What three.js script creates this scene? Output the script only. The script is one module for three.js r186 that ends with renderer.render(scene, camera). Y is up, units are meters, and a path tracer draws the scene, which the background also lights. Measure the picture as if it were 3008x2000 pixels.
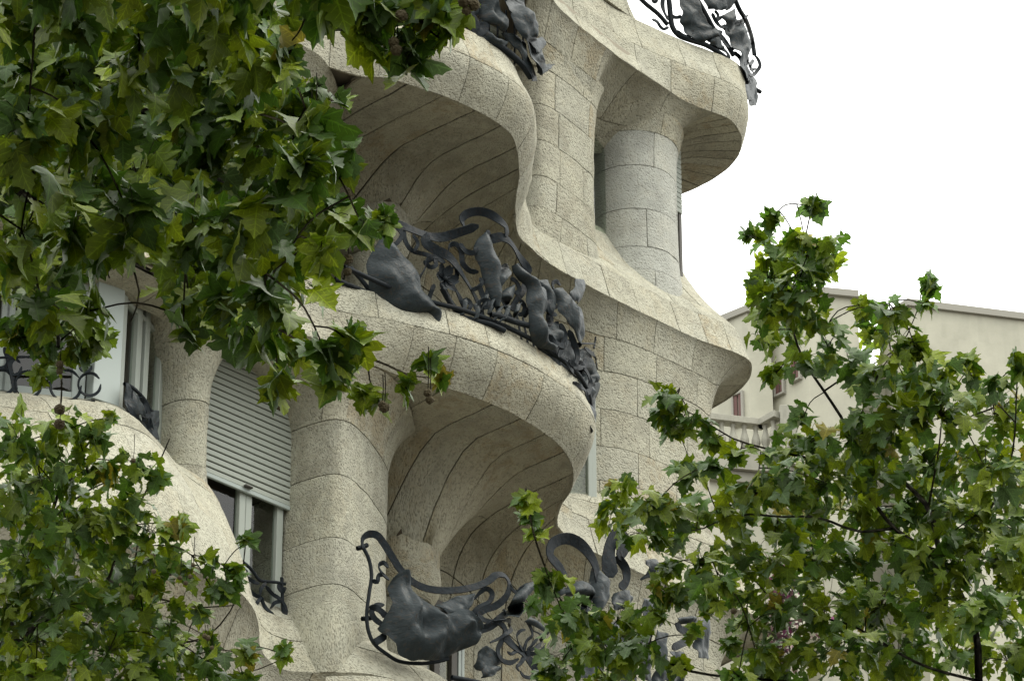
import * as THREE from 'three';
import { mergeGeometries } from 'three/addons/utils/BufferGeometryUtils.js';

// ---------------------------------------------------------------- camera, sky, sun, exposure
const RAD = Math.PI / 180;
const PITCH = 28.5 * RAD, EYE = 1.6;
const scene = new THREE.Scene();
const camera = new THREE.PerspectiveCamera(10.03, 1024 / 680, 0.5, 4000);
camera.position.set(0, EYE, 0);
camera.lookAt(0, EYE + Math.sin(PITCH) * 100, -Math.cos(PITCH) * 100);
const renderer = new THREE.WebGLRenderer({ antialias: true });
renderer.setSize(1024, 680);
renderer.toneMapping = THREE.LinearToneMapping;
renderer.toneMappingExposure = 1.22;
renderer.shadowMap.enabled = true;
renderer.shadowMap.type = THREE.PCFSoftShadowMap;

// overcast sky: three times brighter overhead than at the horizon, no sun disc
{
  const W = 64, H = 32, data = new Float32Array(W * H * 4);
  for (let j = 0; j < H; j++) for (let i = 0; i < W; i++) {
    const el = ((j + 0.5) / H - 0.5) * Math.PI, s = Math.max(0, Math.sin(el));
    const L = el > 0 ? 1.02 * (1 + 2 * s) : 0.3;
    const k = (j * W + i) * 4;
    data[k] = L * 1.0; data[k + 1] = L * 1.01; data[k + 2] = L * 0.975; data[k + 3] = 1;
  }
  const sky = new THREE.DataTexture(data, W, H, THREE.RGBAFormat, THREE.FloatType);
  sky.mapping = THREE.EquirectangularReflectionMapping;
  sky.magFilter = sky.minFilter = THREE.LinearFilter;
  sky.needsUpdate = true;
  scene.background = sky;
  scene.environment = sky;
}
const sun = new THREE.DirectionalLight(0xfff8ea, 1.5);
sun.target.position.set(2, 22, -40);
sun.position.set(42, 82, -36);
sun.castShadow = true;
sun.shadow.radius = 40;
sun.shadow.mapSize.set(2048, 2048);
Object.assign(sun.shadow.camera, { left: -30, right: 30, top: 30, bottom: -30, near: 1, far: 160 });
scene.add(sun, sun.target);

// ---------------------------------------------------------------- small tools
function rng(seed) { let s = seed >>> 0; return () => { s = (s + 0x6d2b79f5) | 0; let t = Math.imul(s ^ (s >>> 15), 1 | s); t = (t + Math.imul(t ^ (t >>> 7), 61 | t)) ^ t; return ((t ^ (t >>> 14)) >>> 0) / 4294967296; }; }
const taken = new Map();
function numbered(name) { const n = taken.get(name) || 0; taken.set(name, n + 1); return n ? name + '_' + String(n).padStart(3, '0') : name; }
const lerp = (a, b, t) => a + (b - a) * t, clamp = (x, a, b) => Math.min(b, Math.max(a, x));
const smooth = (a, b, x) => { const t = clamp((x - a) / (b - a), 0, 1); return t * t * (3 - 2 * t); };
const V = (x, y, z) => new THREE.Vector3(x, y, z);

// The facade's own axes: "along" runs down the wall to the right, "up" from the picture's middle, "out" towards the street.
const DIST = 45, TURN = 44 * RAD;
const MID = V(0, EYE + DIST * Math.sin(PITCH), -DIST * Math.cos(PITCH));
const H0 = MID.y;
const AX = V(Math.cos(TURN), 0, -Math.sin(TURN)), AZ = V(Math.sin(TURN), 0, Math.cos(TURN));
function facadePoint(a, h, w) { return MID.clone().addScaledVector(AX, a).addScaledVector(AZ, w).add(V(0, h, 0)); }

function top(o, label, category, group, kind) {
  o.userData = { label, category };
  if (group) o.userData.group = group;
  if (kind) o.userData.kind = kind;
  return o;
}
// a thing in facade axes: its Group stands at (a, h, w); children are built in facade coordinates and moved by -anchor
function facadeThing(name, label, category, anchor, group) {
  const g = new THREE.Group(); g.name = numbered(name); top(g, label, category, group);
  g.position.copy(facadePoint(...anchor)); g.rotation.y = TURN; g.anchor = anchor; scene.add(g);
  return g;
}
function part(name, geo, mat, parent, label) {
  const m = new THREE.Mesh(geo, mat); m.name = numbered(name); m.castShadow = m.receiveShadow = true; parent.add(m);
  if (label) m.userData.label = label;
  return m;
}
function sub(name, parent) { const g = new THREE.Group(); g.name = numbered(name); parent.add(g); g.anchor = parent.anchor; return g; }
function moved(geo, anchor) { geo.translate(-anchor[0], -anchor[1], -anchor[2]); return geo; }

// value noise, tileable in 2D textures
function tileNoise(n, seed) {
  const r = rng(seed), g = new Float32Array(n * n); for (let i = 0; i < n * n; i++) g[i] = r();
  return (x, y) => {
    x *= n; y *= n; const xi = Math.floor(x), yi = Math.floor(y), fx = x - xi, fy = y - yi;
    const sx = fx * fx * (3 - 2 * fx), sy = fy * fy * (3 - 2 * fy), m = (v) => ((v % n) + n) % n;
    const a = g[m(yi) * n + m(xi)], b = g[m(yi) * n + m(xi + 1)], c = g[m(yi + 1) * n + m(xi)], d = g[m(yi + 1) * n + m(xi + 1)];
    return lerp(lerp(a, b, sx), lerp(c, d, sx), sy);
  };
}
const HN = (() => { const r = rng(5), g = new Float32Array(4096); for (let i = 0; i < 4096; i++) g[i] = r() * 2 - 1; return g; })();
function noise3(x, y, z) {
  const xi = Math.floor(x), yi = Math.floor(y), zi = Math.floor(z), fx = x - xi, fy = y - yi, fz = z - zi;
  const s = (f) => f * f * (3 - 2 * f), h = (i, j, k) => HN[((i * 73856093) ^ (j * 19349663) ^ (k * 83492791)) & 4095];
  const sx = s(fx), sy = s(fy), sz = s(fz);
  return lerp(lerp(lerp(h(xi, yi, zi), h(xi + 1, yi, zi), sx), lerp(h(xi, yi + 1, zi), h(xi + 1, yi + 1, zi), sx), sy),
    lerp(lerp(h(xi, yi, zi + 1), h(xi + 1, yi, zi + 1), sx), lerp(h(xi, yi + 1, zi + 1), h(xi + 1, yi + 1, zi + 1), sx), sy), sz);
}
function texture(size, fn, srgb) {
  const data = new Uint8Array(size * size * 4);
  for (let j = 0; j < size; j++) for (let i = 0; i < size; i++) {
    const c = fn((i + 0.5) / size, (j + 0.5) / size), k = (j * size + i) * 4;
    for (let q = 0; q < 3; q++) { let v = clamp(c[q], 0, 1); if (srgb) v = v <= 0.0031308 ? v * 12.92 : 1.055 * Math.pow(v, 1 / 2.4) - 0.055; data[k + q] = v * 255; }
    data[k + 3] = 255;
  }
  const t = new THREE.DataTexture(data, size, size, THREE.RGBAFormat);
  t.wrapS = t.wrapT = THREE.RepeatWrapping; t.magFilter = THREE.LinearFilter; t.minFilter = THREE.LinearMipmapLinearFilter; t.generateMipmaps = true;
  if (srgb) t.colorSpace = THREE.SRGBColorSpace;
  t.needsUpdate = true; return t;
}

// ---------------------------------------------------------------- materials
// Picked limestone: cream ground with pits in which soot has lodged, ochre and grey patches of weathering.
const STONE_TILE = 1.7;
const nA = tileNoise(5, 1), nB = tileNoise(13, 2), nC = tileNoise(37, 3), nD = tileNoise(78, 4), nE = tileNoise(150, 6), nF = tileNoise(300, 7);
const PIT = (() => { // the marks of the pick: thousands of small dents, some running together
  const n = 1024, f = new Float32Array(n * n), r = rng(303);
  for (let k = 0; k < 7600; k++) {
    const x = r() * n, y = r() * n, dens = nA(x / n, y / n) * 0.5 + nB(x / n, y / n) * 0.5; if (r() > 0.35 + dens) continue;
    const a = 2.2 + r() * r() * 8, b = a * (0.5 + 0.5 * r()), ang = 0.9 + (r() - 0.5) * 1.6, ca = Math.cos(ang), sa = Math.sin(ang), d = 0.35 + 0.65 * r(), R = Math.ceil(a * 1.6);
    for (let dy = -R; dy <= R; dy++) for (let dx = -R; dx <= R; dx++) {
      const p = (dx * ca + dy * sa) / a, q = (-dx * sa + dy * ca) / b, e = p * p + q * q; if (e > 2.2) continue;
      const o = ((Math.round(y + dy) + n) % n) * n + (Math.round(x + dx) + n) % n; f[o] = Math.max(f[o], d * Math.exp(-e * 1.1));
    }
  }
  return f;
})();
function pits(u, v) { return PIT[Math.min(1023, Math.floor(v * 1024)) * 1024 + Math.min(1023, Math.floor(u * 1024))]; }
const stoneBump = texture(1024, (u, v) => { const q = clamp(0.95 - 0.62 * pits(u, v) - 0.18 * nE(u, v) - 0.14 * nD(u, v), 0, 1); return [q, q, q]; });
function stoneColour(base, soot, ochre, ochreShare, sootShare, sh) {
  return texture(1024, (u, v) => {
    const p = clamp(pits(u, v) * 1.1, 0, 1), patch = smooth(0.42, 0.72, 0.35 * nA(u + sh, v + sh) + 0.35 * nB(u + 0.5 + sh, v) + 0.3 * nC(u, v + 0.2 + sh)), grey = smooth(0.5, 0.8, 0.6 * nA(u + 0.4, v + sh) + 0.4 * nB(u + sh, v + 0.4));
    const fine = 0.9 + 0.2 * nF(u + 0.1, v) * (0.6 + 0.4 * nE(v, u)), mid = 0.88 + 0.24 * nB(u, v);
    return base.map((b, q) => {
      let c = b * fine * mid;
      c = lerp(c, ochre[q], ochreShare * patch * (0.4 + 0.6 * nE(u + 0.2, v + 0.7)));
      c = lerp(c, c * 0.72, 0.5 * grey);
      return lerp(c, soot[q], sootShare * p);
    });
  }, true);
}
const mapPale = stoneColour([0.366, 0.358, 0.284], [0.165, 0.16, 0.122], [0.30, 0.25, 0.15], 0.25, 0.42, 0.0);
const mapOchre = stoneColour([0.352, 0.337, 0.255], [0.14, 0.125, 0.092], [0.255, 0.195, 0.10], 0.6, 0.46, 0.31);
const mapGrey = stoneColour([0.336, 0.329, 0.26], [0.125, 0.118, 0.092], [0.22, 0.20, 0.14], 0.5, 0.5, 0.57);
const mapNew = stoneColour([0.385, 0.39, 0.345], [0.21, 0.205, 0.175], [0.33, 0.295, 0.21], 0.2, 0.42, 0.8);
function stoneMat(map, tint, bump) {
  const m = new THREE.MeshStandardMaterial({ map, bumpMap: stoneBump, bumpScale: bump, roughness: 0.93, metalness: 0 });
  m.color.setRGB(...tint); return m;
}
const blockMats = (list) => list.map(([m, ...t]) => stoneMat(m, t, 0.02));
const PALE = blockMats([[mapPale, 1, 1, 1], [mapPale, 0.98, 0.975, 0.96], [mapPale, 1.02, 1.02, 1.0], [mapPale, 1.0, 0.99, 0.965], [mapGrey, 1.05, 1.05, 1.04], [mapGrey, 1.08, 1.07, 1.05], [mapOchre, 1.07, 1.07, 1.08]]);
const OCHRE_MIX = blockMats([[mapOchre, 1.05, 1.05, 1.05], [mapPale, 0.98, 0.975, 0.96], [mapGrey, 1.05, 1.04, 1.02], [mapPale, 1, 1, 1]]); // slightly larger share of ochre blocks, laid on undersides, coves and recess columns
const NEW = [[1, 1, 1], [0.96, 0.965, 0.97], [1.03, 1.03, 1.02]].map((t) => stoneMat(mapNew, t, 0.014));
const MORTAR = new THREE.MeshStandardMaterial({ roughness: 1 }); MORTAR.color.setRGB(0.26, 0.23, 0.16);
const PLASTER = new THREE.MeshStandardMaterial({ roughness: 0.95 }); PLASTER.color.setRGB(0.30, 0.27, 0.21);
const ROOM = new THREE.MeshStandardMaterial({ roughness: 1 }); ROOM.color.setRGB(0.10, 0.085, 0.07);  // dark colour makes the rooms behind the panes look unlit

// ---------------------------------------------------------------- stone surfaces
// A net of points (along, up, out), smooth through all of them; stones are cut out of it with open joints between.
function cr(p0, p1, p2, p3, t) { const t2 = t * t, t3 = t2 * t; return 0.5 * (2 * p1 + (p2 - p0) * t + (2 * p0 - 5 * p1 + 4 * p2 - p3) * t2 + (3 * p1 - p0 - 3 * p2 + p3) * t3); }
function surface(rows, side = 1, warp = null) {
  const R = rows.length, C = rows[0].length;
  const at = (i, j) => rows[clamp(i, 0, R - 1)][clamp(j, 0, C - 1)];
  const pos = (u, t) => { // u in columns, t in rows
    u = clamp(u, 0, C - 1); t = clamp(t, 0, R - 1);
    const j = Math.min(C - 2, Math.floor(u)), i = Math.min(R - 2, Math.floor(t)), fu = u - j, ft = t - i, out = [0, 0, 0];
    for (let q = 0; q < 3; q++) {
      const col = [];
      for (let k = -1; k <= 2; k++) {
        const a = at(i + k, j - 1), b = at(i + k, j), c = at(i + k, j + 1), d = at(i + k, j + 2);
        col.push(cr(a[q], b[q], c[q], d[q], fu));
      }
      out[q] = cr(col[0], col[1], col[2], col[3], ft);
    }
    return warp ? warp(out) : out;
  };
  const nor = (u, t) => {
    const e = 0.02, a = pos(u + e, t), b = pos(u - e, t), c = pos(u, t + e), d = pos(u, t - e);
    const n = V(a[0] - b[0], a[1] - b[1], a[2] - b[2]).cross(V(c[0] - d[0], c[1] - d[1], c[2] - d[2]));
    return n.lengthSq() < 1e-14 ? V(0, 0, 1) : n.normalize().multiplyScalar(side);
  };
  const dist = (p, q) => Math.hypot(p[0] - q[0], p[1] - q[1], p[2] - q[2]);
  const lenU = (u0, u1, t) => { let s = 0, p = pos(u0, t); for (let k = 1; k <= 8; k++) { const q = pos(lerp(u0, u1, k / 8), t); s += dist(p, q); p = q; } return s; };
  const lenT = (t0, t1, u) => { let s = 0, p = pos(u, t0); for (let k = 1; k <= 8; k++) { const q = pos(u, lerp(t0, t1, k / 8)); s += dist(p, q); p = q; } return s; };
  return { pos, nor, lenU, lenT, R, C, side };
}
let stoneSeed = 11;
// one block: the face between (u0, t0) and (u1, t1) less the joint, its arrises worn, its sides running back into the joint
function block(S, u0, u1, t0, t1, parent, mats, o = {}) {
  const r = rng(stoneSeed++ * 7919), gap = o.gap ?? 0.004, deep = o.deep ?? 0.03, step = o.step ?? 0.1;
  const um = (u0 + u1) / 2, tm = (t0 + t1) / 2;
  const L0 = S.lenU(u0, u1, t0), L1 = S.lenU(u0, u1, t1), Lm = Math.max(S.lenU(u0, u1, tm), 0.02), Tm = Math.max(S.lenT(t0, t1, um), 0.02);
  const nu = clamp(Math.ceil(Math.max(Lm, L0, L1) / step), 2, 26), nt = clamp(Math.ceil(Tm / step), 2, 14);
  const gu = Math.min(0.2, gap / Lm), gt = Math.min(0.2, gap / Tm), eu = Math.min(0.3, 0.009 / Lm), et = Math.min(0.3, 0.009 / Tm);
  const us = [gu, gu + eu], ts = [gt, gt + et];
  for (let i = 1; i < nu; i++) us.push(lerp(gu + eu, 1 - gu - eu, i / nu)); us.push(1 - gu - eu, 1 - gu);
  for (let i = 1; i < nt; i++) ts.push(lerp(gt + et, 1 - gt - et, i / nt)); ts.push(1 - gt - et, 1 - gt);
  const NU = us.length, NT = ts.length, P = [], N = [], UV = [], I = [], proud = (o.proud ?? 0.003) * (r() * 2 - 1), ou = r() * 5, ov = r() * 5;
  const wob = () => (r() - 0.5) * (o.wobble ?? 0.004);
  const A = parent.anchor || [0, 0, 0];
  const put = (u, t, off, n) => { const p = S.pos(u, t); P.push(p[0] + n.x * off - A[0], p[1] + n.y * off - A[1], p[2] + n.z * off - A[2]); };
  for (let j = 0; j < NT; j++) for (let i = 0; i < NU; i++) {
    const edge = i === 0 || j === 0 || i === NU - 1 || j === NT - 1;
    const u = lerp(u0, u1, us[i]), t = lerp(t0, t1, ts[j]), n = S.nor(u, t), p = S.pos(u, t);
    const rough = 0.006 * noise3(p[0] * 6 + 3, p[1] * 6, p[2] * 6) + 0.004 * noise3(p[0] * 15, p[1] * 15 + 9, p[2] * 15);
    put(u, t, proud + rough + (edge ? -0.004 + wob() : 0), n);
    N.push(n.x, n.y, n.z); UV.push((us[i] * Lm + ou) / STONE_TILE, (ts[j] * Tm + ov) / STONE_TILE);
  }
  const quad = (a, b, c, d) => { if (S.side > 0) I.push(a, b, c, a, c, d); else I.push(a, c, b, a, d, c); };
  for (let j = 0; j < NT - 1; j++) for (let i = 0; i < NU - 1; i++) { const a = j * NU + i; quad(a, a + 1, a + NU + 1, a + NU); }
  const ring = [];
  for (let i = 0; i < NU - 1; i++) ring.push([i, 0]); for (let j = 0; j < NT - 1; j++) ring.push([NU - 1, j]);
  for (let i = NU - 1; i > 0; i--) ring.push([i, NT - 1]); for (let j = NT - 1; j > 0; j--) ring.push([0, j]);
  const first = P.length / 3;
  ring.forEach(([i, j]) => {
    const k = j * NU + i, n = V(N[k * 3], N[k * 3 + 1], N[k * 3 + 2]);
    const out = V(0, 0, 0), pu = S.pos(lerp(u0, u1, us[i]), lerp(t0, t1, ts[j])), pc = S.pos(um, tm);
    out.set(pu[0] - pc[0], pu[1] - pc[1], pu[2] - pc[2]).addScaledVector(n, -out.dot(n)).normalize();
    for (const d of [0, deep]) { P.push(P[k * 3] - n.x * d, P[k * 3 + 1] - n.y * d, P[k * 3 + 2] - n.z * d); N.push(out.x, out.y, out.z); UV.push(UV[k * 2] + d, UV[k * 2 + 1] + d); }
  });
  for (let k = 0; k < ring.length; k++) { const a = first + k * 2, b = first + ((k + 1) % ring.length) * 2; quad(a, a + 1, b + 1, b); }
  const g = new THREE.BufferGeometry();
  g.setAttribute('position', new THREE.Float32BufferAttribute(P, 3)); g.setAttribute('normal', new THREE.Float32BufferAttribute(N, 3));
  g.setAttribute('uv', new THREE.Float32BufferAttribute(UV, 2)); g.setIndex(I);
  const list = typeof mats === 'function' ? mats(um, tm, r) : mats;
  return part('stone', g, Array.isArray(list) ? list[Math.floor(r() * list.length)] : list, parent);
}
// the bed of mortar behind the blocks
function bed(S, parent, depth = 0.022, mat = MORTAR, name = 'mortar_bed', u0 = 0, u1 = S.C - 1, t0 = 0, t1 = S.R - 1) {
  const nu = Math.ceil((u1 - u0) * 4), nt = Math.ceil((t1 - t0) * 4), P = [], N = [], I = [], A = parent.anchor || [0, 0, 0];
  for (let j = 0; j <= nt; j++) for (let i = 0; i <= nu; i++) {
    const u = lerp(u0, u1, i / nu), t = lerp(t0, t1, j / nt), n = S.nor(u, t), p = S.pos(u, t);
    P.push(p[0] - n.x * depth - A[0], p[1] - n.y * depth - A[1], p[2] - n.z * depth - A[2]); N.push(n.x, n.y, n.z);
  }
  for (let j = 0; j < nt; j++) for (let i = 0; i < nu; i++) { const a = j * (nu + 1) + i, b = a + 1, c = b + nu + 1, d = a + nu + 1; if (S.side > 0) I.push(a, b, c, a, c, d); else I.push(a, c, b, a, d, c); }
  const g = new THREE.BufferGeometry();
  g.setAttribute('position', new THREE.Float32BufferAttribute(P, 3)); g.setAttribute('normal', new THREE.Float32BufferAttribute(N, 3)); g.setIndex(I);
  return part(name, g, mat, parent);
}
// lay courses on a net: row boundaries in t, blocks about `long` metres in each course, joints staggered
function lay(S, parent, ts, long, mats, o = {}) {
  const r = rng((o.seed ?? 1) * 101 + 7), ua = o.u0 ?? 0, ub = o.u1 ?? S.C - 1;
  bed(S, parent, 0.022, MORTAR, 'mortar_bed', ua, ub, ts[0], ts[ts.length - 1]);
  for (let k = 0; k + 1 < ts.length; k++) {
    const tm = (ts[k] + ts[k + 1]) / 2, lg = Array.isArray(long) ? long[k % long.length] : long;
    // arc length table
    const M = 200, acc = [0]; let p = S.pos(ua, tm);
    for (let i = 1; i <= M; i++) { const q = S.pos(lerp(ua, ub, i / M), tm); acc.push(acc[i - 1] + Math.hypot(p[0] - q[0], p[1] - q[1], p[2] - q[2])); p = q; }
    const total = acc[M], n = Math.max(1, Math.round(total / lg)), cuts = [ua];
    for (let i = 1; i < n; i++) {
      const s = total * clamp((i + (r() - 0.5) * (o.irregular ?? 0.35) + (k % 2 ? 0.22 : -0.22)) / n, 0.02, 0.98);
      let x = 0; while (acc[x] < s) x++;
      cuts.push(lerp(ua, ub, x / M));
    }
    cuts.push(ub);
    for (let i = 0; i + 1 < cuts.length; i++) block(S, cuts[i], cuts[i + 1], ts[k], ts[k + 1], parent, mats, o);
  }
}

// ================================================================ the stone apartment building
const HL = [5.4, 1.8, -1.8, -5.4];                                    // heights of the four ledges about the picture's middle
const building = facadeThing('apartment_building', 'wavy cream stone apartment building with rippling balconies and tall windows', 'building', [0, -H0, 0]);
const NETS = {};
// plans of the ledges: (along, out)
const E0 = [[-9.2, 0.9], [-7.0, 0.95], [-5.6, 0.85], [-4.6, 0.8], [-3.7, 0.8], [-3.2, 0.95], [-2.9, 1.1], [-2.5, 1.2], [-2.1, 1.25], [-1.7, 1.25], [-1.2, 1.2], [-0.8, 1.05], [-0.3, 0.65], [0.1, 0.25], [0.5, -0.05], [1.09, -0.38], [1.61, -0.54], [2.0, -0.62], [2.5, -0.71], [3.0, -0.78], [3.97, -0.88], [4.54, -0.8], [4.75, -0.79], [4.97, -0.86], [5.2, -1.0], [5.43, -1.24], [5.57, -1.48], [5.67, -1.78], [5.71, -2.15], [5.68, -2.6]];
const E1 = [[-9.2, 0.9], [-7.0, 0.95], [-5.6, 0.85], [-4.6, 0.8], [-3.7, 0.78], [-3.2, 0.9], [-2.98, 1.06], [-2.57, 1.17], [-2.19, 1.24], [-1.74, 1.26], [-1.29, 1.21], [-0.97, 1.06], [-0.47, 0.61], [-0.09, 0.16], [0.15, -0.09], [0.52, -0.42], [1.1, -0.62], [1.43, -0.68], [2.19, -0.73], [3.0, -0.74], [3.81, -0.74], [4.5, -0.65], [4.8, -0.66], [4.99, -0.76], [5.2, -1.0], [5.4, -1.45], [5.5, -2.1]];
const E2 = [[-9.2, 1.0], [-7.0, 1.1], [-5.6, 1.0], [-4.6, 0.95], [-3.6, 0.93], [-3.0, 0.94], [-2.5, 0.98], [-2.0, 1.12], [-1.54, 1.17], [-1.15, 1.17], [-0.65, 1.1], [-0.18, 0.97], [0.3, 0.68], [0.68, 0.28], [0.91, -0.13], [1.23, -0.5], [1.5, -0.62], [1.83, -0.7], [2.4, -0.72], [3.2, -0.73], [4.0, -0.7], [4.6, -0.62], [4.9, -0.62], [5.1, -0.68], [5.3, -0.95], [5.48, -1.4], [5.58, -2.1]];
const E3 = [[-9.0, 1.2], [-7.6, 1.5], [-6.8, 1.66], [-6.3, 1.7], [-5.8, 1.68], [-5.3, 1.58], [-4.8, 1.3], [-4.4, 0.95], [-4.1, 0.62], [-3.8, 0.42], [-3.5, 0.36], [-3.2, 0.55], [-2.9, 0.85], [-2.5, 1.0], [-2.0, 1.12], [-1.5, 1.2], [-1.0, 1.18], [-0.5, 1.15], [0.1, 1.12], [0.8, 1.05], [1.5, 0.88], [2.2, 0.6], [3.0, 0.15], [4.2, -0.4], [5.1, -0.7], [5.5, -1.4], [5.6, -2.1]];
function normals(E) { return E.map((p, i) => { const a = E[Math.max(0, i - 1)], b = E[Math.min(E.length - 1, i + 1)], n = [-(b[1] - a[1]), b[0] - a[0]], l = Math.hypot(...n); return [n[0] / l, n[1] / l]; }); }
// one ledge: the wall that stands on the edge (parapet before a balcony, sill wall under the windows)
function ledgeNet(E, h, prof) { // prof(i, along) -> list of [out of the edge line, up]
  const N = normals(E), per = E.map((p, i) => prof(i, p[0]).map(([o, up]) => [p[0] + N[i][0] * o, h + up, p[1] + N[i][1] * o]));
  return per[0].map((_, k) => per.map((c) => c[k]));
}
const at4 = (E) => E.map(([a, w]) => [a, w]);
const upper = sub('upper_balcony_band', building), middle = sub('middle_balcony_band', building), lower = sub('lower_balcony_band', building), sills = sub('sill_wall', building);

NETS.band0 = surface(ledgeNet(E0, HL[0], (i, a) => {
  const s = smooth(3.2, 4.1, a), l = 1 - smooth(0.6, 1.2, a);
  const e = smooth(4.6, 5.2, a), b = lerp(lerp(-0.15, lerp(0.07, 0.1, e), s), 0.2, l), c = lerp(lerp(-0.28, lerp(-0.1, 0.06, e), s), 0.05, l);
  return [[0, 0], [b * 0.75, 0.25], [b, 0.51], [lerp(b, c, 0.6), 0.78], [c, 1.03]];
}));
// right of the balcony the second ledge is only one course high; the net below is cut in two there
const E1L = E1.slice(0, 17), E1R = E1.slice(14);
NETS.band1 = surface(ledgeNet(E1L, HL[1], (i, a) => {
  const l = 1 - smooth(0.0, 1.1, a), q = smooth(-2.6, -3.4, a), b = lerp(lerp(-0.13, 0.2, l), 0.02, q), c = lerp(-0.24, 0.0, l);
  return [[0, 0], [b * 0.7, 0.25], [b, 0.51], [lerp(b, c, 0.6), 0.78], [c, 1.03]];
}));
NETS.sill1 = surface(ledgeNet(E1R, HL[1], (i, a) => { const k = 1 + 0.25 * smooth(2.5, 3.6, a); return [[0, 0], [-0.055 * k, 0.17], [-0.10 * k, 0.34], [-0.15 * k, 0.51]]; }));
const E2L = E2.slice(0, 18), E2R = E2.slice(15);
NETS.band2 = surface(ledgeNet(E2L, HL[2], (i, a) => {
  const l = 1 - smooth(0.3, 1.3, a), q = smooth(-2.6, -3.6, a), b = lerp(lerp(-0.13, 0.27, l), -0.06, q), c = lerp(lerp(-0.2, 0.17, l), -0.08, q);
  return [[0, 0], [b * 0.72, 0.25], [b, 0.51], [lerp(b, c, 0.5), 0.7], [c, 0.86]];
}));
NETS.sill2 = surface(ledgeNet(E2R, HL[2], (i, a) => [[0, 0], [-0.055, 0.17], [-0.10, 0.34], [-0.15, 0.51]]));
lay(NETS.band0, upper, [0, 2, 4], 0.66, PALE, { seed: 3, u0: 0 });
lay(NETS.band1, upper, [0, 2, 4], [0.62, 0.72], PALE, { seed: 4 });
lay(NETS.sill1, sills, [0, 3], 0.42, PALE, { seed: 5 });
lay(NETS.band2, middle, [0, 2, 4], [0.6, 0.66], PALE, { seed: 6 });
lay(NETS.sill2, sills, [0, 3], 0.5, PALE, { seed: 7 });

// rows between an upper and a lower ledge: each column runs from its point on the edge to its place on the wall behind, by a profile of [share, up]
function coveNet(cols, h, prof, prof2) { // cols: [Ea, Ew, Qa, Qw, balcony 0..1]
  return prof.map((_, k) => cols.map(([ea, ew, qa, qw, b = 0]) => {
    const D = lerp(prof[k][0], prof2 ? prof2[k][0] : prof[k][0], b), up = lerp(prof[k][1], prof2 ? prof2[k][1] : prof[k][1], b);
    return [lerp(ea, qa, D), h + up, lerp(ew, qw, D)];
  }));
}
const PIER = [[0, 0], [0.2, -0.05], [0.46, -0.18], [0.7, -0.38], [0.9, -0.72], [0.98, -1.12], [1, -1.5], [1, -1.9], [1, -2.3], [0.97, -2.55]];
const BALC = [[0, 0], [0.12, 0.02], [0.3, 0.06], [0.5, 0.08], [0.68, 0.06], [0.83, -0.05], [0.94, -0.35], [1, -0.95], [1, -1.7], [1, -2.7]];

// ---- under the second ledge: balcony ceiling running on into the big pier at the right
const C1 = [[-3.02, 0.05, -2.98, -1.0, 1], [-3.1, 0.4, -2.95, -1.35, 1], [-3.2, 0.8, -2.9, -1.5, 1], [-3.03, 1.03, -2.75, -1.58, 1], [-2.57, 1.17, -2.45, -1.6, 1], [-2.19, 1.24, -2.15, -1.6, 1], [-1.74, 1.26, -1.74, -1.6, 1], [-1.29, 1.21, -1.2, -1.6, 1], [-0.97, 1.06, -0.85, -1.6, 1], [-0.47, 0.61, -0.25, -1.62, 1], [-0.09, 0.16, 0.3, -1.65, 0.95], [0.15, -0.09, 0.75, -1.68, 0.8], [0.52, -0.42, 1.3, -1.66, 0.6], [1.1, -0.62, 1.85, -1.56, 0.35], [1.43, -0.68, 2.1, -1.46, 0.2], [1.85, -0.71, 2.3, -1.28, 0.1], [2.19, -0.73, 2.5, -1.12, 0], [2.6, -0.735, 2.8, -0.98, 0], [3.0, -0.74, 3.1, -0.92, 0], [3.4, -0.74, 3.45, -0.9, 0], [3.81, -0.74, 3.85, -0.9, 0], [4.2, -0.7, 4.15, -0.92, 0], [4.5, -0.65, 4.38, -1.0, 0], [4.8, -0.66, 4.5, -1.12, 0.15], [4.99, -0.76, 4.56, -1.3, 0.3], [5.2, -1.0, 4.6, -1.55, 0.5], [5.4, -1.45, 4.62, -1.85, 0.6], [5.5, -2.1, 4.63, -2.4, 0.6]];
// the ceiling comes down to meet the head of the column that stands in the recess
const dip = (a, w, deep, near, reach) => ([x, h, z]) => [x, h - deep * Math.pow(1 - clamp((Math.hypot(x - a, z - w) - near) / (reach - near), 0, 1), 2), z];
NETS.under1 = surface(coveNet(C1, HL[1], PIER, BALC), -1, dip(-1.33, -0.95, 0.42, 0.4, 1.15));
const C2 = [[-3.2, 0.92, -1.85, -0.9, 1], [-2.75, 0.95, -1.8, -1.3, 1], [-2.4, 0.99, -1.75, -1.6, 1], [-2.0, 1.12, -1.55, -1.7, 1], [-1.54, 1.17, -1.3, -1.75, 1], [-1.15, 1.17, -0.95, -1.75, 1], [-0.65, 1.1, -0.45, -1.75, 1], [-0.18, 0.97, 0.05, -1.75, 1], [0.3, 0.68, 0.55, -1.75, 1], [0.68, 0.28, 0.95, -1.75, 0.9], [0.91, -0.13, 1.3, -1.72, 0.7], [1.23, -0.5, 1.75, -1.66, 0.5], [1.5, -0.62, 2.0, -1.55, 0.3], [1.83, -0.7, 2.3, -1.35, 0.15], [2.4, -0.72, 2.6, -1.08, 0], [3.2, -0.73, 3.2, -0.92, 0], [4.0, -0.7, 3.95, -0.92, 0], [4.6, -0.62, 4.35, -1.0, 0], [4.9, -0.62, 4.5, -1.12, 0.15], [5.1, -0.68, 4.58, -1.3, 0.3], [5.3, -0.95, 4.62, -1.6, 0.5], [5.48, -1.4, 4.64, -1.9, 0.6], [5.58, -2.1, 4.65, -2.4, 0.6]];
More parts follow.
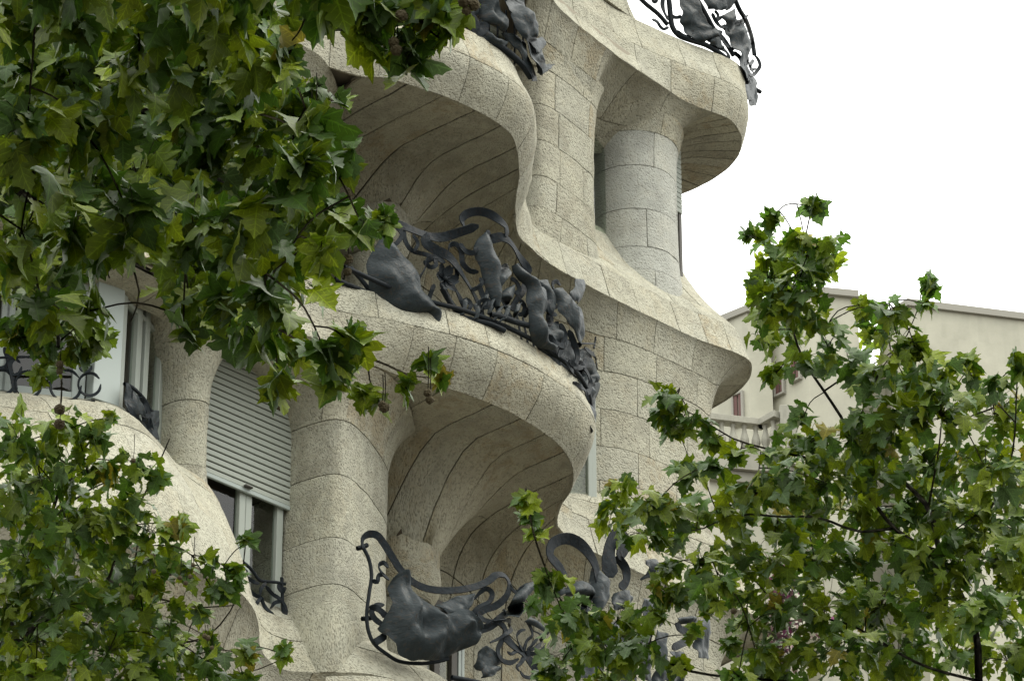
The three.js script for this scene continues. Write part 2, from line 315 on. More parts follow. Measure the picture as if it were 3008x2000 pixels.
NETS.under2 = surface(coveNet(C2, HL[2], PIER, BALC), -1, dip(-0.8, -1.0, 1.02, 0.42, 1.45));
const ceiling = sub('balcony_ceiling', building), lowerCeiling = sub('balcony_ceiling', building), pierWall = sub('wide_pier', building), lowPier = sub('wide_pier', building);
const GRIME = new THREE.MeshStandardMaterial({ roughness: 1 }); GRIME.color.setRGB(0.07, 0.058, 0.04);
const mixStone = (edge) => (u, t, r) => (u < edge - 1 ? OCHRE_MIX : u < edge + 1.5 ? (r() < 0.6 ? OCHRE_MIX : PALE) : t < 2.4 ? OCHRE_MIX : PALE);
// ceilings are long blocks that run in from the edge
function layCeiling(S, parent, u0, u1, tEnd, wide, seed, mats) {
  const r = rng(seed); bed(S, parent, 0.026, GRIME, 'mortar_bed', u0, u1, 0, tEnd);
  const M = 300, acc = [0]; let p = S.pos(u0, 2);
  for (let i = 1; i <= M; i++) { const q = S.pos(lerp(u0, u1, i / M), 2); acc.push(acc[i - 1] + Math.hypot(p[0] - q[0], p[1] - q[1], p[2] - q[2])); p = q; }
  const n = Math.round(acc[M] / wide), cuts = [u0];
  for (let i = 1; i < n; i++) { const s = acc[M] * (i + (r() - 0.5) * 0.3) / n; let x = 0; while (acc[x] < s) x++; cuts.push(lerp(u0, u1, x / M)); } cuts.push(u1);
  for (let i = 0; i < n; i++) {
    const ts = [0]; const m = r(); if (m < 0.4) ts.push(3.4 + r() * 1.4); ts.push(6.2, tEnd);
    for (let k = 0; k + 1 < ts.length; k++) block(S, cuts[i], cuts[i + 1], ts[k], ts[k + 1], parent, mats, { gap: 0.0075, step: 0.12, proud: 0.005 });
  }
}
layCeiling(NETS.under1, ceiling, 0, 13, 9, 0.46, 21, OCHRE_MIX);
lay(NETS.under1, pierWall, [0, 3.1, 4.3, 5.6, 6.9, 8.1, 9], [0.75, 0.7], mixStone(13), { seed: 31, u0: 13, u1: 27 });
layCeiling(NETS.under2, lowerCeiling, 0, 11.5, 9, 0.46, 23, OCHRE_MIX);
lay(NETS.under2, lowPier, [0, 3.1, 4.3, 5.6, 6.9, 8.1, 9], [0.75, 0.7], mixStone(11), { seed: 33, u0: 11.5, u1: 22 });
// sills that carry the big piers
function sillUnder(cols, rows, parent, seed, ts, lg) { const S = surface(rows); lay(S, parent, ts, lg, PALE, { seed }); return S; }
{
  const C = C1.slice(13), lowE = E2R;
  const rows = [0, 1, 2, 3].map((k) => []);
  const n = 12;
  const N2 = normals(lowE), edgeAt = (s) => { const x = s * (lowE.length - 1), i = Math.min(lowE.length - 2, Math.floor(x)), f = x - i; return [lerp(lowE[i][0] - N2[i][0] * 0.15, lowE[i + 1][0] - N2[i + 1][0] * 0.15, f), lerp(lowE[i][1] - N2[i][1] * 0.15, lowE[i + 1][1] - N2[i + 1][1] * 0.15, f)]; };
  const qAt = (s) => { const x = s * (C.length - 1), i = Math.min(C.length - 2, Math.floor(x)), f = x - i; return [lerp(C[i][2], C[i + 1][2], f), lerp(C[i][3], C[i + 1][3], f)]; };
  for (let i = 0; i <= n; i++) { const e = edgeAt(i / n), q = qAt(i / n); [[0, -1.29], [0.35, -1.08], [0.75, -0.85], [1, -0.7]].forEach(([D, h], k) => rows[k].push([lerp(e[0], q[0], D), h, lerp(e[1], q[1], D)])); }
  NETS.sillMid = sillUnder(null, rows, sills, 41, [0, 1.6, 3], 0.6);
}

// ---- the top storey at the right: pier, drum column and the cove above them
const capCove = sub('cove', building), slimPier = sub('window_pier', building), column = sub('drum_column', building);
const CC = [[0.1, 0.25, 0.95, -1.5], [0.5, -0.05, 1.0, -1.15], [0.8, -0.23, 1.06, -0.86], [1.2, -0.43, 1.3, -0.77], [1.7, -0.56, 1.75, -0.84], [2.15, -0.65, 2.15, -0.92], [2.45, -0.71, 2.36, -1.04], [2.68, -0.74, 2.62, -1.75], [3.0, -0.78, 3.0, -1.85], [3.3, -0.81, 3.3, -1.7], [3.6, -0.84, 3.62, -1.4], [3.97, -0.88, 3.95, -1.4], [4.25, -0.86, 4.1, -1.66], [4.5, -0.81, 4.25, -1.85], [4.75, -0.79, 4.42, -1.98], [4.97, -0.86, 4.55, -2.1], [5.2, -1.0, 4.62, -2.2], [5.43, -1.24, 4.68, -2.3], [5.57, -1.48, 4.72, -2.4], [5.67, -1.78, 4.74, -2.5], [5.71, -2.15, 4.75, -2.6], [5.68, -2.6, 4.76, -2.7]];
NETS.cove0 = surface(coveNet(CC.map((c, i) => [...c, i > 13 ? 1 : i === 13 ? 0.6 : 0]), HL[0], [[0, 0], [0.14, -0.06], [0.34, -0.19], [0.6, -0.4], [0.82, -0.58], [1, -0.74]], [[0, 0], [0.2, 0.03], [0.42, 0.06], [0.65, 0.04], [0.85, -0.06], [1, -0.25]]), -1);
lay(NETS.cove0, capCove, [0, 3.2, 5], 0.62, OCHRE_MIX, { seed: 51, u0: 1, u1: 13 });
{ const S = NETS.cove0; bed(S, capCove, 0.022, MORTAR, 'mortar_bed', 13, 21, 0, 5); const cut = [13, 13.8, 14.6, 15.4, 16.2, 17, 17.8, 18.6, 19.4, 20.2, 21]; for (let i = 0; i < 10; i++) block(S, cut[i], cut[i + 1], 0, 5, capCove, OCHRE_MIX, {}); }
function pierNet(cols, rowsSpec) { return rowsSpec.map(([D, h, low]) => cols.map(([ea, ew, qa, qw, la, lw]) => [lerp(low ? la : ea, qa, D), h, lerp(low ? lw : ew, qw, D)])); }
const PR = [[0.62, 5.0], [0.82, 4.78], [0.95, 4.4], [1, 4.0], [1, 3.6], [1, 3.2], [0.95, 2.85, 1], [0.8, 2.56, 1], [0.45, 2.24, 1]];
NETS.slim = surface(pierNet([[0.5, 0, 1.16, -1.9, 0.75, -0.95], [0.55, -0.05, 1.16, -1.5, 0.8, -0.92], [0.65, -0.1, 1.16, -1.15, 0.85, -0.88], [0.85, -0.23, 1.2, -0.92, 0.95, -0.87], [1.2, -0.43, 1.36, -0.8, 1.2, -0.88], [1.7, -0.56, 1.75, -0.84, 1.7, -0.92], [2.15, -0.65, 2.12, -0.92, 2.2, -0.96], [2.5, -0.71, 2.38, -1.0, 2.6, -1.0], [2.7, -0.74, 2.5, -1.12, 2.85, -1.08], [2.78, -0.9, 2.55, -1.4, 3.0, -1.25], [2.8, -1.2, 2.57, -1.9, 3.05, -1.7]], PR), -1);
lay(NETS.slim, slimPier, [0, 1.35, 2.6, 3.9, 5.2, 6.6, 8], [0.85, 0.6], PALE, { seed: 55 });
const colPlan = [[-110, 0.58], [-85, 0.58], [-60, 0.58], [-32, 0.58], [-5, 0.585], [20, 0.58], [45, 0.58], [70, 0.58], [95, 0.58], [120, 0.58]];
const CR = [[1.16, 5.2], [1.1, 5.02], [1.04, 4.8], [1.01, 4.4], [1, 4.0], [1.0, 3.6], [1.02, 3.25], [1.05, 2.98], [1.08, 2.74], [1.08, 2.4]];
NETS.drum = surface(CR.map(([k, h]) => colPlan.map(([d, r]) => [3.86 + Math.sin(d * RAD) * r * k, h, -1.74 + Math.cos(d * RAD) * r * k * (k > 1.05 ? 1 + (k - 1.05) * 0.5 : 1)])), -1);
lay(NETS.drum, column, [1.6, 3.0, 4.6, 6.2, 7.6, 9], 1.2, (u, t, r) => NEW, { seed: 57, irregular: 0.2 });
lay(NETS.drum, column, [0, 1.6], 0.7, OCHRE_MIX, { seed: 58 });
// sill between pier, column and corner
{
  const Ns = normals(E1R), rows = [[], [], [], [], []];
  E1R.forEach(([a, w], i) => { if (i < 1) return; const k = 1 + 0.25 * smooth(2.5, 3.6, a), o = -0.15 * k, b = [a + Ns[i][0] * o, w + Ns[i][1] * o];
    const end = smooth(4.4, 5.2, a), q = [lerp(a, 4.74, end), lerp(-1.72, -1.8, end)];
    [[0, 2.31], [0.14, 2.47], [0.34, 2.68], [0.64, 3.02], [1, 3.55]].forEach(([D, h], k2) => rows[k2].push([lerp(b[0], q[0], D), h, lerp(b[1], q[1], D)])); });
  NETS.sillTop = surface(rows); lay(NETS.sillTop, sills, [0, 1.6, 4], 0.55, PALE, { seed: 59 });
}
// the storey above the top ledge, only its foot is in view
NETS.crown = surface(pierNet([[0.9, -0.7, 1.0, -1.6, 0, 0], [0.95, -0.62, 1.05, -1.0, 0, 0], [1.3, -0.7, 1.4, -0.84, 0, 0], [2.0, -0.9, 2.0, -0.95, 0, 0], [2.6, -0.98, 2.55, -1.02, 0, 0], [3.1, -1.05, 2.95, -1.08, 0, 0], [3.35, -1.1, 3.12, -1.18, 0, 0], [3.5, -1.25, 3.16, -1.5, 0, 0], [3.55, -1.6, 3.17, -2.2, 0, 0]], [[0, 6.43], [0.45, 6.62], [0.8, 6.86], [1, 7.2], [1, 7.9], [1, 8.9]]));
lay(NETS.crown, slimPier, [0, 2, 3.5, 5], 0.8, PALE, { seed: 61 });

// ---- the storey at the left: slim pier, shutter window, round pier
const roundPier = sub('round_pier', building), leftPier = sub('window_pier', building), lintel = sub('lintel', building), bulge = sub('swelling_sill', building), bulgeUnder = sub('ledge_underside', building);
const QB = [[-3.34, -0.6], [-3.36, -0.15], [-3.36, 0.15], [-3.31, 0.42], [-3.22, 0.62], [-3.05, 0.66], [-2.8, 0.57], [-2.5, 0.42], [-2.2, 0.24], [-2.0, 0.1], [-1.93, 0.0], [-1.9, -0.25], [-1.88, -0.8], [-1.87, -1.7]];
const TB = [[-3.7, -0.3], [-3.75, 0.2], [-3.72, 0.6], [-3.55, 0.86], [-3.3, 0.93], [-3.05, 0.93], [-2.75, 0.92], [-2.45, 0.8], [-2.1, 0.55], [-1.8, 0.3], [-1.62, 0.1], [-1.55, -0.2], [-1.52, -0.8], [-1.5, -1.7]];
const BB = [[-3.6, -0.3], [-3.62, 0.1], [-3.6, 0.4], [-3.5, 0.68], [-3.3, 0.86], [-3.05, 0.9], [-2.75, 0.8], [-2.4, 0.6], [-2.05, 0.38], [-1.85, 0.22], [-1.78, 0.1], [-1.76, -0.2], [-1.75, -0.8], [-1.74, -1.7]];
const RB = [[1, -1.79], [0.72, -1.88], [0.42, -2.02], [0.18, -2.2], [0.03, -2.42], [0, -2.75], [0, -3.1], [0, -3.5], [0, -3.9], [0.02, -4.2], [0.1, -4.45], [0.25, -4.68], [0.5, -5.4]];
NETS.round = surface(RB.map(([k, h]) => QB.map((q, j) => { const o = h < -3.5 ? BB[j] : TB[j]; return [lerp(q[0], o[0], k), h + (h > -2.3 ? -0.02 : 0), lerp(q[1], o[1], k)]; })), -1);
lay(NETS.round, roundPier, [0, 4.0, 5.9, 7.75, 9.6, 12], [1.6, 4, 4, 4, 4], PALE, { seed: 65, irregular: 0.5 });
const upPier = sub('round_pier', building);
NETS.roundUp = surface(RB.map(([k, h]) => QB.map((q, j) => { const o = h < -3.5 ? BB[j] : TB[j]; return [lerp(q[0], o[0], k) - 1.12, h + 3.6, lerp(q[1], o[1], k) - 0.03]; })), -1);
lay(NETS.roundUp, upPier, [0, 4.0, 5.9, 7.75, 9.6, 12], [1.6, 4, 4, 4, 4], PALE, { seed: 66, irregular: 0.5 });
const QL = [[-5.12, -0.3], [-5.13, 0.08], [-5.08, 0.3], [-4.93, 0.42], [-4.8, 0.4], [-4.71, 0.24], [-4.67, 0.0], [-4.65, -0.4]];
const TL = [[-5.5, 0.2], [-5.45, 0.6], [-5.2, 0.85], [-4.95, 0.94], [-4.7, 0.94], [-4.5, 0.8], [-4.4, 0.4], [-4.4, -0.2]];
const BL = [[-5.4, 0.1], [-5.4, 0.4], [-5.2, 0.62], [-4.95, 0.72], [-4.7, 0.66], [-4.45, 0.45], [-4.3, 0.1], [-4.25, -0.3]];
const RL = [[1, -1.79], [0.6, -1.95], [0.25, -2.2], [0.05, -2.5], [0, -2.9], [0, -3.3], [0.05, -3.6], [0.35, -3.85], [0.9, -4.1]];
NETS.slimL = surface(RL.map(([k, h]) => QL.map((q, j) => { const o = h < -3.3 ? BL[j] : TL[j]; return [lerp(q[0], o[0], k), h, lerp(q[1], o[1], k)]; })), -1);
lay(NETS.slimL, leftPier, [0, 3.6, 5.6, 8], 1.4, PALE, { seed: 67 });
// lintel over the shutter and over the bay
NETS.lintel = surface([[0, 1], [0.25, 0.95], [0.6, 0.8], [1, 0.4]].map(([D], k) => [-9.2, -7, -6, -5.4, -4.95, -4.6, -4.35, -4.05, -3.75, -3.55, -3.4].map((a) => {
  const arch = a > -4.6 ? -1.84 - 0.32 * Math.pow((a + 4.2) / 0.7, 2) * (a > -4.2 ? 1 : 0.5) : -1.9;
  const back = a > -5.0 ? 0.03 : 0.3;
  return [a, lerp(-1.8, clamp(arch, -2.6, -1.84), D) + (D > 0 && D < 1 ? -0.03 : 0), lerp(a < -5.6 ? 0.95 : 0.95, back, D)];
})), -1);
lay(NETS.lintel, lintel, [0, 3], 0.7, OCHRE_MIX, { seed: 69 });
// the long swelling sill below
const S0 = [[-9, -3.2, -0.9], [-7.6, -3.26, -0.28], [-6.8, -3.26, 0.2], [-6.3, -3.25, 0.46], [-5.98, -3.25, 0.5], [-5.6, -3.27, 0.3], [-5.15, -3.35, 0.1], [-4.9, -3.62, 0.42], [-4.62, -3.9, 0.3], [-4.42, -4.15, 0.08], [-4.0, -4.42, 0.04], [-3.6, -4.5, 0.05], [-3.3, -4.52, 0.1], [-3.0, -4.54, 0.22], [-2.6, -4.56, 0.2], [-2.2, -4.6, 0.1], [-1.85, -4.62, 0.0], [-1.7, -4.64, -0.4]];
const S3 = [[-9, 1.2], [-7.8, 1.45], [-7.0, 1.62], [-6.5, 1.7], [-6.1, 1.71], [-5.7, 1.68], [-5.3, 1.58], [-4.9, 1.36], [-4.55, 1.05], [-4.25, 0.72], [-3.95, 0.5], [-3.65, 0.42], [-3.35, 0.62], [-3.05, 0.9], [-2.6, 1.05], [-2.2, 1.12], [-1.8, 1.18], [-1.4, 1.2]];
NETS.bulge = surface([[0, 0], [0.2, 0.1], [0.42, 0.28], [0.66, 0.52], [0.86, 0.78], [1, 1]].map(([D, F]) => S0.map((p, j) => [lerp(p[0], S3[j][0], D), lerp(p[1], -5.4, F), lerp(p[2], S3[j][1], D)])), -1);
lay(NETS.bulge, bulge, [0, 1.6, 3.1, 5], [0.8, 0.95], PALE, { seed: 71 });
NETS.bulgeUnder = surface([[0, 0], [0.06, -0.1], [0.14, -0.35], [0.3, -0.9], [0.75, -1.9]].map(([D, up]) => S3.map(([a, w]) => [a, -5.4 + up, lerp(w, -0.6, D)])), -1);
lay(NETS.bulgeUnder, bulgeUnder, [0, 2.2, 4], 0.7, OCHRE_MIX, { seed: 73 });
// parapet of the lowest balcony, its top edge is at the picture's foot
NETS.band3 = surface(ledgeNet(E3.slice(11), HL[3] - 0.9, (i, a) => { const l = 1 - smooth(0.2, 1.2, a); const b = lerp(-0.1, 0.26, l), c = lerp(-0.2, 0.17, l); return [[0, 0], [b * 0.7, 0.25], [b, 0.51], [lerp(b, c, 0.5), 0.7], [c, 0.86]]; }));
lay(NETS.band3, lower, [0, 2, 4], 0.64, PALE, { seed: 75 });

// ---------------------------------------------------------------- body of the building, floors, windows
function slab(poly, h0, h1, mat, name, parent) { // a prism over a plan of (along, out)
  const s = new THREE.Shape(poly.map(([a, w]) => new THREE.Vector2(a, -w))), g = new THREE.ExtrudeGeometry(s, { depth: h1 - h0, bevelEnabled: false });
  g.rotateX(-Math.PI / 2); g.translate(0, h0, 0);
  return part(name, moved(g, parent.anchor), mat, parent);
}
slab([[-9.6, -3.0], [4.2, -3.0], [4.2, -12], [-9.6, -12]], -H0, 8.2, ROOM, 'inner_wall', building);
slab([[4.2, -2.7], [4.6, -2.7], [4.6, -12], [4.2, -12]], -H0, 8.2, PLASTER, 'end_wall', building);
slab([[-9.6, 0.6], [-9.2, 0.6], [-9.2, -12], [-9.6, -12]], -H0, 8.2, PLASTER, 'end_wall', building);
slab([[-9.2, 0.3], [2.9, -1.4], [4.4, -1.6], [4.4, -3.1], [-9.2, -3.1]], 8.0, 8.25, PLASTER, 'roof', building);
const inner = (E, d) => { const N = normals(E); return E.map(([a, w], i) => [a - N[i][0] * d, w - N[i][1] * d]); };
for (const [E, h] of [[E0, HL[0]], [E1, HL[1]], [E2, HL[2]]]) {
  const e = inner(E.filter(([a]) => a < 4.6), 0.12); slab([...e, [4.5, -2.2], [4.4, -3.05], [-9.2, -3.05]], h + 0.16, h + 0.3, PLASTER, 'floor', building);
}
slab([...inner(S3.filter((p, i) => i < 12), 0.35), ...inner(E3.filter(([a]) => a > -3.2 && a < 4.6), 0.2), [4.4, -3.05], [-9.2, -3.05]], -5.3, -5.16, PLASTER, 'floor', building);
slab([...inner(S3.filter((p, i) => i < 12), 1.6), [-3, -0.4], [1, -0.8], [4.3, -1.1], [4.3, -3.05], [-9, -3.05]], -H0, -6.4, PLASTER, 'lower_wall', building);

const PAINT = new THREE.MeshStandardMaterial({ roughness: 0.55 }); PAINT.color.setRGB(0.31, 0.34, 0.30);
const WHITE = new THREE.MeshStandardMaterial({ roughness: 0.5 }); WHITE.color.setRGB(0.33, 0.375, 0.35);
const SLAT = new THREE.MeshStandardMaterial({ roughness: 0.6 }); SLAT.color.setRGB(0.30, 0.325, 0.28);
const DARKWOOD = new THREE.MeshStandardMaterial({ roughness: 0.6 }); DARKWOOD.color.setRGB(0.06, 0.055, 0.045);
const GLASS = new THREE.MeshPhysicalMaterial({ roughness: 0.03, transmission: 1, thickness: 0, ior: 1.5 }); GLASS.color.setRGB(0.75, 0.8, 0.76);
const CURTAIN = new THREE.MeshStandardMaterial({ roughness: 0.9 }); CURTAIN.color.setRGB(0.5, 0.48, 0.45);
const bevelBox = (x, y, z) => { const c = Math.min(0.006, x / 4, y / 4, z / 4), s = new THREE.Shape([[-x / 2 + c, -y / 2 + c], [x / 2 - c, -y / 2 + c], [x / 2 - c, y / 2 - c], [-x / 2 + c, y / 2 - c]].map(([p, q]) => new THREE.Vector2(p, q))); const g = new THREE.ExtrudeGeometry(s, { depth: z - 2 * c, bevelEnabled: true, bevelThickness: c, bevelSize: c, bevelSegments: 1, steps: 1 }); g.translate(0, 0, -(z - 2 * c) / 2); return g; };
// a flat window between two points of the plan; its parts are listed as fractions of the width
function windowUnit(parent, A, B, h0, h1, o = {}) {
  const dir = Math.atan2(-(B[1] - A[1]), B[0] - A[0]), wide = Math.hypot(B[0] - A[0], B[1] - A[1]), P = parent.anchor;
  const g = new THREE.Group(); g.name = numbered('window'); if (o.label) g.userData.label = o.label;
  g.position.set((A[0] + B[0]) / 2 - P[0], h0 - P[1], (A[1] + B[1]) / 2 - P[2]); g.rotation.y = dir; parent.add(g);
  const high = h1 - h0, paint = o.paint || PAINT, frame = [], fw = o.fw || 0.06, fd = o.fd || 0.08;
  const bar = (x, y, sx, sy, sz = fd, z = 0) => { const b = bevelBox(sx, sy, sz); b.translate(x, y, z); return b; };
  for (const x of o.posts || [0, 1]) frame.push(bar(clamp((x - 0.5) * wide, -wide / 2 + fw / 2, wide / 2 - fw / 2), high / 2, fw, high));
  frame.push(bar(0, high - fw / 2 + 0.002, wide - 0.01, fw, fd - 0.012)); frame.push(bar(0, fw / 2 - 0.002, wide - 0.01, fw, fd - 0.012));
  for (const y of o.rails || []) frame.push(bar(0, y * high, wide - 0.01, 0.05, fd - 0.014));
  part('frame', mergeGeometries(frame), paint, g);
  const ps = o.panes || [[0, 1]];
  for (const [p, q] of ps) { const pane = new THREE.PlaneGeometry((q - p) * wide, high); pane.translate(((p + q) / 2 - 0.5) * wide, high / 2, -0.01); part('pane', pane, GLASS, g); }
  if (o.slatsFrom !== undefined) {
    const pitch = o.pitch || 0.075, y0 = o.slatsFrom * high;
    const sl = bevelBox(wide - 0.02, pitch * 0.86, 0.02);
    for (let y = y0 + pitch / 2; y < high - 0.01; y += pitch) { const m = part('slat', sl, o.slatMat || SLAT, g); m.position.set(0, y, fd * 0.6); m.rotation.x = 0.1; }
  }
  if (o.curtain) for (const [p, q] of o.curtain) { const c = new THREE.PlaneGeometry((q - p) * wide, high * 0.9); c.translate(((p + q) / 2 - 0.5) * wide, high * 0.55, -0.12); part('curtain', c, CURTAIN, g); }
  return g;
}
// slits between pier and column in the top storey
windowUnit(building, [2.3, -1.62], [3.5, -1.66], 2.4, 5.3, { posts: [0, 0.55, 1], label: 'narrow green-grey window between pier and drum column' });
windowUnit(building, [4.3, -1.58], [4.62, -1.62], 2.55, 5.35, { posts: [0, 1], slatsFrom: 0.6, paint: DARKWOOD, label: 'narrow window with a dark louvred blind at the corner' });
windowUnit(building, [-0.4, -1.2], [1.18, -1.12], 2.6, 5.2, { posts: [0, 0.93, 1], label: 'narrow green-grey window beside the upper balcony' });
windowUnit(building, [1.55, -1.5], [2.46, -1.09], -0.95, 0.55, { posts: [0, 0.92, 1], label: 'narrow green-grey window beside the middle balcony' });
// recesses behind the balconies: shutters and posts
windowUnit(building, [-3.1, -0.35], [-2.2, -1.2], -0.85, 1.7, { posts: [0, 0.5, 1], slatsFrom: 0, pitch: 0.085, label: 'closed grey louvred shutters behind the middle balcony' });
windowUnit(building, [-0.3, -1.5], [0.52, -1.48], -5.2, -2.75, { posts: [0, 0.3, 0.62, 1], fw: 0.09, paint: DARKWOOD, label: 'dark balcony window behind the lowest railing' });
windowUnit(building, [0.53, -1.47], [0.62, -1.46], -5.2, -2.9, { posts: [0, 1], paint: WHITE });
windowUnit(building, [-9.0, 0.15], [-5.2, 0.2], -1.9 + 1.0, 1.7, { posts: [0, 0.2, 0.4, 0.6, 0.8, 1], slatsFrom: 0.15, pitch: 0.1, label: 'grey slatted blinds behind the leaves' });
// the bay window
windowUnit(building, [-7.5, -0.3], [-6.36, 0.32], -3.24, -0.6, { posts: [0, 0.34, 0.38, 0.93, 1], fw: 0.09, paint: WHITE, panes: [[0, 0.36], [0.36, 1]], rails: [0.62], label: 'bay window light left of the white corner post' });
windowUnit(building, [-9.1, -0.95], [-7.55, -0.32], -3.24, -0.6, { posts: [0, 0.5, 1], fw: 0.09, paint: WHITE });
{ const g = bevelBox(0.32, 2.75, 0.14); g.rotateY(-0.1); g.translate(-6.2, -1.87, 0.42); part('corner_post', moved(g, building.anchor), WHITE, building, 'broad white corner post of the bay window'); }
windowUnit(building, [-6.04, 0.42], [-5.08, -0.02], -3.26, -0.6, { posts: [0, 0.38, 0.55, 0.9, 1], fw: 0.1, paint: PAINT, rails: [0.5], curtain: [[0.1, 0.35], [0.6, 0.85]], label: 'bay window light right of the white corner post' });
// the big window with the half-lowered roller shutter
const shut = windowUnit(building, [-4.72, 0.0], [-3.24, -0.02], -4.62, -1.78, { posts: [0, 0.14, 0.5, 0.56, 0.86, 1], fw: 0.085, panes: [[0, 0.53], [0.53, 1]], label: 'tall window under a half-lowered grey roller shutter' });
{ // slats of the roller shutter, shorter where the arch closes in
  const pitch = 0.0735, low = 1.31;
  const box = bevelBox(1.44, 0.064, 0.02);
  for (let i = 0; i < 22; i++) { const m = part('shutter_slat', box, SLAT, shut); m.position.set(0, low + pitch * (i + 0.5), 0.075); m.rotation.x = -0.16; }
  const rail = bevelBox(1.44, 0.05, 0.035); rail.translate(0, low - 0.02, 0.075); part('bottom_rail', rail, WHITE, shut);
  const knob = bevelBox(0.1, 0.018, 0.05); knob.translate(0.0, low + 0.01, 0.12); part('pull_handle', knob, DARKWOOD, shut);
  for (const x of [-0.73, 0.73]) { const g = bevelBox(0.045, 2.8, 0.06); g.translate(x, 1.42, 0.09); part('guide_rail', g, x > 0 ? WHITE : PAINT, shut); }
}
// columns standing in the recesses behind the balconies
function mushroom(a, w, hTop, hBulb, hBase, r, label) {
  const p = [[r * 0.94, hBase], [r * 0.95, hBulb - 0.5], [r * 1.03, hBulb - 0.34], [r * 1.25, hBulb - 0.23], [r * 1.36, hBulb - 0.1], [r * 1.34, hBulb + 0.03], [r * 1.3, hBulb + 0.14], [r * 1.28, hTop]];
  const rows = p.map(([q, h]) => [0, 1, 2, 3, 4, 5, 6, 7, 8, 9, 10, 11, 12].map((k) => [a - Math.sin(k / 12 * 2 * Math.PI) * q, h, w - Math.cos(k / 12 * 2 * Math.PI) * q]));
  const S = surface(rows), c = sub('recess_column', building); if (label) c.userData.label = label;
  lay(S, c, [0, 2.2, 7], 3, OCHRE_MIX, { seed: Math.round(h_(a)), irregular: 0.1 });
}
const h_ = (a) => 100 + Math.abs(a * 10);
mushroom(-0.8, -1.0, -2.52, -2.98, -5.3, 0.35, 'mushroom-headed column in shade behind the lowest balcony');
mushroom(-1.33, -0.95, 1.8, 1.25, -0.9, 0.32);

// ================================================================ ground and street
const asphalt = new THREE.MeshStandardMaterial({ roughness: 0.95 }); asphalt.color.setRGB(0.062, 0.056, 0.046);
const paving = new THREE.MeshStandardMaterial({ roughness: 0.95 }); paving.color.setRGB(0.19, 0.17, 0.135);
{
  const g = new THREE.PlaneGeometry(3000, 3000); g.rotateX(-Math.PI / 2); const m = new THREE.Mesh(g, asphalt); m.name = 'ground'; m.receiveShadow = true; m.userData = { kind: 'structure', label: 'street ground below the picture' }; scene.add(m);
  const p = new THREE.BoxGeometry(60, 0.13, 9); p.translate(0, 0.065, 0); const q = new THREE.Mesh(p, paving); q.name = 'pavement'; q.position.copy(facadePoint(-8, -H0, 6.2)); q.rotation.y = TURN; q.receiveShadow = true; q.userData = { kind: 'structure', label: 'pavement in front of the stone building' }; scene.add(q);
}

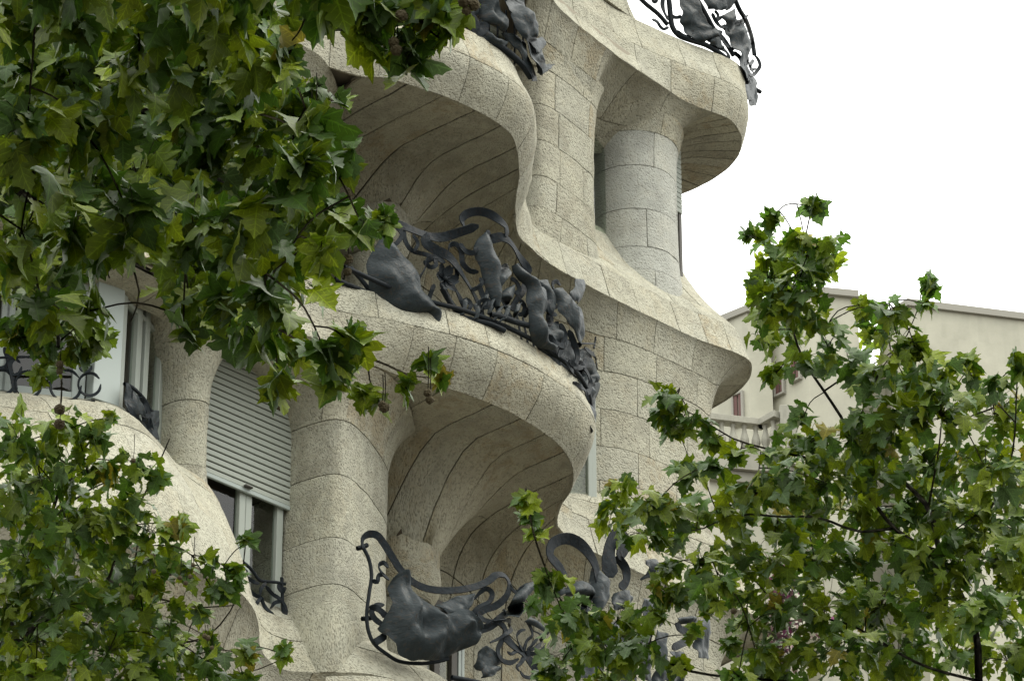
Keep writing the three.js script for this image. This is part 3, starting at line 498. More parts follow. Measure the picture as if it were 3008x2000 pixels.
// ================================================================ the plain pale building beyond
{
  const wallTex = texture(512, (u, v) => { const n = 0.5 * nB(u, v) + 0.3 * nC(u, v) + 0.2 * nE(u, v), s = smooth(0.55, 0.8, nC(u * 1, 0.3 + v * 0.1)); const c = 0.86 + 0.22 * n - 0.06 * s; return [0.445 * c, 0.435 * c, 0.35 * c]; }, true);
  const WALL = new THREE.MeshStandardMaterial({ map: wallTex, roughness: 0.95 });
  const COPE = new THREE.MeshStandardMaterial({ roughness: 0.95 }); COPE.color.setRGB(0.30, 0.29, 0.25);
  const TRIM = new THREE.MeshStandardMaterial({ map: wallTex, roughness: 0.95 }); TRIM.color.setRGB(0.72, 0.72, 0.74);
  const SHUT = new THREE.MeshStandardMaterial({ roughness: 0.7 }); SHUT.color.setRGB(0.11, 0.05, 0.042);
  const far = new THREE.Group(); far.name = numbered('pale_building'); top(far, 'plain pale plastered building with stepped parapets and a stone balustrade, behind the trees', 'building');
  const base = V(5, 0, -74); far.position.copy(base); far.anchor = [5, 0, -74]; scene.add(far);
  const prism = (poly, y0, y1, mat, name, grow = 0) => {
    const c = poly.reduce((s, p) => [s[0] + p[0] / poly.length, s[1] + p[1] / poly.length], [0, 0]);
    const q = poly.map(([x, z]) => { const d = Math.hypot(x - c[0], z - c[1]); return new THREE.Vector2(x + (x - c[0]) / d * grow, -(z + (z - c[1]) / d * grow)); });
    const g = new THREE.ExtrudeGeometry(new THREE.Shape(q), { depth: y1 - y0, bevelEnabled: false }); g.rotateX(-Math.PI / 2); g.translate(0, y0, 0);
    const uv = g.attributes.uv; for (let i = 0; i < uv.count; i++) uv.setXY(i, uv.getX(i) / 5, uv.getY(i) / 5);
    return part(name, moved(g, far.anchor), mat, far);
  };
  const masses = [[[[3.6, -74.4], [4.59, -73.5], [5.06, -73.07], [5.56, -73.2], [5.56, -80], [3.6, -80]], 41.95], [[[5.5, -73.6], [6.3, -72.68], [7.43, -72.9], [7.43, -80], [5.5, -80]], 42.2], [[[8.1, -72.81], [8.48, -72.26], [14.5, -73.75], [14.5, -82], [8.1, -82]], 41.65], [[[7.35, -74.4], [8.2, -74.4], [8.2, -80], [7.35, -80]], 41.1]];
  for (const [poly, h] of masses) { prism(poly, 0, h, WALL, 'wall'); prism(poly, h + 0.003, h + 0.16, COPE, 'coping', 0.1); }
  const bay = [[3.3, -69.05], [5.03, -69.51], [5.39, -69.05], [5.75, -69.4], [5.9, -73.4], [3.3, -73.6]];
  prism(bay, 0, 36.5, WALL, 'bay_wall');
  prism(bay, 36.0, 36.22, TRIM, 'cornice', 0.16); prism(bay, 36.23, 36.5, TRIM, 'cornice', 0.28); prism(bay, 35.3, 35.42, TRIM, 'moulding', 0.08); prism(bay, 36.51, 36.75, TRIM, 'balcony_base', 0.1);
  // balustrade
  const balPts = [[0.055, 0], [0.075, 0.02], [0.075, 0.06], [0.045, 0.09], [0.06, 0.15], [0.095, 0.24], [0.09, 0.32], [0.05, 0.46], [0.042, 0.55], [0.065, 0.58], [0.065, 0.62]].map(([x, y]) => new THREE.Vector2(x, y));
  const bal = new THREE.LatheGeometry(balPts, 10);
  const runs = [[[3.4, -69.15], [5.03, -69.56]], [[5.03, -69.56], [5.33, -69.17]]];
  for (const [A, B] of runs) {
    const L = Math.hypot(B[0] - A[0], B[1] - A[1]), n = Math.max(2, Math.round(L / 0.235));
    for (let i = 0; i < n; i++) { const f = (i + 0.5) / n, m = part('baluster', bal, TRIM, far); m.position.set(lerp(A[0], B[0], f) - 5, 36.75, lerp(A[1], B[1], f) + 74); }
    const rail = bevelBox(L + 0.1, 0.14, 0.26); rail.rotateY(Math.atan2(-(B[1] - A[1]), B[0] - A[0])); rail.translate((A[0] + B[0]) / 2, 37.44, (A[1] + B[1]) / 2); part('handrail', moved(rail, far.anchor), TRIM, far);
  }
  { const g = bevelBox(0.34, 0.86, 0.34); g.translate(5.55, 37.18, -69.2); part('pedestal', moved(g, far.anchor), TRIM, far); }
  // shuttered windows, each set in a shallow recess
  const win = (A, B, y0, y1) => {
    const L = Math.hypot(B[0] - A[0], B[1] - A[1]), g = new THREE.Group(); g.name = numbered('window'); g.position.set((A[0] + B[0]) / 2 - 5, y0, (A[1] + B[1]) / 2 + 74); g.rotation.y = Math.atan2(-(B[1] - A[1]), B[0] - A[0]); far.add(g);
    const fr = []; for (const [x, y, sx, sy] of [[-L / 2 + 0.025, (y1 - y0) / 2, 0.05, y1 - y0], [L / 2 - 0.025, (y1 - y0) / 2, 0.05, y1 - y0], [0, y1 - y0 - 0.025, L - 0.11, 0.05], [0, 0.025, L - 0.11, 0.05]]) { const b = bevelBox(sx, sy, 0.08); b.translate(x, y, 0.03); fr.push(b); }
    part('frame', mergeGeometries(fr), COPE, g);
    for (const s of [-1, 1]) { const b = bevelBox(L / 2 - 0.06, y1 - y0 - 0.1, 0.03); b.translate(s * (L / 4 - 0.012), (y1 - y0) / 2, 0.025); part('shutter', b, SHUT, g); }
  };
  const ch = (f) => [lerp(5.58, 6.3, f), lerp(-73.5, -72.68, f) + 0.02];
  win(ch(0.08), ch(0.36), 40.05, 40.62); win(ch(0.52), ch(0.82), 40.2, 40.85); win([4.72, -73.38], [4.95, -73.16], 39.3, 40.1);
}
const IRON_T2 = (bar, ribbon, plate, flower) => {
  plate('leaf_plate', 0.16, 0.05, [[-2.99, -0.151, 1.017], [-3.033, -0.328, 1.004], [-3.133, -0.545, 0.986], [-3.151, -0.725, 0.983], [-3.109, -0.884, 0.99], [-3.011, -1.011, 1.011], [-2.889, -1.091, 1.047], [-2.697, -1.126, 1.103], [-2.43, -1.044, 1.181], [-2.358, -1.187, 1.203]], [[-2.965, -0.155, 1.024], [-2.898, -0.208, 1.044], [-2.83, -0.342, 1.064], [-2.733, -0.409, 1.093], [-2.635, -0.502, 1.121], [-2.562, -0.635, 1.143], [-2.474, -0.785, 1.169], [-2.371, -0.898, 1.199], [-2.278, -1.004, 1.226], [-2.312, -1.175, 1.216]]);
  bar('bar', 0.03, [[-3.512, -0.91, 0.877], [-3.395, -0.926, 0.895], [-3.179, -0.941, 0.929], [-2.984, -0.956, 0.966]]);
  bar('bar', 0.026, [[-3.318, -0.7, 0.907], [-3.182, -0.801, 0.928], [-3.057, -0.912, 0.947]]);
  bar('bottom_bar', 0.032, [[-2.233, -0.664, 1.208], [-2.171, -0.767, 1.227], [-2.083, -0.879, 1.252], [-1.989, -0.957, 1.279], [-1.837, -0.958, 1.319], [-1.626, -0.954, 1.374], [-1.473, -0.988, 1.415]]);
  ribbon('handrail', 0.11, 70, 40, 0, [[-2.92, 0.019, 1.006], [-2.833, 0.005, 1.032], [-2.68, -0.007, 1.077], [-2.516, -0.033, 1.125], [-2.336, -0.044, 1.178], [-2.213, -0.004, 1.214], [-2.023, 0.111, 1.27], [-1.8, 0.254, 1.328]]);
  ribbon('scroll', 0.05, 20, 60, 0, [[-2.69, -0.043, 1.074], [-2.678, -0.166, 1.077], [-2.605, -0.278, 1.099], [-2.431, -0.291, 1.15], [-2.283, -0.293, 1.194]]);
  ribbon('scroll', 0.12, 50, 75, 0.3, [[-2.424, -0.032, 1.173], [-2.448, -0.144, 1.166], [-2.35, -0.205, 1.195], [-2.185, -0.248, 1.243], [-2.076, -0.35, 1.275], [-1.982, -0.483, 1.301], [-1.897, -0.601, 1.324], [-1.811, -0.752, 1.346], [-1.753, -0.9, 1.362]]);
  ribbon('scroll', 0.06, 10, 30, 0, [[-2.17, -0.202, 1.227], [-2.145, -0.096, 1.234], [-2.079, -0.06, 1.254], [-2.011, -0.13, 1.273], [-1.994, -0.274, 1.278], [-1.909, -0.349, 1.3], [-1.798, -0.334, 1.329]]);
  ribbon('scroll', 0.07, 10, 50, 0, [[-2.524, -0.65, 1.123], [-2.444, -0.486, 1.146], [-2.405, -0.355, 1.158], [-2.308, -0.301, 1.186], [-2.2, -0.331, 1.218]]);
  flower(0.17, [[-2.295, -0.613, 1.253]]);
  ribbon('stem', 0.06, 30, 60, 0, [[-2.249, -0.592, 1.204], [-2.197, -0.687, 1.219], [-2.093, -0.85, 1.249], [-2.005, -0.951, 1.275]]);
  ribbon('stem', 0.05, 60, 60, 0, [[-2.121, -0.568, 1.241], [-2.038, -0.698, 1.266], [-1.964, -0.852, 1.286]]);
  ribbon('stem', 0.05, 60, 20, 0, [[-2.325, -0.64, 1.181], [-2.375, -0.789, 1.167], [-2.399, -0.904, 1.159]]);
  ribbon('scroll', 0.1, 20, 70, 0, [[-1.981, 0.19, 1.281], [-2.008, 0.282, 1.274], [-1.913, 0.389, 1.299], [-1.742, 0.45, 1.344], [-1.587, 0.423, 1.385], [-1.458, 0.327, 1.419], [-1.468, 0.212, 1.416]]);
  ribbon('scroll', 0.11, 75, 50, 0, [[-1.683, 0.233, 1.359], [-1.666, 0.131, 1.364], [-1.511, 0.193, 1.405], [-1.391, 0.171, 1.413], [-1.214, 0.05, 1.39], [-1.09, -0.029, 1.374], [-1.06, -0.105, 1.37]]);
  plate('leaf_plate', 0.09, 0.03, [[-1.733, 0.18, 1.357], [-1.834, 0.034, 1.33], [-1.849, -0.115, 1.326], [-1.79, -0.247, 1.342], [-1.731, -0.424, 1.357], [-1.661, -0.618, 1.375], [-1.592, -0.731, 1.394]], [[-1.722, 0.183, 1.359], [-1.68, 0.118, 1.371], [-1.636, -0.026, 1.382], [-1.567, -0.2, 1.4], [-1.54, -0.369, 1.407], [-1.529, -0.526, 1.41], [-1.566, -0.723, 1.401]]);
  plate('leaf_plate', 0.04, 0.02, [[-1.524, -0.171, 1.453], [-1.598, -0.254, 1.433], [-1.609, -0.362, 1.431], [-1.582, -0.481, 1.438]], [[-1.502, -0.171, 1.459], [0.269, 1.172, -0.33], [-1.492, -0.372, 1.461], [-1.566, -0.487, 1.442]]);
  plate('leaf_plate', 0.04, 0.02, [[-1.374, -0.394, 1.451], [-1.521, -0.514, 1.443], [-1.563, -0.609, 1.432], [-1.521, -0.679, 1.443], [-1.494, -0.715, 1.45]], [[-1.367, -0.396, 1.45], [-1.382, -0.491, 1.452], [-1.42, -0.591, 1.457], [0.271, 0.713, -0.34], [-1.483, -0.712, 1.453]]);
  ribbon('stem', 0.06, 50, 30, 0, [[-1.797, -0.493, 1.329], [-1.712, -0.661, 1.352], [-1.595, -0.672, 1.383]]);
  ribbon('stem', 0.05, 50, 30, 0, [[-1.679, -0.838, 1.36], [-1.627, -0.725, 1.374], [-1.584, -0.669, 1.385]]);
  ribbon('stem', 0.05, 20, 60, 0, [[-1.766, -0.402, 1.338], [-1.691, -0.491, 1.357], [-1.712, -0.661, 1.352], [-1.764, -0.829, 1.338]]);
  ribbon('stem', 0.05, 40, 60, 0, [[-1.489, -0.654, 1.41], [-1.414, -0.758, 1.416], [-1.353, -0.831, 1.408]]);
  ribbon('stem', 0.05, 40, 60, 0, [[-1.542, -0.421, 1.396], [-1.595, -0.629, 1.382], [-1.542, -0.778, 1.397], [-1.457, -0.864, 1.419]]);
  bar('twisted_bar', 0.035, [[-1.671, -0.848, 1.393], [-1.565, -0.841, 1.421], [-1.424, -0.846, 1.447], [-1.234, -0.808, 1.423], [-1.08, -0.769, 1.403]]);
  ribbon('scroll', 0.08, 50, 60, 0, [[-1.061, -0.131, 1.35], [-1.138, -0.321, 1.36], [-1.254, -0.494, 1.375], [-1.346, -0.671, 1.387]]);
  plate('hammered_plate', 0.08, 0.06, [[-1.408, -0.166, 1.485], [-1.339, -0.258, 1.477], [-1.17, -0.327, 1.455], [-1.186, -0.555, 1.457], [-1.14, -0.69, 1.451], [-1.095, -0.835, 1.445], [-1.018, -0.923, 1.436], [-0.843, -0.931, 1.401], [-0.694, -0.923, 1.367]], [[-1.354, -0.131, 1.478], [-1.185, -0.2, 1.457], [-1.015, -0.231, 1.435], [-0.864, -0.255, 1.406], [-0.821, -0.407, 1.396], [-0.858, -0.574, 1.404], [-0.867, -0.733, 1.407], [-0.816, -0.864, 1.395], [-0.632, -0.855, 1.353]]);
  plate('hammered_plate', 0.05, 0.05, [[-0.922, -0.097, 1.347], [-0.808, -0.16, 1.321], [-0.738, -0.267, 1.306], [-0.705, -0.446, 1.298]], [[-0.684, -0.005, 1.293], [-0.667, -0.109, 1.289], [-0.544, -0.185, 1.261], [-0.572, -0.4, 1.268]]);
  plate('hammered_plate', 0.1, 0.06, [[-0.683, -0.15, 1.375], [-0.63, -0.214, 1.363], [-0.569, -0.274, 1.349], [-0.57, -0.37, 1.349], [-0.43, -0.438, 1.305], [-0.24, -0.476, 1.231], [-0.125, -0.543, 1.184]], [[-0.458, -0.016, 1.315], [-0.301, -0.077, 1.254], [-0.189, -0.118, 1.211], [0.007, -0.083, 1.113], [0.143, -0.115, 1.039], [0.138, -0.276, 1.042], [-0.035, -0.546, 1.135]]);
  plate('hammered_plate', 0.05, 0.03, [[0.052, 0.44, 0.975], [0.018, 0.311, 0.993], [-0.137, 0.126, 1.077], [-0.016, 0.119, 1.012]], [[0.567, 0.767, 0.625], [0.489, 0.572, 0.687], [0.306, 0.333, 0.817], [0.167, 0.184, 0.912]]);
  ribbon('scroll', 0.05, 20, 60, 0, [[-0.599, -0.089, 1.305], [-0.634, -0.033, 1.313], [-0.545, 0.05, 1.292], [-0.46, 0.05, 1.263]]);
  plate('hammered_plate', 0.06, 0.08, [[-1.008, -0.737, 1.364], [-0.917, -0.877, 1.346], [-0.691, -0.954, 1.295], [-0.356, -0.993, 1.19]], [[-0.505, -0.461, 1.248], [-0.191, -0.462, 1.126], [0.071, -0.505, 0.987], [0.096, -0.715, 0.973]]);
  plate('hammered_plate', 0.07, 0.09, [[-0.469, -0.622, 1.266], [-0.417, -0.843, 1.246], [1.074, -0.049, -0.089], [0.165, -1.051, 0.971], [0.419, -1.172, 0.798]], [[0.182, -0.397, 0.961], [1.691, 0.49, -0.35], [1.777, 0.345, -0.35], [1.715, 0.158, -0.35], [0.574, -1.047, 0.687]]);
  plate('hammered_plate', 0.05, 0.07, [[-0.113, -1.06, 1.166], [0.032, -1.226, 1.088], [0.148, -1.354, 1.025], [0.283, -1.469, 0.944]], [[1.735, 0.209, -0.31], [1.672, -0.078, -0.31], [0.544, -1.112, 0.757], [0.433, -1.376, 0.837]]);
  bar('spike', 0.012, [[-0.095, -0.531, 1.168], [0.212, -0.351, 1.002], [1.666, 0.698, -0.3]]);
  bar('spike', 0.011, [[1.689, 0.802, -0.3], [1.673, 0.713, -0.3], [0.818, -0.001, 0.528]]);
  ribbon('scroll', 0.05, 20, 50, 0, [[-0.474, -0.219, 1.247], [-0.647, -0.366, 1.295], [-0.701, -0.503, 1.307], [-0.613, -0.534, 1.287], [-0.477, -0.433, 1.248]]);
  ribbon('scroll', 0.06, 40, 60, 0, [[-0.856, -0.703, 1.312], [-0.663, -0.668, 1.268], [-0.471, -0.529, 1.213], [-0.437, -0.416, 1.2]]);
  ribbon('scroll', 0.06, 40, 60, 0, [[-0.371, -0.904, 1.303], [-0.169, -0.882, 1.225], [0.077, -0.714, 1.097], [0.156, -0.584, 1.055]]);
  ribbon('scroll', 0.05, 20, 70, 0, [[-2.812, -0.051, 1.08], [-2.744, -0.142, 1.1], [-2.793, -0.254, 1.085], [-2.843, -0.312, 1.07]]);
  ribbon('scroll', 0.04, 20, 70, 0, [[-2.61, -0.1, 1.129], [-2.547, -0.193, 1.147], [-2.597, -0.316, 1.133]]);
  ribbon('scroll', 0.05, 20, 70, 0, [[-2.463, -0.381, 1.151], [-2.386, -0.442, 1.174], [-2.315, -0.395, 1.195], [-2.336, -0.324, 1.188]]);
  ribbon('scroll', 0.05, 20, 70, 0, [[-2.108, -0.27, 1.224], [-2.045, -0.39, 1.243], [-2.075, -0.536, 1.234], [-2.126, -0.604, 1.219]]);
  ribbon('scroll', 0.06, 20, 70, 0, [[-2.063, -0.062, 1.3], [-1.989, -0.141, 1.32], [-1.894, -0.135, 1.345], [-1.852, -0.057, 1.356]]);
  ribbon('scroll', 0.05, 20, 70, 0, [[-1.928, -0.627, 1.357], [-1.854, -0.573, 1.376], [-1.802, -0.492, 1.39], [-1.834, -0.446, 1.382]]);
  ribbon('scroll', 0.05, 20, 70, 0, [[-1.861, -0.787, 1.385], [-1.798, -0.715, 1.401], [-1.724, -0.716, 1.421], [-1.735, -0.784, 1.418], [-1.798, -0.813, 1.402]]);
  ribbon('scroll', 0.05, 20, 70, 0, [[-2.037, -0.824, 1.308], [-1.975, -0.752, 1.324], [-1.922, -0.792, 1.338], [-1.953, -0.887, 1.33]]);
  ribbon('scroll', 0.05, 20, 70, 0, [[-1.596, -0.243, 1.382], [-1.532, -0.335, 1.399], [-1.553, -0.452, 1.394], [-1.617, -0.492, 1.377]]);
  ribbon('scroll', 0.05, 20, 70, 0, [[-1.406, -0.3, 1.435], [-1.298, -0.308, 1.421], [-1.252, -0.387, 1.415], [-1.329, -0.465, 1.425]]);
  ribbon('scroll', 0.05, 20, 70, 0, [[-1.215, -0.485, 1.39], [-1.138, -0.539, 1.38], [-1.169, -0.641, 1.384], [-1.246, -0.686, 1.394]]);
  ribbon('scroll', 0.05, 20, 70, 0, [[-0.984, -0.375, 1.341], [-1.039, -0.521, 1.347], [-1.131, -0.661, 1.359]]);
  ribbon('scroll', 0.06, 20, 70, 0, [[-0.892, -0.4, 1.351], [-0.7, -0.397, 1.307], [-0.63, -0.47, 1.291], [-0.701, -0.587, 1.307]]);
  ribbon('scroll', 0.05, 20, 70, 0, [[-0.737, -0.299, 1.387], [-0.791, -0.413, 1.399], [-0.721, -0.469, 1.384], [-0.615, -0.43, 1.36]]);
  ribbon('scroll', 0.07, 20, 70, 0, [[-0.545, -0.514, 1.344], [-0.444, -0.601, 1.31], [-0.491, -0.793, 1.328], [-0.602, -0.956, 1.357]]);
  ribbon('scroll', 0.07, 20, 70, 0, [[-0.365, -0.512, 1.301], [-0.232, -0.609, 1.249], [-0.144, -0.73, 1.215], [-0.238, -0.945, 1.251]]);
  ribbon('scroll', 0.06, 20, 70, 0, [[-0.145, -0.786, 1.215], [0.122, -0.744, 1.073], [0.332, -0.785, 0.946], [0.173, -1.048, 1.045]]);
  ribbon('scroll', 0.05, 20, 70, 0, [[-0.514, -0.986, 1.378], [-0.352, -1.013, 1.317], [1.156, 0.023, -0.047], [0.025, -0.797, 1.148]]);
  ribbon('scroll', 0.06, 20, 70, 0, [[-0.819, -0.789, 1.427], [-0.662, -0.826, 1.391], [-0.481, -0.773, 1.346], [-0.39, -0.659, 1.31]]);
  ribbon('scroll', 0.05, 20, 70, 0, [[0.149, -0.439, 1.036], [0.441, -0.322, 0.844], [1.685, 0.48, -0.3], [1.712, 0.373, -0.3]]);
  ribbon('scroll', 0.05, 20, 70, 0, [[-0.263, -1.124, 1.261], [-0.068, -1.075, 1.176], [0.144, -1.037, 1.062], [0.232, -1.126, 1.014]]);
  plate('leaf_plate', 0.02, 0.02, [[-1.811, -0.848, 1.367], [-1.78, -0.752, 1.375], [-1.759, -0.636, 1.381]], [[-1.753, -0.815, 1.382], [-1.722, -0.719, 1.391], [-1.701, -0.604, 1.396]]);
  plate('leaf_plate', 0.02, 0.02, [[-1.727, -0.868, 1.389], [-1.716, -0.767, 1.392], [-1.664, -0.664, 1.406]], [[-1.669, -0.835, 1.405], [-1.658, -0.734, 1.407], [-1.606, -0.632, 1.421]]);
  plate('leaf_plate', 0.02, 0.02, [[-1.652, -0.924, 1.409], [-1.621, -0.817, 1.417], [-1.558, -0.722, 1.434]], [[-1.594, -0.891, 1.424], [-1.563, -0.784, 1.432], [-1.499, -0.69, 1.449]]);
  plate('leaf_plate', 0.02, 0.02, [[-1.884, -0.972, 1.348], [-1.874, -0.86, 1.35], [-1.895, -0.784, 1.345]], [[-1.826, -0.939, 1.363], [-1.816, -0.827, 1.366], [-1.838, -0.752, 1.36]]);
  plate('leaf_plate', 0.02, 0.02, [[0.286, 0.508, -0.34], [-1.359, -0.729, 1.449], [-1.313, -0.599, 1.443]], [[-1.367, -0.814, 1.45], [-1.275, -0.676, 1.438], [-1.229, -0.546, 1.432]]);
  plate('leaf_plate', 0.02, 0.02, [[-2.051, -0.969, 1.303], [-2.021, -0.852, 1.312], [-2.043, -0.771, 1.306]], [[-1.994, -0.937, 1.319], [-1.964, -0.82, 1.327], [-1.985, -0.738, 1.321]]);
  plate('leaf_plate', 0.02, 0.02, [[-1.6, -0.931, 1.423], [-1.536, -0.837, 1.439], [-1.483, -0.701, 1.453]], [[-1.542, -0.898, 1.438], [-1.478, -0.804, 1.455], [-1.412, -0.659, 1.456]]);
};
const IRON_T1 = (bar, ribbon, plate, flower) => {
  plate('hammered_plate', 0.08, 0.05, [[-2.478, 3.21, 1.146], [-2.446, 3.015, 1.151], [-2.354, 2.875, 1.163], [-2.116, 2.83, 1.198]], [[-1.895, 3.438, 1.235], [-1.782, 3.274, 1.248], [-1.769, 3.1, 1.25], [-1.83, 2.928, 1.242]]);
  plate('hammered_plate', 0.1, 0.06, [[-1.784, 3.438, 1.278], [-1.734, 3.219, 1.284], [-1.677, 3.057, 1.291], [-1.529, 3.035, 1.303], [-1.409, 3.016, 1.307]], [[-1.557, 3.502, 1.302], [-1.45, 3.321, 1.306], [-1.382, 3.189, 1.308], [-1.362, 3.096, 1.309], [-1.382, 3.016, 1.308]]);
  ribbon('scroll', 0.12, 40, 80, 0, [[-1.906, 3.061, 1.263], [-1.831, 2.984, 1.272], [-1.806, 2.875, 1.275], [-1.757, 2.871, 1.281], [-1.695, 2.955, 1.289], [-1.72, 3.016, 1.286]]);
  plate('hammered_plate', 0.12, 0.08, [[-1.388, 3.537, 1.328], [-1.361, 3.399, 1.329], [-1.299, 3.279, 1.324], [-1.257, 3.141, 1.316], [-1.138, 3.025, 1.295], [-0.963, 3.037, 1.258], [-0.889, 2.926, 1.233], [-0.762, 2.824, 1.189], [-0.614, 2.854, 1.095]], [[-1.18, 3.646, 1.302], [0.165, 4.579, 0.08], [-0.8, 3.498, 1.202], [-0.758, 3.379, 1.188], [-0.802, 3.231, 1.203], [0.29, 4.04, 0.146], [-0.367, 3.25, 0.903], [0.532, 3.979, 0.08], [0.628, 4.009, 0.08]]);
  plate('leaf_plate', 0.03, 0.02, [[-0.962, 3.094, 1.279], [-0.834, 3.082, 1.235], [-0.77, 3.048, 1.213]], [[-0.465, 3.518, 1.005], [-0.251, 3.6, 0.839], [-0.727, 3.08, 1.198]]);
  plate('leaf_plate', 0.03, 0.02, [[-1.453, 3.385, 1.396], [-1.439, 3.283, 1.396], [-1.385, 3.223, 1.398]], [[-1.432, 3.406, 1.397], [-0.123, 4.477, 0.15], [-0.138, 4.358, 0.15]]);
  plate('hammered_plate', 0.04, 0.04, [[-1.358, 3.057, 1.269], [-1.211, 2.967, 1.247], [-1.041, 2.878, 1.216], [-0.86, 2.776, 1.159], [-0.807, 2.67, 1.141]], [[-1.058, 3.144, 1.219], [-0.965, 3.077, 1.196], [-0.859, 3.01, 1.159], [-0.538, 3.027, 0.961], [-0.36, 3.036, 0.822]]);
  plate('hammered_plate', 0.04, 0.04, [[-1.784, 2.879, 1.238], [-1.685, 2.835, 1.25], [-1.492, 2.833, 1.264], [-1.358, 2.843, 1.269]], [[-1.649, 3.016, 1.254], [-1.559, 2.934, 1.262], [-1.425, 2.909, 1.267], [-1.279, 2.954, 1.259]]);
  bar('bottom_bar', 0.04, [[-2.568, 2.763, 1.104], [-2.328, 2.811, 1.136], [-2.149, 2.832, 1.162], [-1.974, 2.827, 1.192], [-1.791, 2.838, 1.217], [-1.606, 2.84, 1.239], [-1.406, 2.843, 1.247], [-1.17, 2.831, 1.219], [-0.945, 2.812, 1.168], [-0.765, 2.765, 1.105]]);
};
const IRON_R = (bar, ribbon, plate, flower) => {
  bar('bottom_bar', 0.036, [[3.889, 7.18, -1.05], [3.909, 6.945, -1.044], [3.923, 6.744, -1.039], [3.945, 6.6, -1.032], [4.022, 6.5, -1.006], [4.194, 6.469, -0.949], [4.44, 6.484, -0.905], [4.727, 6.467, -0.9], [5.036, 6.43, -0.938], [5.409, 6.488, -1.126], [6.255, 6.922, -1.8]]);
  bar('bar', 0.03, [[3.33, 6.809, -1.059], [3.495, 6.768, -1.07], [3.724, 6.715, -1.07], [3.875, 6.612, -1.052]]);
  ribbon('scroll', 0.06, 40, 60, 0, [[3.793, 7.028, -1.041], [3.775, 6.87, -1.044], [3.802, 6.771, -1.04], [3.873, 6.676, -1.032]]);
  ribbon('scroll', 0.04, 30, 60, 0, [[3.582, 6.569, -1.056], [3.68, 6.572, -1.055], [3.723, 6.521, -1.05], [3.78, 6.497, -1.043], [3.87, 6.566, -1.032]]);
  plate('leaf_plate', 0.01, 0, [[3.571, 6.559, -1.045], [3.625, 6.592, -1.049], [3.693, 6.573, -1.043]], [[3.58, 6.55, -1.046], [3.655, 6.537, -1.048], [3.714, 6.54, -1.041]]);
  ribbon('scroll', 0.05, 60, 60, 0, [[3.913, 6.758, -1.021], [3.975, 6.749, -1.001], [4.061, 6.789, -0.972]]);
  plate('hammered_plate', 0.06, 0.05, [[3.949, 7.099, -0.967], [3.982, 6.875, -0.956], [4.017, 6.803, -0.944], [4.002, 6.676, -0.949], [4.074, 6.622, -0.925], [4.084, 6.496, -0.922], [4.252, 6.469, -0.878], [4.393, 6.5, -0.853]], [[4.258, 7.198, -0.877], [4.28, 6.958, -0.873], [4.348, 6.867, -0.861], [4.422, 6.757, -0.848], [4.547, 6.742, -0.84], [4.743, 6.817, -0.84], [4.688, 6.696, -0.84], [5.446, 7.394, -1.74]]);
  plate('hammered_plate', 0.05, 0.04, [[4.344, 7.252, -0.861], [4.452, 7.071, -0.842], [4.567, 7.053, -0.84]], [[5.031, 7.534, -0.876], [4.956, 7.311, -0.862], [4.704, 7.116, -0.84]]);
  bar('bar', 0.032, [[4.266, 7.2, -0.916], [4.388, 7.039, -0.894], [4.478, 6.908, -0.88], [4.591, 6.787, -0.88], [4.782, 6.701, -0.88], [4.994, 6.563, -0.91]]);
  bar('bar', 0.032, [[4.966, 7.519, -0.864], [5.107, 7.359, -0.89], [5.384, 7.394, -1.035], [5.815, 7.537, -1.342], [6.314, 7.748, -1.74], [6.341, 7.561, -1.74]]);
  plate('hammered_plate', 0.07, 0.05, [[4.662, 6.997, -0.82], [4.777, 6.94, -0.82], [4.772, 6.793, -0.82], [4.903, 6.789, -0.832], [4.894, 6.612, -0.831], [5.041, 6.594, -0.858], [5.03, 6.376, -0.856], [5.17, 6.279, -0.896]], [[4.969, 7.267, -0.844], [5.028, 7.167, -0.855], [5.918, 7.856, -1.499], [5.285, 7.135, -0.953], [5.584, 7.168, -1.151], [5.398, 6.878, -1.021], [5.919, 7.186, -1.501], [5.246, 6.301, -0.933]]);
  ribbon('scroll', 0.05, 30, 60, 0, [[6.301, 7.548, -1.72], [6.387, 7.502, -1.72], [6.427, 7.42, -1.72], [6.341, 7.269, -1.72], [5.477, 6.544, -1.076]]);
  ribbon('scroll', 0.05, 30, 60, 0, [[6.296, 7.447, -1.72], [5.585, 6.772, -1.151], [6.288, 7.245, -1.72]]);
  plate('hammered_plate', 0.03, 0.04, [[5.281, 6.481, -1.007], [5.595, 6.475, -1.22], [5.71, 6.266, -1.303]], [[6.36, 7.257, -1.77], [6.383, 7, -1.77], [6.337, 6.748, -1.77]]);
  bar('spike', 0.03, [[6.316, 6.999, -1.74], [6.439, 6.996, -1.74]]);
  bar('spike', 0.015, [[5.262, 7.294, -0.942], [5.506, 7.52, -1.096]]);
  ribbon('scroll', 0.06, 30, 60, 0, [[4.454, 6.518, -0.862], [4.522, 6.616, -0.86], [4.623, 6.635, -0.86], [4.71, 6.715, -0.86], [4.758, 6.64, -0.86], [4.864, 6.608, -0.866]]);
  ribbon('scroll', 0.04, 30, 60, 0, [[4.567, 7.053, -0.84], [4.633, 7.015, -0.84], [4.613, 6.923, -0.84], [4.7, 7.004, -0.84]]);
  ribbon('scroll', 0.03, 30, 60, 0, [[6.315, 7.167, -1.74], [6.355, 7.101, -1.74], [6.299, 7.02, -1.74]]);
  ribbon('scroll', 0.05, 40, 60, 0, [[3.575, 6.948, -1.056], [3.626, 6.863, -1.059], [3.673, 6.897, -1.056], [3.689, 6.972, -1.054]]);
  ribbon('scroll', 0.04, 20, 70, 0, [[3.978, 6.535, -0.978], [4.051, 6.489, -0.954], [4.149, 6.491, -0.921], [4.231, 6.559, -0.902]]);
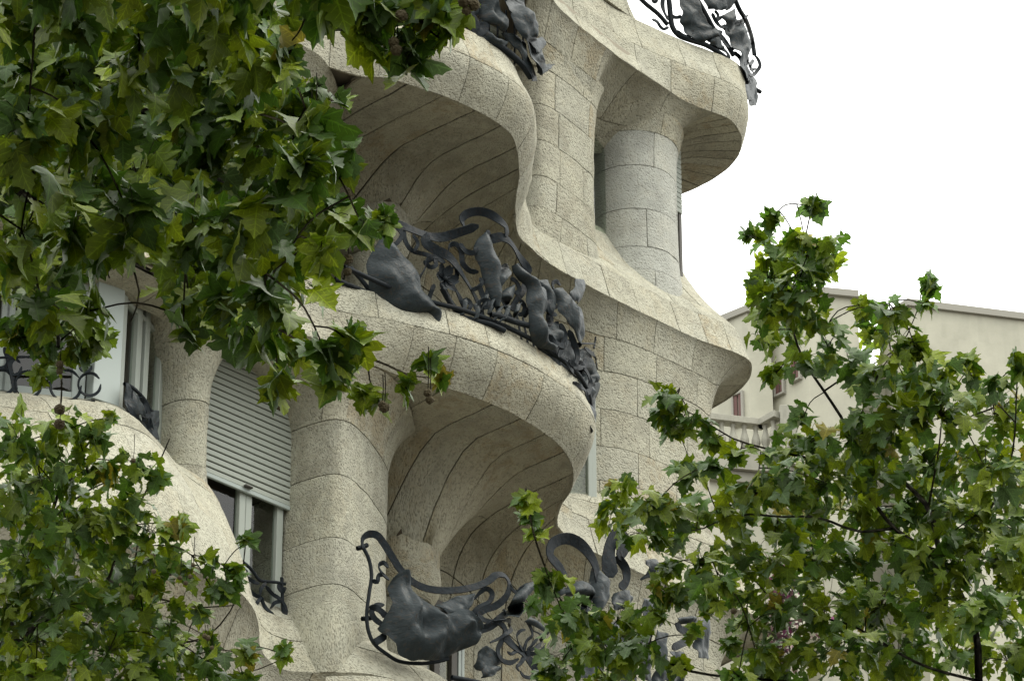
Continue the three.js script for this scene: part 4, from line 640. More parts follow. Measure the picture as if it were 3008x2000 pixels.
  ribbon('scroll', 0.05, 20, 70, 0, [[4.157, 6.652, -0.908], [4.237, 6.598, -0.891], [4.348, 6.584, -0.871], [4.421, 6.679, -0.858]]);
  ribbon('scroll', 0.06, 20, 70, 0, [[4.529, 6.529, -0.87], [4.664, 6.534, -0.87], [4.798, 6.526, -0.87], [4.891, 6.463, -0.881]]);
  ribbon('scroll', 0.05, 20, 70, 0, [[4.734, 6.891, -0.86], [4.875, 6.848, -0.868], [4.977, 6.765, -0.887], [4.948, 6.612, -0.881]]);
  ribbon('scroll', 0.06, 20, 70, 0, [[4.968, 6.595, -0.885], [5.119, 6.594, -0.915], [5.263, 6.567, -0.987], [5.338, 6.495, -1.028]]);
  ribbon('scroll', 0.05, 20, 70, 0, [[5.071, 6.811, -0.894], [5.262, 6.837, -0.975], [5.483, 6.863, -1.116], [5.713, 6.902, -1.281]]);
  ribbon('scroll', 0.05, 20, 70, 0, [[4.514, 6.988, -0.84], [4.594, 6.887, -0.84], [4.694, 6.849, -0.84], [4.781, 6.916, -0.84]]);
  ribbon('scroll', 0.06, 20, 70, 0, [[4.38, 6.578, -0.886], [4.481, 6.575, -0.87], [4.597, 6.545, -0.87], [4.697, 6.522, -0.87]]);
  ribbon('scroll', 0.06, 20, 70, 0, [[5.763, 6.76, -1.317], [6.314, 7.101, -1.75], [6.272, 6.956, -1.75], [5.449, 6.257, -1.093]]);
  ribbon('scroll', 0.04, 20, 70, 0, [[5.569, 6.779, -1.152], [6.283, 7.29, -1.73], [6.355, 7.336, -1.73]]);
  plate('leaf_plate', 0.03, 0.03, [[4.511, 6.621, -0.85], [4.474, 6.522, -0.85], [4.591, 6.492, -0.85]], [[4.648, 6.696, -0.85], [4.713, 6.629, -0.85], [4.743, 6.533, -0.85]]);
  plate('leaf_plate', 0.03, 0.03, [[5.096, 6.452, -0.898], [5.144, 6.345, -0.916], [5.891, 6.808, -1.515]], [[5.534, 6.763, -1.152], [5.684, 6.754, -1.26], [5.556, 6.489, -1.167]]);
  plate('leaf_plate', 0.03, 0.03, [[5.177, 6.184, -0.921], [5.243, 6.105, -0.954], [5.368, 6.081, -1.024]], [[5.85, 6.709, -1.368], [6.296, 6.934, -1.74], [5.786, 6.383, -1.321]]);
};
const IRON_T3 = (bar, ribbon, plate, flower) => {
  ribbon('handrail', 0.08, 55, 75, 0, [[-3.093, -4.008, 0.946], [-3.09, -3.896, 0.946], [-3.014, -3.826, 0.962], [-2.922, -3.817, 0.982], [-2.838, -3.892, 1], [-2.753, -4.001, 1.018], [-2.637, -4.143, 1.043], [-2.526, -4.247, 1.086], [-2.392, -4.303, 1.144], [-2.205, -4.305, 1.225], [-1.986, -4.248, 1.311], [-1.799, -4.159, 1.36], [-1.677, -4.07, 1.392], [-1.596, -3.989, 1.413], [-1.499, -3.977, 1.439], [-1.439, -4.058, 1.45], [-1.478, -4.21, 1.444], [-1.595, -4.344, 1.414], [-1.747, -4.434, 1.374], [-1.797, -4.491, 1.36], [-1.747, -4.544, 1.374], [-1.63, -4.538, 1.404]]);
  bar('bar', 0.02, [[-3.055, -3.96, 0.902], [-2.981, -4.077, 0.918], [-2.941, -4.258, 0.927], [-2.967, -4.499, 0.921], [-2.988, -4.742, 0.917], [-2.964, -4.909, 0.922], [-2.896, -5.035, 0.937], [-2.746, -5.117, 0.969], [-2.608, -5.163, 0.998], [-2.396, -5.156, 1.088], [-2.198, -5.098, 1.173], [-2.096, -5.051, 1.217]]);
  bar('bracket', 0.026, [[-3.078, -3.974, 0.846], [-3.017, -3.943, 0.86], [-2.961, -3.903, 0.872]]);
  bar('bracket', 0.026, [[-3.005, -4.764, 0.862], [-2.929, -4.74, 0.878], [-2.888, -4.721, 0.887]]);
  plate('hammered_plate', 0.2, 0.13, [[-2.786, -4.331, 1.042], [-2.711, -4.242, 1.058], [-2.629, -4.201, 1.076], [-2.53, -4.288, 1.118], [-2.418, -4.374, 1.166], [-2.283, -4.49, 1.224], [-2.216, -4.538, 1.253], [-2.105, -4.549, 1.3], [-1.997, -4.597, 1.339], [-1.875, -4.719, 1.371]], [[-2.864, -4.847, 1.025], [-2.842, -4.965, 1.03], [-2.769, -5.07, 1.046], [-2.716, -5.175, 1.057], [-2.606, -5.204, 1.084], [-2.453, -5.169, 1.15], [-2.3, -5.118, 1.217], [-2.168, -5.066, 1.273], [-2.057, -5.008, 1.321], [-1.894, -4.892, 1.366]]);
  plate('leaf_plate', 0.07, 0.05, [[-2.311, -4.522, 1.234], [-2.196, -4.452, 1.283], [-2.076, -4.37, 1.335], [-1.883, -4.292, 1.389]], [[-2.212, -4.624, 1.276], [-2.042, -4.614, 1.348], [-1.963, -4.486, 1.368], [-1.888, -4.313, 1.388]]);
  ribbon('scroll', 0.05, 20, 60, 0, [[-2.746, -4.28, 0.989], [-2.839, -4.214, 0.969], [-2.872, -4.142, 0.962], [-2.811, -4.096, 0.975], [-2.758, -4.143, 0.987]]);
  ribbon('scroll', 0.05, 20, 60, 0, [[-2.95, -4.332, 0.945], [-2.889, -4.336, 0.959], [-2.87, -4.256, 0.963], [-2.808, -4.226, 0.976]]);
  ribbon('scroll', 0.07, 20, 60, 0, [[-3.005, -4.667, 0.975], [-2.924, -4.657, 0.992], [-2.852, -4.689, 1.007], [-2.8, -4.736, 1.019]]);
  ribbon('scroll', 0.06, 20, 60, 0, [[-2.818, -4.584, 0.994], [-2.909, -4.622, 0.975], [-2.964, -4.7, 0.963], [-2.927, -4.77, 0.971], [-2.823, -4.824, 0.993]]);
  ribbon('scroll', 0.08, 70, 70, 0, [[-2.914, -5.039, 0.963], [-2.833, -4.971, 0.981], [-2.783, -4.919, 0.991]]);
  ribbon('scroll', 0.055, 20, 50, 0, [[-1.846, -4.328, 1.337], [-1.765, -4.218, 1.358], [-1.694, -4.171, 1.377], [-1.638, -4.209, 1.392], [-1.663, -4.306, 1.385], [-1.775, -4.392, 1.356], [-1.84, -4.467, 1.339], [-1.845, -4.549, 1.337], [-1.794, -4.617, 1.351], [-1.703, -4.606, 1.375], [-1.612, -4.535, 1.399], [-1.521, -4.545, 1.423], [-1.475, -4.625, 1.435], [-1.536, -4.758, 1.419], [-1.571, -4.866, 1.41], [-1.52, -4.954, 1.423], [-1.422, -4.96, 1.44], [-1.295, -4.876, 1.44]]);
  ribbon('scroll', 0.09, 50, 70, 0, [[-1.838, -4.75, 1.319], [-1.738, -4.648, 1.345], [-1.627, -4.572, 1.374], [-1.535, -4.476, 1.398], [-0.203, -3.549, 0.12]]);
  ribbon('scroll', 0.05, 20, 60, 0, [[-1.638, -4.538, 1.413], [-1.516, -4.5, 1.445], [-0.201, -3.731, 0.16], [-1.476, -4.641, 1.455], [-1.567, -4.722, 1.431], [-1.678, -4.797, 1.402]]);
  plate('leaf_plate', 0.05, 0.03, [[-1.2, -3.981, 1.45], [-1.413, -4.247, 1.45], [-0.205, -3.544, 0.15], [-1.473, -4.436, 1.446]], [[-0.95, -3.848, 1.448], [-1.188, -4.16, 1.45], [-1.253, -4.318, 1.45], [-1.317, -4.414, 1.45]]);
  ribbon('scroll', 0.04, 30, 60, 0, [[-1.439, -4.063, 1.45], [-1.394, -4.109, 1.45], [-1.33, -4.119, 1.45], [-1.265, -4.048, 1.45], [-1.187, -4.002, 1.45]]);
  plate('leaf_plate', 0.05, 0.06, [[-1.781, -4.9, 1.313], [-1.721, -4.837, 1.329], [-1.62, -4.804, 1.355], [-1.509, -4.839, 1.385]], [[-1.791, -5.051, 1.31], [-1.71, -5.108, 1.332], [-1.594, -5.057, 1.362], [-1.478, -4.972, 1.393]]);
  plate('leaf_plate', 0.04, 0.05, [[-1.754, -5.102, 1.351], [-1.694, -5.03, 1.367], [-1.593, -5.017, 1.393]], [[-1.733, -5.197, 1.356], [-1.643, -5.157, 1.38], [-1.492, -5.044, 1.42]]);
  ribbon('stem', 0.1, 60, 60, 0, [[-1.508, -4.666, 1.436], [-1.394, -4.75, 1.45], [-1.209, -4.808, 1.45], [-1.061, -4.898, 1.45], [-0.886, -4.947, 1.442]]);
  ribbon('scroll', 0.055, 20, 60, 0.5, [[-1.244, -4.782, 1.46], [-1.301, -4.724, 1.46], [-1.34, -4.636, 1.46], [-1.276, -4.55, 1.46], [-1.211, -4.52, 1.46]]);
  ribbon('scroll', 0.055, 20, 60, 0.5, [[-1.237, -4.77, 1.46], [-1.186, -4.638, 1.46], [-1.108, -4.549, 1.46], [-1.134, -4.471, 1.46], [-1.198, -4.415, 1.46]]);
  ribbon('scroll', 0.055, 20, 60, 0.5, [[-1.212, -4.782, 1.46], [-1.07, -4.688, 1.46], [0.297, -3.755, 0.16], [-1.018, -4.5, 1.46], [-1.108, -4.498, 1.46]]);
  ribbon('scroll', 0.055, 20, 60, 0.5, [[-1.199, -4.798, 1.46], [-1.032, -4.736, 1.46], [-0.952, -4.666, 1.458], [-0.866, -4.561, 1.45]]);
  ribbon('scroll', 0.055, 20, 60, 0.5, [[-1.186, -4.764, 1.46], [-1.096, -4.645, 1.46], [-1.031, -4.565, 1.46]]);
  ribbon('scroll', 0.055, 20, 60, 0.5, [[-1.25, -4.814, 1.46], [-1.34, -4.811, 1.46], [-1.429, -4.869, 1.46], [-1.475, -4.851, 1.455]]);
  ribbon('scroll', 0.055, 20, 60, 0.5, [[-1.225, -4.836, 1.46], [-1.289, -4.935, 1.46], [-1.34, -4.991, 1.46], [-1.302, -5.029, 1.46]]);
  ribbon('scroll', 0.055, 20, 60, 0.5, [[-1.046, -4.946, 1.46], [-1.136, -5.048, 1.46], [-1.244, -5.061, 1.46], [-1.289, -5.02, 1.46]]);
  ribbon('handrail', 0.13, 35, 60, 0, [[-0.592, -3.692, 1.465], [-0.758, -3.606, 1.48], [-0.866, -3.551, 1.49], [-0.851, -3.432, 1.489], [-0.727, -3.314, 1.477], [-0.537, -3.229, 1.46], [-0.327, -3.23, 1.437], [-0.162, -3.311, 1.419], [-0.08, -3.423, 1.41], [-0.061, -3.615, 1.407]]);
  ribbon('scroll', 0.2, 60, 66, 0, [[0.171, -3.437, 1.381], [0.152, -3.207, 1.383], [0.194, -3.017, 1.378], [0.305, -2.88, 1.366], [0.414, -2.85, 1.353], [0.435, -2.938, 1.351], [0.3, -3.137, 1.366]]);
  ribbon('scroll', 0.1, 20, 60, 0, [[0.331, -3.101, 1.323], [0.491, -3.201, 1.304], [0.496, -3.348, 1.304], [0.385, -3.478, 1.316]]);
  plate('hammered_plate', 0.1, 0.06, [[-0.513, -3.736, 1.458], [-0.609, -3.914, 1.467], [0.727, -3.217, 0.2], [-0.338, -4.045, 1.438]], [[-0.258, -3.67, 1.429], [-0.153, -3.731, 1.418], [-0.17, -3.862, 1.42], [-0.301, -4.047, 1.434]]);
  plate('hammered_plate', 0.08, 0.06, [[-0.065, -3.384, 1.388], [-0.129, -3.638, 1.395], [-0.134, -3.914, 1.395], [-0.256, -4.113, 1.409]], [[0.086, -3.461, 1.371], [0.209, -3.448, 1.357], [0.158, -3.686, 1.362], [-0.029, -3.971, 1.384]]);
  plate('leaf_plate', 0.05, 0.04, [[0.298, -3.573, 1.346], [0.218, -3.727, 1.356], [0.248, -3.8, 1.352]], [[0.532, -3.458, 1.32], [0.552, -3.577, 1.317], [0.418, -3.735, 1.333]]);
  plate('leaf_plate', 0.04, 0.03, [[-1.035, -3.912, 1.48], [-0.926, -3.937, 1.475], [-0.682, -3.954, 1.453]], [[-0.882, -3.808, 1.471], [-0.68, -3.814, 1.453], [-0.536, -3.866, 1.44]]);
  plate('leaf_plate', 0.03, 0.02, [[-1.243, -4.436, 1.48], [-1.115, -4.446, 1.48], [-0.887, -4.473, 1.472]], [[-1.179, -4.365, 1.48], [-1.037, -4.371, 1.48], [-0.843, -4.398, 1.468]]);
  ribbon('scroll', 0.08, 30, 60, 0, [[-0.506, -4.18, 1.407], [-0.416, -4.045, 1.396], [-0.243, -3.974, 1.377], [-0.192, -4.044, 1.372], [-0.283, -4.179, 1.382]]);
  plate('hammered_plate', 0.05, 0.06, [[-0.345, -4.069, 1.379], [-0.363, -4.28, 1.381], [-0.276, -4.455, 1.371], [-0.317, -4.774, 1.375]], [[0.109, -3.883, 1.328], [0.12, -4.112, 1.327], [0.161, -4.356, 1.322], [0.171, -4.635, 1.321]]);
  plate('hammered_plate', 0.05, 0.06, [[0.372, -4.103, 1.298], [0.328, -4.35, 1.303], [0.399, -4.583, 1.295]], [[0.659, -3.977, 1.265], [0.676, -4.231, 1.263], [0.708, -4.479, 1.259]]);
  plate('hammered_plate', 0.05, 0.06, [[0.726, -3.848, 1.256], [0.753, -4.099, 1.25], [0.71, -4.427, 1.259]], [[1.043, -3.676, 1.192], [0.98, -4.015, 1.205], [0.925, -4.4, 1.216]]);
  plate('hammered_plate', 0.05, 0.06, [[1.077, -3.726, 1.185], [1.104, -3.969, 1.18], [1.039, -4.359, 1.193]], [[1.342, -3.669, 1.132], [1.297, -3.95, 1.141], [1.321, -4.256, 1.137]]);
  plate('hammered_plate', 0.05, 0.06, [[1.334, -3.883, 1.134], [1.346, -4.037, 1.132], [1.303, -4.262, 1.14]], [[1.729, -3.75, 1.014], [1.764, -3.922, 1.002], [1.735, -4.092, 1.012]]);
  plate('hammered_plate', 0.05, 0.06, [[2.082, -3.189, 0.898], [2.048, -3.43, 0.909], [2.013, -3.703, 0.921]], [[2.479, -3.001, 0.705], [2.445, -3.247, 0.722], [2.49, -3.476, 0.7]]);
  plate('hammered_plate', 0.05, 0.06, [[0.873, -2.943, 1.226], [0.941, -3.024, 1.213], [0.92, -3.139, 1.217]], [[1.158, -2.842, 1.169], [1.136, -2.958, 1.174], [1.08, -3.077, 1.185]]);
  plate('hammered_plate', 0.05, 0.06, [[1.498, -3.414, 1.09], [1.66, -3.4, 1.037], [1.823, -3.363, 0.983]], [[1.883, -3.252, 0.964], [2.037, -3.219, 0.913], [2.208, -3.153, 0.841]]);
  plate('hammered_plate', 0.05, 0.06, [[0.824, -3.442, 1.236], [0.784, -3.616, 1.244], [0.832, -3.755, 1.234]], [[1.304, -3.23, 1.14], [1.262, -3.433, 1.148], [1.212, -3.612, 1.158]]);
  plate('hammered_plate', 0.05, 0.06, [[0.03, -4.04, 1.337], [0.119, -4.164, 1.327], [0.177, -4.299, 1.32]], [[0.377, -3.867, 1.297], [0.488, -4.036, 1.284], [0.531, -4.177, 1.28]]);
  ribbon('scroll', 0.09, 30, 60, 0, [[1.489, -3.486, 1.103], [1.638, -3.498, 1.054], [1.836, -3.426, 0.989], [1.809, -3.533, 0.998], [1.586, -3.701, 1.071], [1.393, -3.822, 1.132]]);
  bar('bottom_bar', 0.03, [[-2.064, -5.257, 1.231], [-1.77, -5.254, 1.316], [-1.218, -5.253, 1.4], [-0.534, -5.162, 1.359], [0.21, -4.992, 1.276]]);
};
const IRON_SH = (bar, ribbon, plate, flower) => {
  bar('top_bar', 0.018, [[-4.19, -4.207, 0.146], [-4.077, -4.204, 0.146], [-3.92, -4.258, 0.145], [-3.809, -4.341, 0.145], [-3.719, -4.327, 0.145], [-3.582, -4.293, 0.145], [-3.456, -4.272, 0.144]]);
  ribbon('scroll', 0.04, 20, 60, 0, [[-4.023, -4.482, 0.166], [-3.926, -4.53, 0.166], [-3.83, -4.539, 0.165], [-3.798, -4.439, 0.165], [-3.736, -4.354, 0.165]]);
  ribbon('scroll', 0.04, 20, 60, 0, [[-3.74, -4.391, 0.165], [-3.642, -4.454, 0.165], [-3.526, -4.482, 0.164], [-3.457, -4.554, 0.164], [-3.454, -4.653, 0.164]]);
  ribbon('scroll', 0.04, 20, 60, 0, [[-3.795, -4.528, 0.165], [-3.761, -4.611, 0.165], [-3.681, -4.665, 0.165], [-3.614, -4.694, 0.165]]);
  ribbon('scroll', 0.04, 20, 60, 0, [[-3.569, -4.315, 0.164], [-3.542, -4.372, 0.164], [-3.494, -4.376, 0.164], [-3.472, -4.319, 0.164]]);
  ribbon('scroll', 0.04, 20, 60, 0, [[-4.17, -4.247, 0.166], [-4.07, -4.344, 0.166], [-3.955, -4.391, 0.166], [-3.824, -4.398, 0.165]]);
  ribbon('scroll', 0.04, 20, 60, 0, [[-3.8, -4.539, 0.165], [-3.856, -4.632, 0.165], [-3.884, -4.68, 0.165]]);
  ribbon('scroll', 0.04, 20, 60, 0, [[-3.665, -4.621, 0.165], [-3.608, -4.543, 0.165], [-3.514, -4.493, 0.164]]);
  ribbon('scroll', 0.04, 20, 60, 0, [[-4.098, -4.263, 0.166], [-4.048, -4.306, 0.166], [-3.988, -4.317, 0.166]]);
  bar('upright', 0.018, [[-3.507, -4.213, 0.144], [-3.486, -4.457, 0.144], [-3.472, -4.652, 0.144]]);
};
const IRON_BL = (bar, ribbon, plate, flower) => {
  bar('top_bar', 0.014, [[-7.294, -2.975, 0.065], [-7.02, -2.916, 0.202], [-6.783, -2.878, 0.32], [-6.572, -2.856, 0.426], [-6.388, -2.838, 0.518]]);
  bar('bottom_bar', 0.012, [[-7.271, -3.382, 0.076], [-6.995, -3.368, 0.214], [-6.719, -3.339, 0.352], [-6.374, -3.308, 0.525]]);
  ribbon('scroll', 0.03, 30, 40, 0, [[-7.114, -3.221, 0.155], [-7.131, -3.306, 0.146], [-7.185, -3.366, 0.119], [-7.254, -3.375, 0.085], [-7.31, -3.331, 0.057], [-7.333, -3.252, 0.045], [-7.312, -3.167, 0.056], [-7.256, -3.111, 0.084], [-7.187, -3.107, 0.118], [-7.132, -3.155, 0.146]]);
  ribbon('scroll', 0.03, 30, 40, 0, [[-6.869, -3.202, 0.277], [-6.888, -3.294, 0.268], [-6.946, -3.358, 0.239], [-7.02, -3.368, 0.202], [-7.081, -3.321, 0.171], [-7.105, -3.235, 0.159], [-7.082, -3.145, 0.171], [-7.022, -3.085, 0.201], [-6.948, -3.08, 0.238], [-6.889, -3.131, 0.267]]);
  ribbon('scroll', 0.03, 30, 40, 0, [[-6.505, -3.153, 0.459], [-6.528, -3.263, 0.448], [-6.599, -3.34, 0.412], [-6.688, -3.352, 0.368], [-6.761, -3.296, 0.331], [-6.79, -3.193, 0.317], [-6.762, -3.083, 0.331], [-6.689, -3.011, 0.367], [-6.599, -3.005, 0.412], [-6.529, -3.067, 0.447]]);
  ribbon('scroll', 0.03, 30, 40, 0, [[-6.328, -3.106, 0.548], [-6.344, -3.186, 0.54], [-6.395, -3.242, 0.514], [-6.46, -3.251, 0.482], [-6.514, -3.21, 0.455], [-6.534, -3.135, 0.445], [-6.514, -3.056, 0.455], [-6.461, -3.004, 0.482], [-6.395, -2.999, 0.514], [-6.344, -3.045, 0.54]]);
  ribbon('scroll', 0.03, 30, 40, 0, [[-6.421, -2.908, 0.501], [-6.43, -2.952, 0.497], [-6.458, -2.982, 0.483], [-6.493, -2.987, 0.466], [-6.521, -2.965, 0.451], [-6.532, -2.924, 0.446], [-6.521, -2.881, 0.451], [-6.493, -2.853, 0.465], [-6.458, -2.851, 0.483], [-6.43, -2.875, 0.497]]);
  ribbon('scroll', 0.03, 30, 40, 0, [[-7.061, -3.038, 0.181], [-7.072, -3.093, 0.176], [-7.106, -3.132, 0.159], [-7.151, -3.138, 0.136], [-7.188, -3.11, 0.118], [-7.202, -3.058, 0.111], [-7.189, -3.003, 0.118], [-7.152, -2.967, 0.136], [-7.108, -2.964, 0.158], [-7.073, -2.995, 0.176]]);
  ribbon('scroll', 0.03, 30, 40, 0, [[-6.736, -3.005, 0.344], [-6.749, -3.066, 0.337], [-6.788, -3.109, 0.318], [-6.837, -3.116, 0.293], [-6.878, -3.085, 0.273], [-6.894, -3.027, 0.265], [-6.879, -2.966, 0.272], [-6.838, -2.926, 0.293], [-6.789, -2.923, 0.317], [-6.749, -2.957, 0.337]]);
  ribbon('scroll', 0.06, 30, 60, 0, [[-7.23, -2.845, 0.097], [-7.184, -2.961, 0.12], [-7.161, -3.081, 0.131], [-7.122, -3.222, 0.151], [-7.099, -3.342, 0.162]]);
  ribbon('scroll', 0.05, 30, 60, 0, [[-7.104, -2.822, 0.16], [-7.151, -2.98, 0.136], [-7.202, -3.063, 0.111], [-7.271, -3.1, 0.076]]);
};
const IRON_BR = (bar, ribbon, plate, flower) => {
  plate('hammered_plate', 0.03, 0.04, [[-6.101, -3.043, 0.64], [-6.071, -3.218, 0.63], [-6.052, -3.357, 0.623]], [[-5.985, -3.036, 0.601], [-5.888, -3.078, 0.569], [-5.709, -3.232, 0.486]]);
  bar('top_bar', 0.02, [[-6.1, -3.053, 0.64], [-5.986, -3.026, 0.601], [-5.839, -3.027, 0.547], [-5.681, -3.042, 0.473], [-5.584, -3.09, 0.428], [-5.448, -3.043, 0.364]]);
  ribbon('scroll', 0.05, 30, 60, 0, [[-5.984, -3.05, 0.601], [-5.985, -3.225, 0.601], [-5.959, -3.362, 0.592]]);
  ribbon('scroll', 0.05, 30, 60, 0, [[-5.855, -3.06, 0.554], [-5.874, -3.245, 0.563], [-5.808, -3.36, 0.532]]);
  ribbon('scroll', 0.05, 30, 60, 0, [[-5.708, -3.056, 0.485], [-5.709, -3.232, 0.486], [-5.625, -3.347, 0.447]]);
  ribbon('scroll', 0.05, 30, 60, 0, [[-5.573, -3.109, 0.422], [-5.579, -3.238, 0.426], [-5.497, -3.32, 0.387]]);
  ribbon('scroll', 0.05, 30, 60, 0, [[-6.045, -3.254, 0.621], [-5.963, -3.392, 0.67], [-5.654, -3.328, 0.461], [-5.422, -3.33, 0.352]]);
  ribbon('scroll', 0.05, 30, 60, 0, [[-5.817, -3.065, 0.537], [-5.668, -3.085, 0.467], [-5.624, -3.162, 0.446], [-5.745, -3.251, 0.503]]);
  ribbon('scroll', 0.05, 30, 60, 0, [[-5.608, -3.128, 0.439], [-5.482, -3.086, 0.38], [-5.44, -3.129, 0.361], [-5.525, -3.224, 0.4]]);
  plate('hammered_plate', 0.02, 0.03, [[-5.584, -3.09, 0.428], [-5.579, -3.238, 0.426], [-5.531, -3.363, 0.403]], [[-5.431, -3.024, 0.356], [-5.417, -3.177, 0.35], [-5.402, -3.35, 0.343]]);
};

// ================================================================ wrought iron
const ironBump = texture(256, (u, v) => { const n = 0.55 * nB(u, v) + 0.3 * nC(u, v) + 0.15 * nD(u, v); return [n, n, n]; });
const ironCol = texture(256, (u, v) => { const n = 0.75 + 0.5 * (0.5 * nB(u, v) + 0.5 * nD(u, v)), r = smooth(0.72, 0.85, nC(u, v)); return [lerp(0.014 * n, 0.03, r * 0.5), lerp(0.018 * n, 0.024, r * 0.5), lerp(0.021 * n, 0.02, r * 0.5)]; }, true);
const IRON = new THREE.MeshPhysicalMaterial({ map: ironCol, bumpMap: ironBump, bumpScale: 0.006, specularIntensity: 0.12, metalness: 0.0, roughness: 0.5 });
const SHEET = new THREE.MeshPhysicalMaterial({ map: ironCol, bumpMap: ironBump, bumpScale: 0.007, specularIntensity: 0.34, metalness: 0.0, roughness: 0.5 }); SHEET.color.setRGB(1.6, 1.65, 1.55);
function spline3(pts) { return new THREE.CatmullRomCurve3(pts.map((p) => V(...p)), false, 'centripetal'); }
function geo(P, UV, I, smoothN = true) {
  const g = new THREE.BufferGeometry(); g.setAttribute('position', new THREE.Float32BufferAttribute(P, 3)); g.setAttribute('uv', new THREE.Float32BufferAttribute(UV, 2)); g.setIndex(I); g.computeVertexNormals(); return g;
}
function barGeo(pts, r) { const c = spline3(pts), n = Math.max(8, Math.round(c.getLength() / 0.04)); const g = new THREE.TubeGeometry(c, n, r, 8, false); return g; }
// a flat bar of metal that bends and twists: width across, 9 mm thick, with square edges
function ribbonGeo(w, roll0, roll1, taper, pts) {
  const c = spline3(pts), L = c.getLength(), n = Math.max(10, Math.round(L / 0.025)), P = [], UV = [], I = [], th = 0.006;
  const prof = [[-1, -1], [1, -1], [1, -1], [1, 1], [1, 1], [-1, 1], [-1, 1], [-1, -1]];
  for (let i = 0; i <= n; i++) {
    const t = i / n, p = c.getPointAt(t), T = c.getTangentAt(t), out = V(0, 0, 1), across = out.clone().cross(T); if (across.lengthSq() < 1e-4) across.set(1, 0, 0); across.normalize();
    const real = T.clone().cross(across).normalize();
    const roll = lerp(roll0, roll1, t) * RAD + 0.35 * Math.sin(t * 7 + pts[0][0] * 9), A = across.clone().multiplyScalar(Math.sin(roll + 0.5)).addScaledVector(real, Math.cos(roll + 0.5)), B = T.clone().cross(A);
    const k = w / 2 * (taper ? lerp(1, 1 - taper, t) : 1) * Math.min(1, 0.35 + Math.min(t, 1 - t) * 9);
    for (const [x, y] of prof) { const q = p.clone().addScaledVector(A, x * k).addScaledVector(B, y * th); P.push(q.x, q.y, q.z); UV.push(x * w / 2 / 0.6, t * L / 0.6); }
  }
  for (let i = 0; i < n; i++) for (let k = 0; k < 8; k += 2) { const a = i * 8 + k, b = a + 1, d = a + 8, e = b + 8; I.push(a, e, b, a, d, e); }
  const m = (n) * 8; I.push(0, 2, 4, 0, 4, 6, m, m + 4, m + 2, m, m + 6, m + 4);
  return geo(P, UV, I);
}
// a beaten sheet between two edges: bellied, dented, with a rolled rim
function plateGeo(bulge, dent, left, right) {
  const cl = spline3(left), cr_ = spline3(right), nt = 30, ns = 16, P = [], UV = [], I = [], seed = left[0][0] * 3.7 + left[0][1];
  const grid = [];
  for (let j = 0; j <= nt; j++) { const a = cl.getPoint(j / nt), b = cr_.getPoint(j / nt); for (let i = 0; i <= ns; i++) {
    const s = i / ns, t = j / nt, p = a.clone().lerp(b, s), env = Math.pow(Math.sin(Math.PI * s), 0.8) * Math.pow(Math.sin(Math.PI * clamp(t, 0.02, 0.98)), 0.5);
    const d = noise3(p.x * 5 + seed, p.y * 5, 3) * 0.9 + noise3(p.x * 11 + 5, p.y * 11, seed) * 0.45 + noise3(p.x * 23 + 5, p.y * 23, seed + 2) * 0.16, ridge = 1 - Math.abs(noise3(p.x * 6 + 7, p.y * 3.5 - p.x * 3, seed + 4)) * 3.2;
    const curlE = (Math.pow(Math.abs(2 * s - 1), 5)) * 1.5 * noise3(t * 4 + seed, s > 0.5 ? 2 : 8, 1);
    p.z += bulge * env + dent * 0.75 * (d + 0.7 * ridge * env + curlE); p.y += dent * 0.35 * noise3(p.x * 8, p.y * 8, seed + 9); grid.push(p);
  } }
  const W = ns + 1, nrm = (i, j) => { const g = (x, y) => grid[clamp(y, 0, nt) * W + clamp(x, 0, ns)]; const u = g(i + 1, j).clone().sub(g(i - 1, j)), v = g(i, j + 1).clone().sub(g(i, j - 1)); const n = u.cross(v); return n.lengthSq() < 1e-12 ? V(0, 0, 1) : n.normalize(); };
  for (const side of [0, 1]) for (let j = 0; j <= nt; j++) for (let i = 0; i <= ns; i++) { const p = grid[j * W + i], n = nrm(i, j), f = side ? -0.008 : 0; P.push(p.x + n.x * f, p.y + n.y * f, p.z + n.z * f); UV.push(p.x / 0.6, p.y / 0.6); }
  const off = W * (nt + 1);
  for (let j = 0; j < nt; j++) for (let i = 0; i < ns; i++) { const a = j * W + i, b = a + 1, c = a + W + 1, d = a + W; I.push(a, b, c, a, c, d); I.push(off + a, off + c, off + b, off + a, off + d, off + c); }
  const ring = []; for (let i = 0; i < ns; i++) ring.push(i); for (let j = 0; j < nt; j++) ring.push(j * W + ns); for (let i = ns; i > 0; i--) ring.push(nt * W + i); for (let j = nt; j > 0; j--) ring.push(j * W);
  ring.forEach((a, k) => { const b = ring[(k + 1) % ring.length]; I.push(a, a + off, b + off, a, b + off, b); });
  return geo(P, UV, I);
}
function flowerGeo(r, c) { // six cupped petals round a boss
  const gs = [];
  for (let k = 0; k < 6; k++) {
    const P = [], UV = [], I = [], a0 = k * Math.PI / 3 + 0.2;
    for (let j = 0; j <= 6; j++) for (let i = 0; i <= 4; i++) { const t = j / 6, s = i / 2 - 1, rad = r * (0.12 + 0.88 * t), hw = r * 0.36 * Math.sin(Math.PI * (0.12 + 0.76 * t)), z = 0.05 + 0.32 * r * t * t + 0.12 * r * s * s; const x = Math.cos(a0) * rad - Math.sin(a0) * hw * s, y = Math.sin(a0) * rad + Math.cos(a0) * hw * s; P.push(c[0] + x, c[1] + y, c[2] + z); UV.push(x / 0.6, y / 0.6); }
    for (let j = 0; j < 6; j++) for (let i = 0; i < 4; i++) { const a = j * 5 + i; I.push(a, a + 5, a + 1, a + 1, a + 5, a + 6); }
    gs.push(geo(P, UV, I));
  }
  const boss = new THREE.SphereGeometry(r * 0.17, 10, 8); boss.translate(c[0], c[1], c[2] + 0.07);
  return [gs, boss];
}
